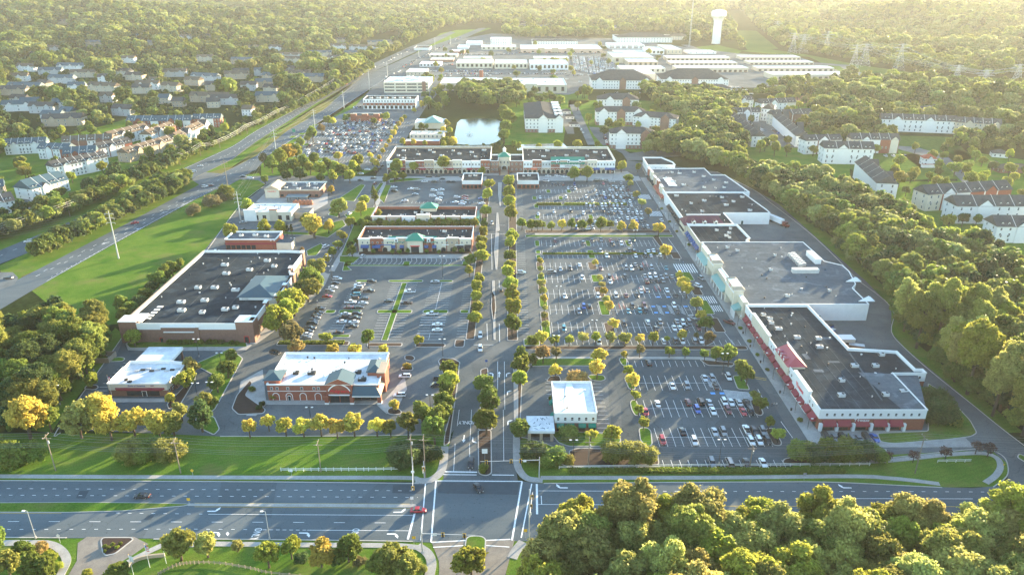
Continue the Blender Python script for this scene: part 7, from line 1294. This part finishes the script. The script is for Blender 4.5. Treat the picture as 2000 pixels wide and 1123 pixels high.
# ------------------------------------------------------------------ poles, lamps, signals, wires
def upole(px,py,pt,label,arm=1.6,n=3,group='wooden utility poles along the front road',lean=0,mat_=woodm,r=.16):
    x,y=G(px,py); h=HZ(pt,py); t=thing('utility_pole',label,'utility pole',(x,y,0),group); b=MB(); tx=x+lean; b.tube((x,y,-.3),(tx,y,h),r*1.15,r*.75,mat_,8); b.build('pole',t)
    b=MB(); b.box(tx-.06,y-arm,h-.7,tx+.06,y+arm,h-.56,mat_) ; b.box(tx-arm*.9,y-.07,h-1.6,tx+arm*.9,y+.07,h-1.46,mat_); b.build('crossarm',t)
    b=MB()
    for s_ in (-1,0,1): b.tube((tx,y+s_*arm*.9,h-.56),(tx,y+s_*arm*.9,h-.25),.06,.04,trim,6)
    b.build('insulator',t)
    if n>2: b=MB(); b.lathe(tx+.35,y,[(.01,h-3.4),(.25,h-3.4),(.25,h-2.4),(.01,h-2.3)],metal,8); b.build('transformer',t)
    return (tx,y,h)
FPs=[]
for i,(px,py,pt) in enumerate(((109,919,848),(353,924,857),(627,921,861),(806,925,850),(831,932,851),(1149,909,856),(1464,914,868),(1787,924,850))): FPs.append(upole(px,py,pt,f"wooden utility pole, {ORD[i]} from the left along the front road",n=3 if i in (0,3,5,6,7) else 2))
def wires(name,label,pts,offs,r=.028,sag=1.0,m=wire_m,group=None):
    b=MB(); n=len(pts); NN=[]
    for i in range(n): d=Vector(pts[min(i+1,n-1)][:2])-Vector(pts[max(i-1,0)][:2]); d.normalize(); NN.append(Vector((d.y,-d.x)))
    for i in range(n-1):
        A_,B_=Vector(pts[i]),Vector(pts[i+1])
        for (oy,oz) in offs:
            a_=A_+Vector((NN[i].x*oy,NN[i].y*oy,oz)); c_=B_+Vector((NN[i+1].x*oy,NN[i+1].y*oy,oz)); L=[]
            for k in range(8): t=k/7; q_=a_.lerp(c_,t); q_.z-=sag*4*t*(1-t); L.append(q_)
            for p,q_ in zip(L,L[1:]): b.tube(p,q_,r,r,m,3)
    o=b.build(name); tag(o,label,'power lines',group); return o
ext=[(-260,FPs[0][1],FPs[0][2])]+[FPs[0]]+[FPs[1],FPs[2],FPs[3],FPs[5],FPs[6],FPs[7]]+[(240,FPs[7][1]-3,FPs[7][2]-1)]
wires('power_line','overhead power wires strung above the front lawn between wooden poles',ext,[(-1.4,-.3),(0,-.3),(1.4,-.3),(.2,-3.0),(.2,-3.7),(.2,-4.4)])
def hv(pts,label,arms=(1.0,2.6,4.2),r=.35,m=metal,name='transmission_pole',al=2.4,wood_=False,group='transmission poles along the highway'):
    out=[]
    for i,(px,py,pt) in enumerate(pts):
        x,y=G(px,py); h=HZ(pt,py); t=thing(name,label%ORD[i],'transmission pole',(x,y,0),group); b=MB(); b.tube((x,y,-.3),(x,y,h),r*1.3,r*.55,m,8); b.build('pole',t)
        for a in arms:
            b=MB(); b.box(x-al,y-.1,h-a*1.6-.12,x+al,y+.1,h-a*1.6+.06,m); [b.tube((x+s_*al*.95,y,h-a*1.6-.9),(x+s_*al*.95,y,h-a*1.6-.1),.09,.09,m,5) for s_ in (-1,1)]; b.build('crossarm',t)
        out.append((x,y,h))
    return out
H1=hv([(232,505,412),(470,430,375),(540,303,252),(615,249,213),(672,212,178),(722,177,135),(757,150,120),(818,112,88),(850,100,74),(880,88,72)],'grey transmission pole, %s from the near end right of the highway')
wires('transmission_line','high wires between the grey transmission poles right of the highway',[(-420,250,30)]+H1,[(-2.3,-1.7),(2.3,-1.7),(-2.3,-4.2),(2.3,-4.2),(0,0)],.03,2.0)
H2=hv([(445,366,311)],'%s dark wooden three-armed pole on the highway lawn',r=.25,m=woodm,name='utility_pole',arms=(.8,1.9,3.0),group=None)
H3=hv([(137,423,395),(197,380,361),(258,355,335),(309,330,314),(352,323,299),(392,305,280),(430,290,272),(483,262,243),(540,232,216),(597,203,188),(660,167,150)],'slim wooden pole, %s from the near end of the belt left of the highway',r=.18,m=woodm,name='utility_pole',arms=(.6,1.5),al=1.9,group='wooden poles left of the highway')
wires('power_line','bundle of bright wires following the tree belt left of the highway',[(-330,330,13)]+H3,[(-1.8,-.8),(1.8,-.8),(-1.7,-2.2),(1.7,-2.2),(0,0)],.05,1.2,trim)
def lamp(px,py,pt,label,heads=2,group='car park lamps',m=dark,dx=0,name='street_lamp',hm=trim):
    x,y=G(px,py); h=max(3,HZ(pt,py)); t=thing(name,label,'lamp post',(x,y,0),group); b=MB(); b.tube((x,y,0),(x+dx*.0,y,h),.11,.07,m,7); b.tube((x,y,0),(x,y,.8),.28,.28,concrete,8); b.build('pole',t)
    for k in range(heads): s_=(-1,1)[k%2] if heads>1 else (dx or 1); b=MB(); b.box(x-.04 if s_>0 else x-1.2,y-.05,h-.1,x+1.2 if s_>0 else x+.04,y+.05,h,m); b.box(x+s_*1.0-.38,y-.2,h-.12,x+s_*1.0+.38,y+.2,h+.1,hm); b.build('lamp_head',t)
LP=[(1404,905,858),(1119,898,859),(1411,731,690),(1085,727,655),(1090,608,559),(1329,603,570),(1078,523,481),(1286,521,500),(1062,407,372),(865,700,662),(566,842+0,838-0),(841,808,771),(607,790+15,762) if 0 else (607,820,795),(396,833,788),(389,697,662),(209,696,664),(183,724,690),(117,790,752),(432,712,689),(386,776,748),(414,776,746),(865,545,500),(563,535,500) if 0 else (643,522,500),(318,640,600) if 0 else (648,545,520),(535,490,470),(574,484,465),(631,445,425),(1197,352,336),(1130,395,375),(1240,470,450),(1160,650,625)]
LP=[q for q in LP if q!=(566,842,838)]
for i,q in enumerate(sorted(LP)): lamp(*q,f"tall thin car park lamp with paired heads, {ORD[i] if i<30 else 'last'} from left")
lamp(70,1051,997,'single-arm road lamp on the near kerb, leftmost one',1,'road lamps on the near kerb',metal,-1); lamp(527,1053,998,'single-arm road lamp on the near kerb before the trees',1,'road lamps on the near kerb',metal,-1)
for i,(px,py) in enumerate(((1440,638),(1455,655),(1471,680),(1490,710),(1509,740),(1530,772),(1552,806),(1577,838),(1305,430),(1315,450),(1338,487),(1345,488),(1275,395),(1284,410),(1296,430))):
    lamp(px,py,py-21 if py>600 else py-13,f"short pavement lamp with globe head, {ORD[i]} along the mall walk",1,'short mall pavement lamps',dark)
# bins and planters on the mall pavement
for i,(px,py) in enumerate(((1451,652),(1465,678),(1485,709),(1523,768),(1545,802))):
    x,y=G(px,py); b=MB(); b.lathe(0,0,[(.3,0),(.35,.9),(.38,.95),(.3,1.05),(0,1.1)],dark,10); o=b.build('litter_bin'); o.location=(x,y,.15); tag(o,'black litter bin on the mall pavement, %s from the back'%ORD[i],'litter bin','mall litter bins')
row('the mall pavement','shrubs on the mall pavement',[(1446,641,9,'g'),(1463,666,9,'g'),(1479,693,9,'g'),(1563,820,12,'k'),(1499,722,8,'g'),(1430,612,7,'g'),(1345,478,7,'g'),(1308,433,6,'g'),(1292,408,6,'g'),(1322,452,6,'k')],p='bush',noun='shrub',cat='shrub')
# hedges
def hedge(x0,y0,x1,y1,h,label):
    n=int(max(x1-x0,y1-y0)*22); g2=np.random.default_rng(int(x0*7+y0)&1023); c=np.stack([g2.uniform(x0,x1,n*4),g2.uniform(y0,y1,n*4),h*(.2+.8*g2.random(n*4)**.5)],1); b=MB(); b.box(x0+.2,y0+.2,0,x1-.2,y1-.2,h*.85,leaf)
    for p in c:
        a=Vector(g2.normal(size=3)).normalized()*.2; d=a.cross(Vector(g2.normal(size=3))).normalized()*.2; p=Vector(p); b.face([p-a-d,p+a-d,p+a+d,p-a+d],leaf)
    o=b.build('hedge'); o.color=(*PAL['g'],1); tag(o,label,'hedge'); return o
hedge(17.5,389.2,90,390.6,1.0,'long low hedge splitting the top rows of the middle lot'); hedge(17,486.4,34,488.6,1.6,'clipped hedge in the northern lot, left section'); hedge(36,486.4,60,488.6,1.6,'clipped hedge in the northern lot, middle section'); hedge(62,486.4,79,488.6,1.6,'clipped hedge in the northern lot, right section')
a=G(1110,921); hedge(a[0],a[1]-1.2,G(1650,921)[0],a[1]+1.0,1.0,'long dark hedge under the white fence by the front road'); hedge(-100,279,-72,281.5,1.1,'low hedge between the western lot and the drugstore'); hedge(-175,267,-150+28,268.6,1.0,'low hedge between the small bank and the grocery store') if 0 else None
hedge(-170,427,-140,429,1.6,'clipped hedge behind the brown brick bank')
# fences
def fence(pts,label,h=1.1,step=2.4,m=trim,rails=(.45,.95),name='fence'):
    P=[Vector(p) for p in pts]; t=thing(name,label,'fence',(P[0].x,P[0].y,0)); r=MB(); posts=[]
    for a,b_ in zip(P,P[1:]):
        d=b_-a; L=d.length; an=math.atan2(d.y,d.x); c=(a+b_)/2; [r.obox(c.x,c.y,z,L,.06,.16,an,m) for z in rails]; k=0
        while k*step<L: p=a+d*(k*step/L); posts.append(p); k+=1
    r.build('rail',t)
    pm=MB(); pm.box(-.08,-.08,0,.08,.08,h+.1,m); me=pm.mesh('post')
    for p in posts: o=bpy.data.objects.new('post',me); COL.objects.link(o); o.parent=t; o.location=(p.x-P[0].x,p.y-P[0].y,0)
fence(GP([(549,920),(720,919.5),(780,918)]),'white two-rail fence on the front lawn before the junction',1.3); fence(GP([(1092,915),(1350,911.5),(1700,909)]),'white two-rail fence along the lower right lot',1.0,3.2); fence(GP([(1831,903),(1896,902)]),'short white fence on the right corner lawn',.8,3)
fence(curve(GP([(310,1123),(345,1106),(380,1101),(430,1102),(490,1112),(530,1121),(620,1130)])),'weathered split-rail fence curving across the near lawn',1.1,2.6,woodd,(.35,.75))
# stone entrance walls
for pts,l in (([(250,1110),(262,1098),(285,1090),(322,1086)],'low curved stone wall with flag poles by the near driveway'),([(62,1078),(80,1084),(95,1092),(102,1105),(100,1118)],'low curved stone wall round the left flower bed')):
    b=MB(); P=curve(GP(pts)); 
    for i,(p,q_) in enumerate(zip(P,P[1:])): d=Vector(q_)-Vector(p); b.obox((p[0]+q_[0])/2,(p[1]+q_[1])/2,0,d.length+.05,.5,1.0+.002*i,math.atan2(d.y,d.x),tan)
    o=b.build('stone_wall'); tag(o,l,'wall')
# flags
def flag(px,py,h,label,us=True):
    x,y=G(px,py); t=thing('flagpole',label,'flagpole',(x,y,0),None); b=MB(); b.tube((x,y,0),(x,y,h),.07,.04,trim,6); b.lathe(x,y,[(.01,h),(.12,h+.08),(.01,h+.2)],yel,6); b.build('pole',t); b=MB(); W_=1.5; Hf=1.9; 
    for k in range(7):
        z1=h-.3-k*Hf/7; z0=z1-Hf/7; pts=[(x+.05,y,z1),(x+.5,y-.18,z1-.1),(x+W_*.6,y,z1-.35)]; lo=[(a_,b_,c_-Hf/7) for a_,b_,c_ in pts]
        for i in (0,1): b.face([pts[i],pts[i+1],lo[i+1],lo[i]],(red if k%2==0 else white) if us else white)
    if us: b.face([(x+.05,y-.02,h-.3),(x+.5,y-.2,h-.4),(x+.5,y-.2,h-1.3),(x+.05,y-.02,h-1.2)],bluem)
    b.build('flag',t)
flag(219,774,9,'striped flag on a pole at the small bank corner'); flag(293,1108,8,'striped flag on a pole by the near driveway'); flag(262,1126,7.5,'plain white flag on a pole by the near driveway',False); flag(325,1100,7,'slim white flag on a pole among the near trees',False)
# traffic signals
def signal(px,py,pt,armend,label,zs_=6.2,heads=(.45,.65,.85)):
    x,y=G(px,py); t=thing('traffic_signal',label,'traffic signal',(x,y,0),'traffic signals at the front junction'); h=HZ(pt,py); b=MB(); b.tube((x,y,0),(x,y,h),.2,.14,metal,8); b.build('pole',t)
    ex,ey=G(*armend,zs_); b=MB(); b.tube((x,y,zs_),(ex,ey,zs_+.2),.13,.08,metal,6); b.build('arm',t)
    for k in heads:
        X,Y=x+(ex-x)*k,y+(ey-y)*k; b=MB(); b.box(X-.22,Y-.22,zs_-.9,X+.22,Y+.22,zs_+.4,dark); b.box(X-.45,Y+.23,zs_-1.0,X+.45,Y+.26,zs_+.5,yel); b.build('signal_head',t)
    b=MB(); X,Y=x+(ex-x)*.25,y+(ey-y)*.25; b.box(X-.5,Y-.1,zs_-.5,X+.5,Y-.05,zs_+.3,white); b.build('lane_sign',t)
signal(1053,934,892,(938,902),'mast-arm traffic signal on the upper right corner reaching over the entrance',7.0,(.32,.48,.9)); signal(825,1078,1030,(928,1046),'mast-arm traffic signal on the lower left corner',6.5,(.4,.8)); signal(808,942,892,(806,958),'traffic signal on the upper left corner by the lawn',6.5,(.9,)); signal(1033,1055,955,(1040,962),'traffic signal pole on the lower right corner by the wood',7,(.5,.85)); signal(829,932,900,(826,925),'slim signal post with control box by the upper left corner',5,(.5,)); signal(925,709,673,(964,673),'white barrier-style arm over the main street crossing',3.5,()) if 0 else None
# road signs and street furniture
def sgn(px,py,h,label,m=trim,kind='sq',s_=.5,col=None):
    x,y=G(px,py); t=thing('road_sign',label,'road sign',(x,y,0)); b=MB(); b.tube((x,y,0),(x,y,h),.05,.05,metal,5); b.build('post',t); b=MB()
    P=[(-s_,0),(s_,0),(s_,2*s_),(-s_,2*s_)] if kind=='sq' else [(0,-.2),(s_*1.2,s_),(0,s_*2.2),(-s_*1.2,s_)]
    b.face([(x+a_,y-.07,h-.2+c_) for a_,c_ in P],m); b.face([(x+a_,y-.05,h-.2+c_) for a_,c_ in P][::-1],metal); b.build('panel',t)
sgn(378,933,2.6,'yellow diamond warning sign on the front lawn verge',yel,'d'); sgn(118,1060,2.4,'white diamond sign in the near left verge',white,'d'); sgn(805,984,2.0,'small sign on the end of the concrete median',white); sgn(370,984,1.5,'small marker on the tip of the grass median',yel); sgn(809,1064,2.4,'yellow sign post on the near left corner',yel); sgn(1026,1050,2.4,'yellow sign post on the near right corner',yel); sgn(947,900,3.2,'tall white panel sign in the entrance median',white,'sq',.9); sgn(950,715,2.2,'blue and white sign at the head of the planted median',bluem); sgn(570,930,2,'thin white marker in the front verge',white); sgn(1570,937,2,'thin grey sign on the right verge',metal); sgn(1958,915,1.6,'yellow hydrant marker on the right corner lawn',yel,'sq',.25)
sgn(575,268,5,'green direction sign beside the highway',greenroof,'sq',1.6)
x,y=G(950,835); b=MB(); b.box(-1.2,-.3,0,1.2,.3,2.4,trim); b.box(-1.5,-.4,2.4,1.5,.4,2.7,cream); o=b.build('entrance_marker'); o.location=(x,y,.15); tag(o,'pale entrance marker in the main street median','sign')
# people
def person(px,py,label,top,leg,ang=0,step=.25):
    x,y=G(px,py); me=bpy.data.meshes.new('person'); V=[(0,0,.95),(0,0,1.2),(0,0,1.45),(0,0,1.58),(0,0.02,1.70),(.1,0,.9),(.12,step,.5),(.12,step*.8,.08),(.12,step*.8+.15,.04),(-.1,0,.9),(-.12,-step*.5,.5),(-.12,-step,.08),(-.12,-step+.15,.04),(.19,0,1.42),(.26,-.1,1.15),(.26,.05,.9),(-.19,0,1.42),(-.26,.1,1.15),(-.26,.2,.92)]
    E=[(0,1),(1,2),(2,3),(3,4),(0,5),(5,6),(6,7),(7,8),(0,9),(9,10),(10,11),(11,12),(2,13),(13,14),(14,15),(2,16),(16,17),(17,18)]
    rr=[.15,.14,.16,.06,.11,.09,.07,.05,.04,.09,.07,.05,.04,.065,.05,.035,.065,.05,.035]
    me.from_pydata(V,E,[]); o=bpy.data.objects.new('person',me); COL.objects.link(o); mo=o.modifiers.new('s','SKIN')
    for i,v in enumerate(me.skin_vertices[0].data if me.skin_vertices else []): v.radius=(rr[i],rr[i])
    if me.skin_vertices: me.skin_vertices[0].data[0].use_root=True
    sb=o.modifiers.new('u','SUBSURF'); sb.levels=1; sb.render_levels=1
    m=bpy.data.materials.new('clothed_body'); m.use_nodes=True; t=m.node_tree; bs=t.nodes['Principled BSDF']; tc=N(t,'ShaderNodeTexCoord'); sx=N(t,'ShaderNodeSeparateXYZ'); cr=N(t,'ShaderNodeValToRGB'); t.links.new(tc.outputs['Object'],sx.inputs[0]); mm=N(t,'ShaderNodeMath',operation='DIVIDE'); mm.inputs[1].default_value=1.85; t.links.new(sx.outputs[2],mm.inputs[0]); t.links.new(mm.outputs[0],cr.inputs[0]); cr.color_ramp.interpolation='CONSTANT'
    cr.color_ramp.elements[0].position=0; cr.color_ramp.elements[0].color=(*leg,1); cr.color_ramp.elements[1].position=.52; cr.color_ramp.elements[1].color=(*top,1); e=cr.color_ramp.elements.new(.83); e.color=(.45,.28,.2,1); e=cr.color_ramp.elements.new(.93); e.color=(.05,.03,.02,1); t.links.new(cr.outputs[0],bs.inputs['Base Color']); me.materials.append(m)
    o.location=(x,y,.1); o.rotation_euler=(0,0,ang); tag(o,label,'person')
try:
    for a_ in ((1507,795,'person in dark clothes, leftmost of three walking before the red awnings',(.05,.05,.06),(.03,.03,.05),.4),(1511,794,'person in grey top, middle of three walking before the red awnings',(.3,.3,.3),(.04,.05,.1),.4),(1516,794,'person in white top, rightmost of three before the red awnings',(.7,.7,.7),(.1,.1,.12),.4),(620,592,'person in white walking near the grocery store path',(.6,.6,.55),(.1,.1,.2),0),(1334,516,'person on the zebra crossing by the department store',(.2,.3,.5),(.05,.05,.08),1.4)): person(*a_)
except Exception as e_: print('person',e_)
# lattice pylons in the clearing
def pylon(px,py,pt,label,w=9):
    x,y=G(px,py); h=HZ(pt,py); t=thing('pylon',label,'pylon',(x,y,0),'lattice pylons on the far right'); b=MB(); n=8; 
    def cor(z): f=1-z/h; s_=w*.5*(.14+.86*f**1.3); return [(x-s_,y-s_,z),(x+s_,y-s_,z),(x+s_,y+s_,z),(x-s_,y+s_,z)]
    for k in range(n):
        A=cor(h*k/n); Bq=cor(h*(k+1)/n)
        for i in range(4): j=(i+1)%4; b.tube(A[i],Bq[i],.18,.15,metal,3); b.tube(A[i],Bq[j],.09,.09,metal,3); b.tube(A[j],Bq[i],.09,.09,metal,3); b.tube(Bq[i],Bq[j],.09,.09,metal,3)
    b.build('lattice_mast',t)
    for k,z in enumerate((h*.72,h*.84,h*.96)):
        b=MB(); L=w*(.75,.95,.6)[k]; b.tube((x-L,y,z),(x,y,z+1.6),.2,.2,metal,3); b.tube((x+L,y,z),(x,y,z+1.6),.2,.2,metal,3); b.tube((x-L,y,z),(x+L,y,z),.2,.2,metal,3); b.build('crossarm',t)
    return (x,y,h)
PY=[pylon(a_,b_,c_,l,w_) for a_,b_,c_,l,w_ in ((1547,105,65,'lattice pylon, left one of the pair beyond the warehouses',14),(1567,104,68,'lattice pylon, right one of the pair beyond the warehouses',18),(1612,105,62,'lone lattice pylon between the two far pairs',14),(1666,138,88,'lattice pylon, left one of the near pair above the clearing',13),(1686,130,86,'lattice pylon, right one of the near pair above the clearing',17),(1754,138,86,'tall lone lattice pylon in the clearing',14),(1865,165,128,'lattice pylon half hidden by the tree line',13),(1920,175,138,'squat lattice pylon behind the dark tree line',16),(1980,178,126,'lattice pylon at the right edge above the trees',15),(1515,72,42,'faint distant lattice pylon near the water tower',14))]
wires('transmission_line','faint high-voltage wires slung between the far lattice pylons',[PY[9],PY[1],PY[4],PY[6],PY[8]],[(-8,-6),(8,-6),(-6,-2),(6,-2)],.10,6,metal); wires('transmission_line','faint second run of wires between lone lattice pylons',[PY[0],PY[2],PY[5],PY[7]],[(-8,-6),(8,-6),(0,-2)],.10,6,metal)
# white farm-lane kerb lines
# ------------------------------------------------------------------ haze
hz_=MB(); hz_.box(-8600,-700,-3,8600,11100,152,white); ho=hz_.build('haze'); ho['kind']='stuff'; ho['label']='thin warm evening haze over the whole landscape'
ho.data.materials.clear(); hm=bpy.data.materials.new('haze'); hm.use_nodes=True; t=hm.node_tree
for n in list(t.nodes):
    if n.type!='OUTPUT_MATERIAL': t.nodes.remove(n)
pv=t.nodes.new('ShaderNodeVolumePrincipled'); pv.inputs['Color'].default_value=(.93,.94,.88,1); pv.inputs['Density'].default_value=.00005; pv.inputs['Anisotropy'].default_value=.3
t.links.new(pv.outputs[0],t.nodes['Material Output'].inputs['Volume']); ho.data.materials.append(hm)
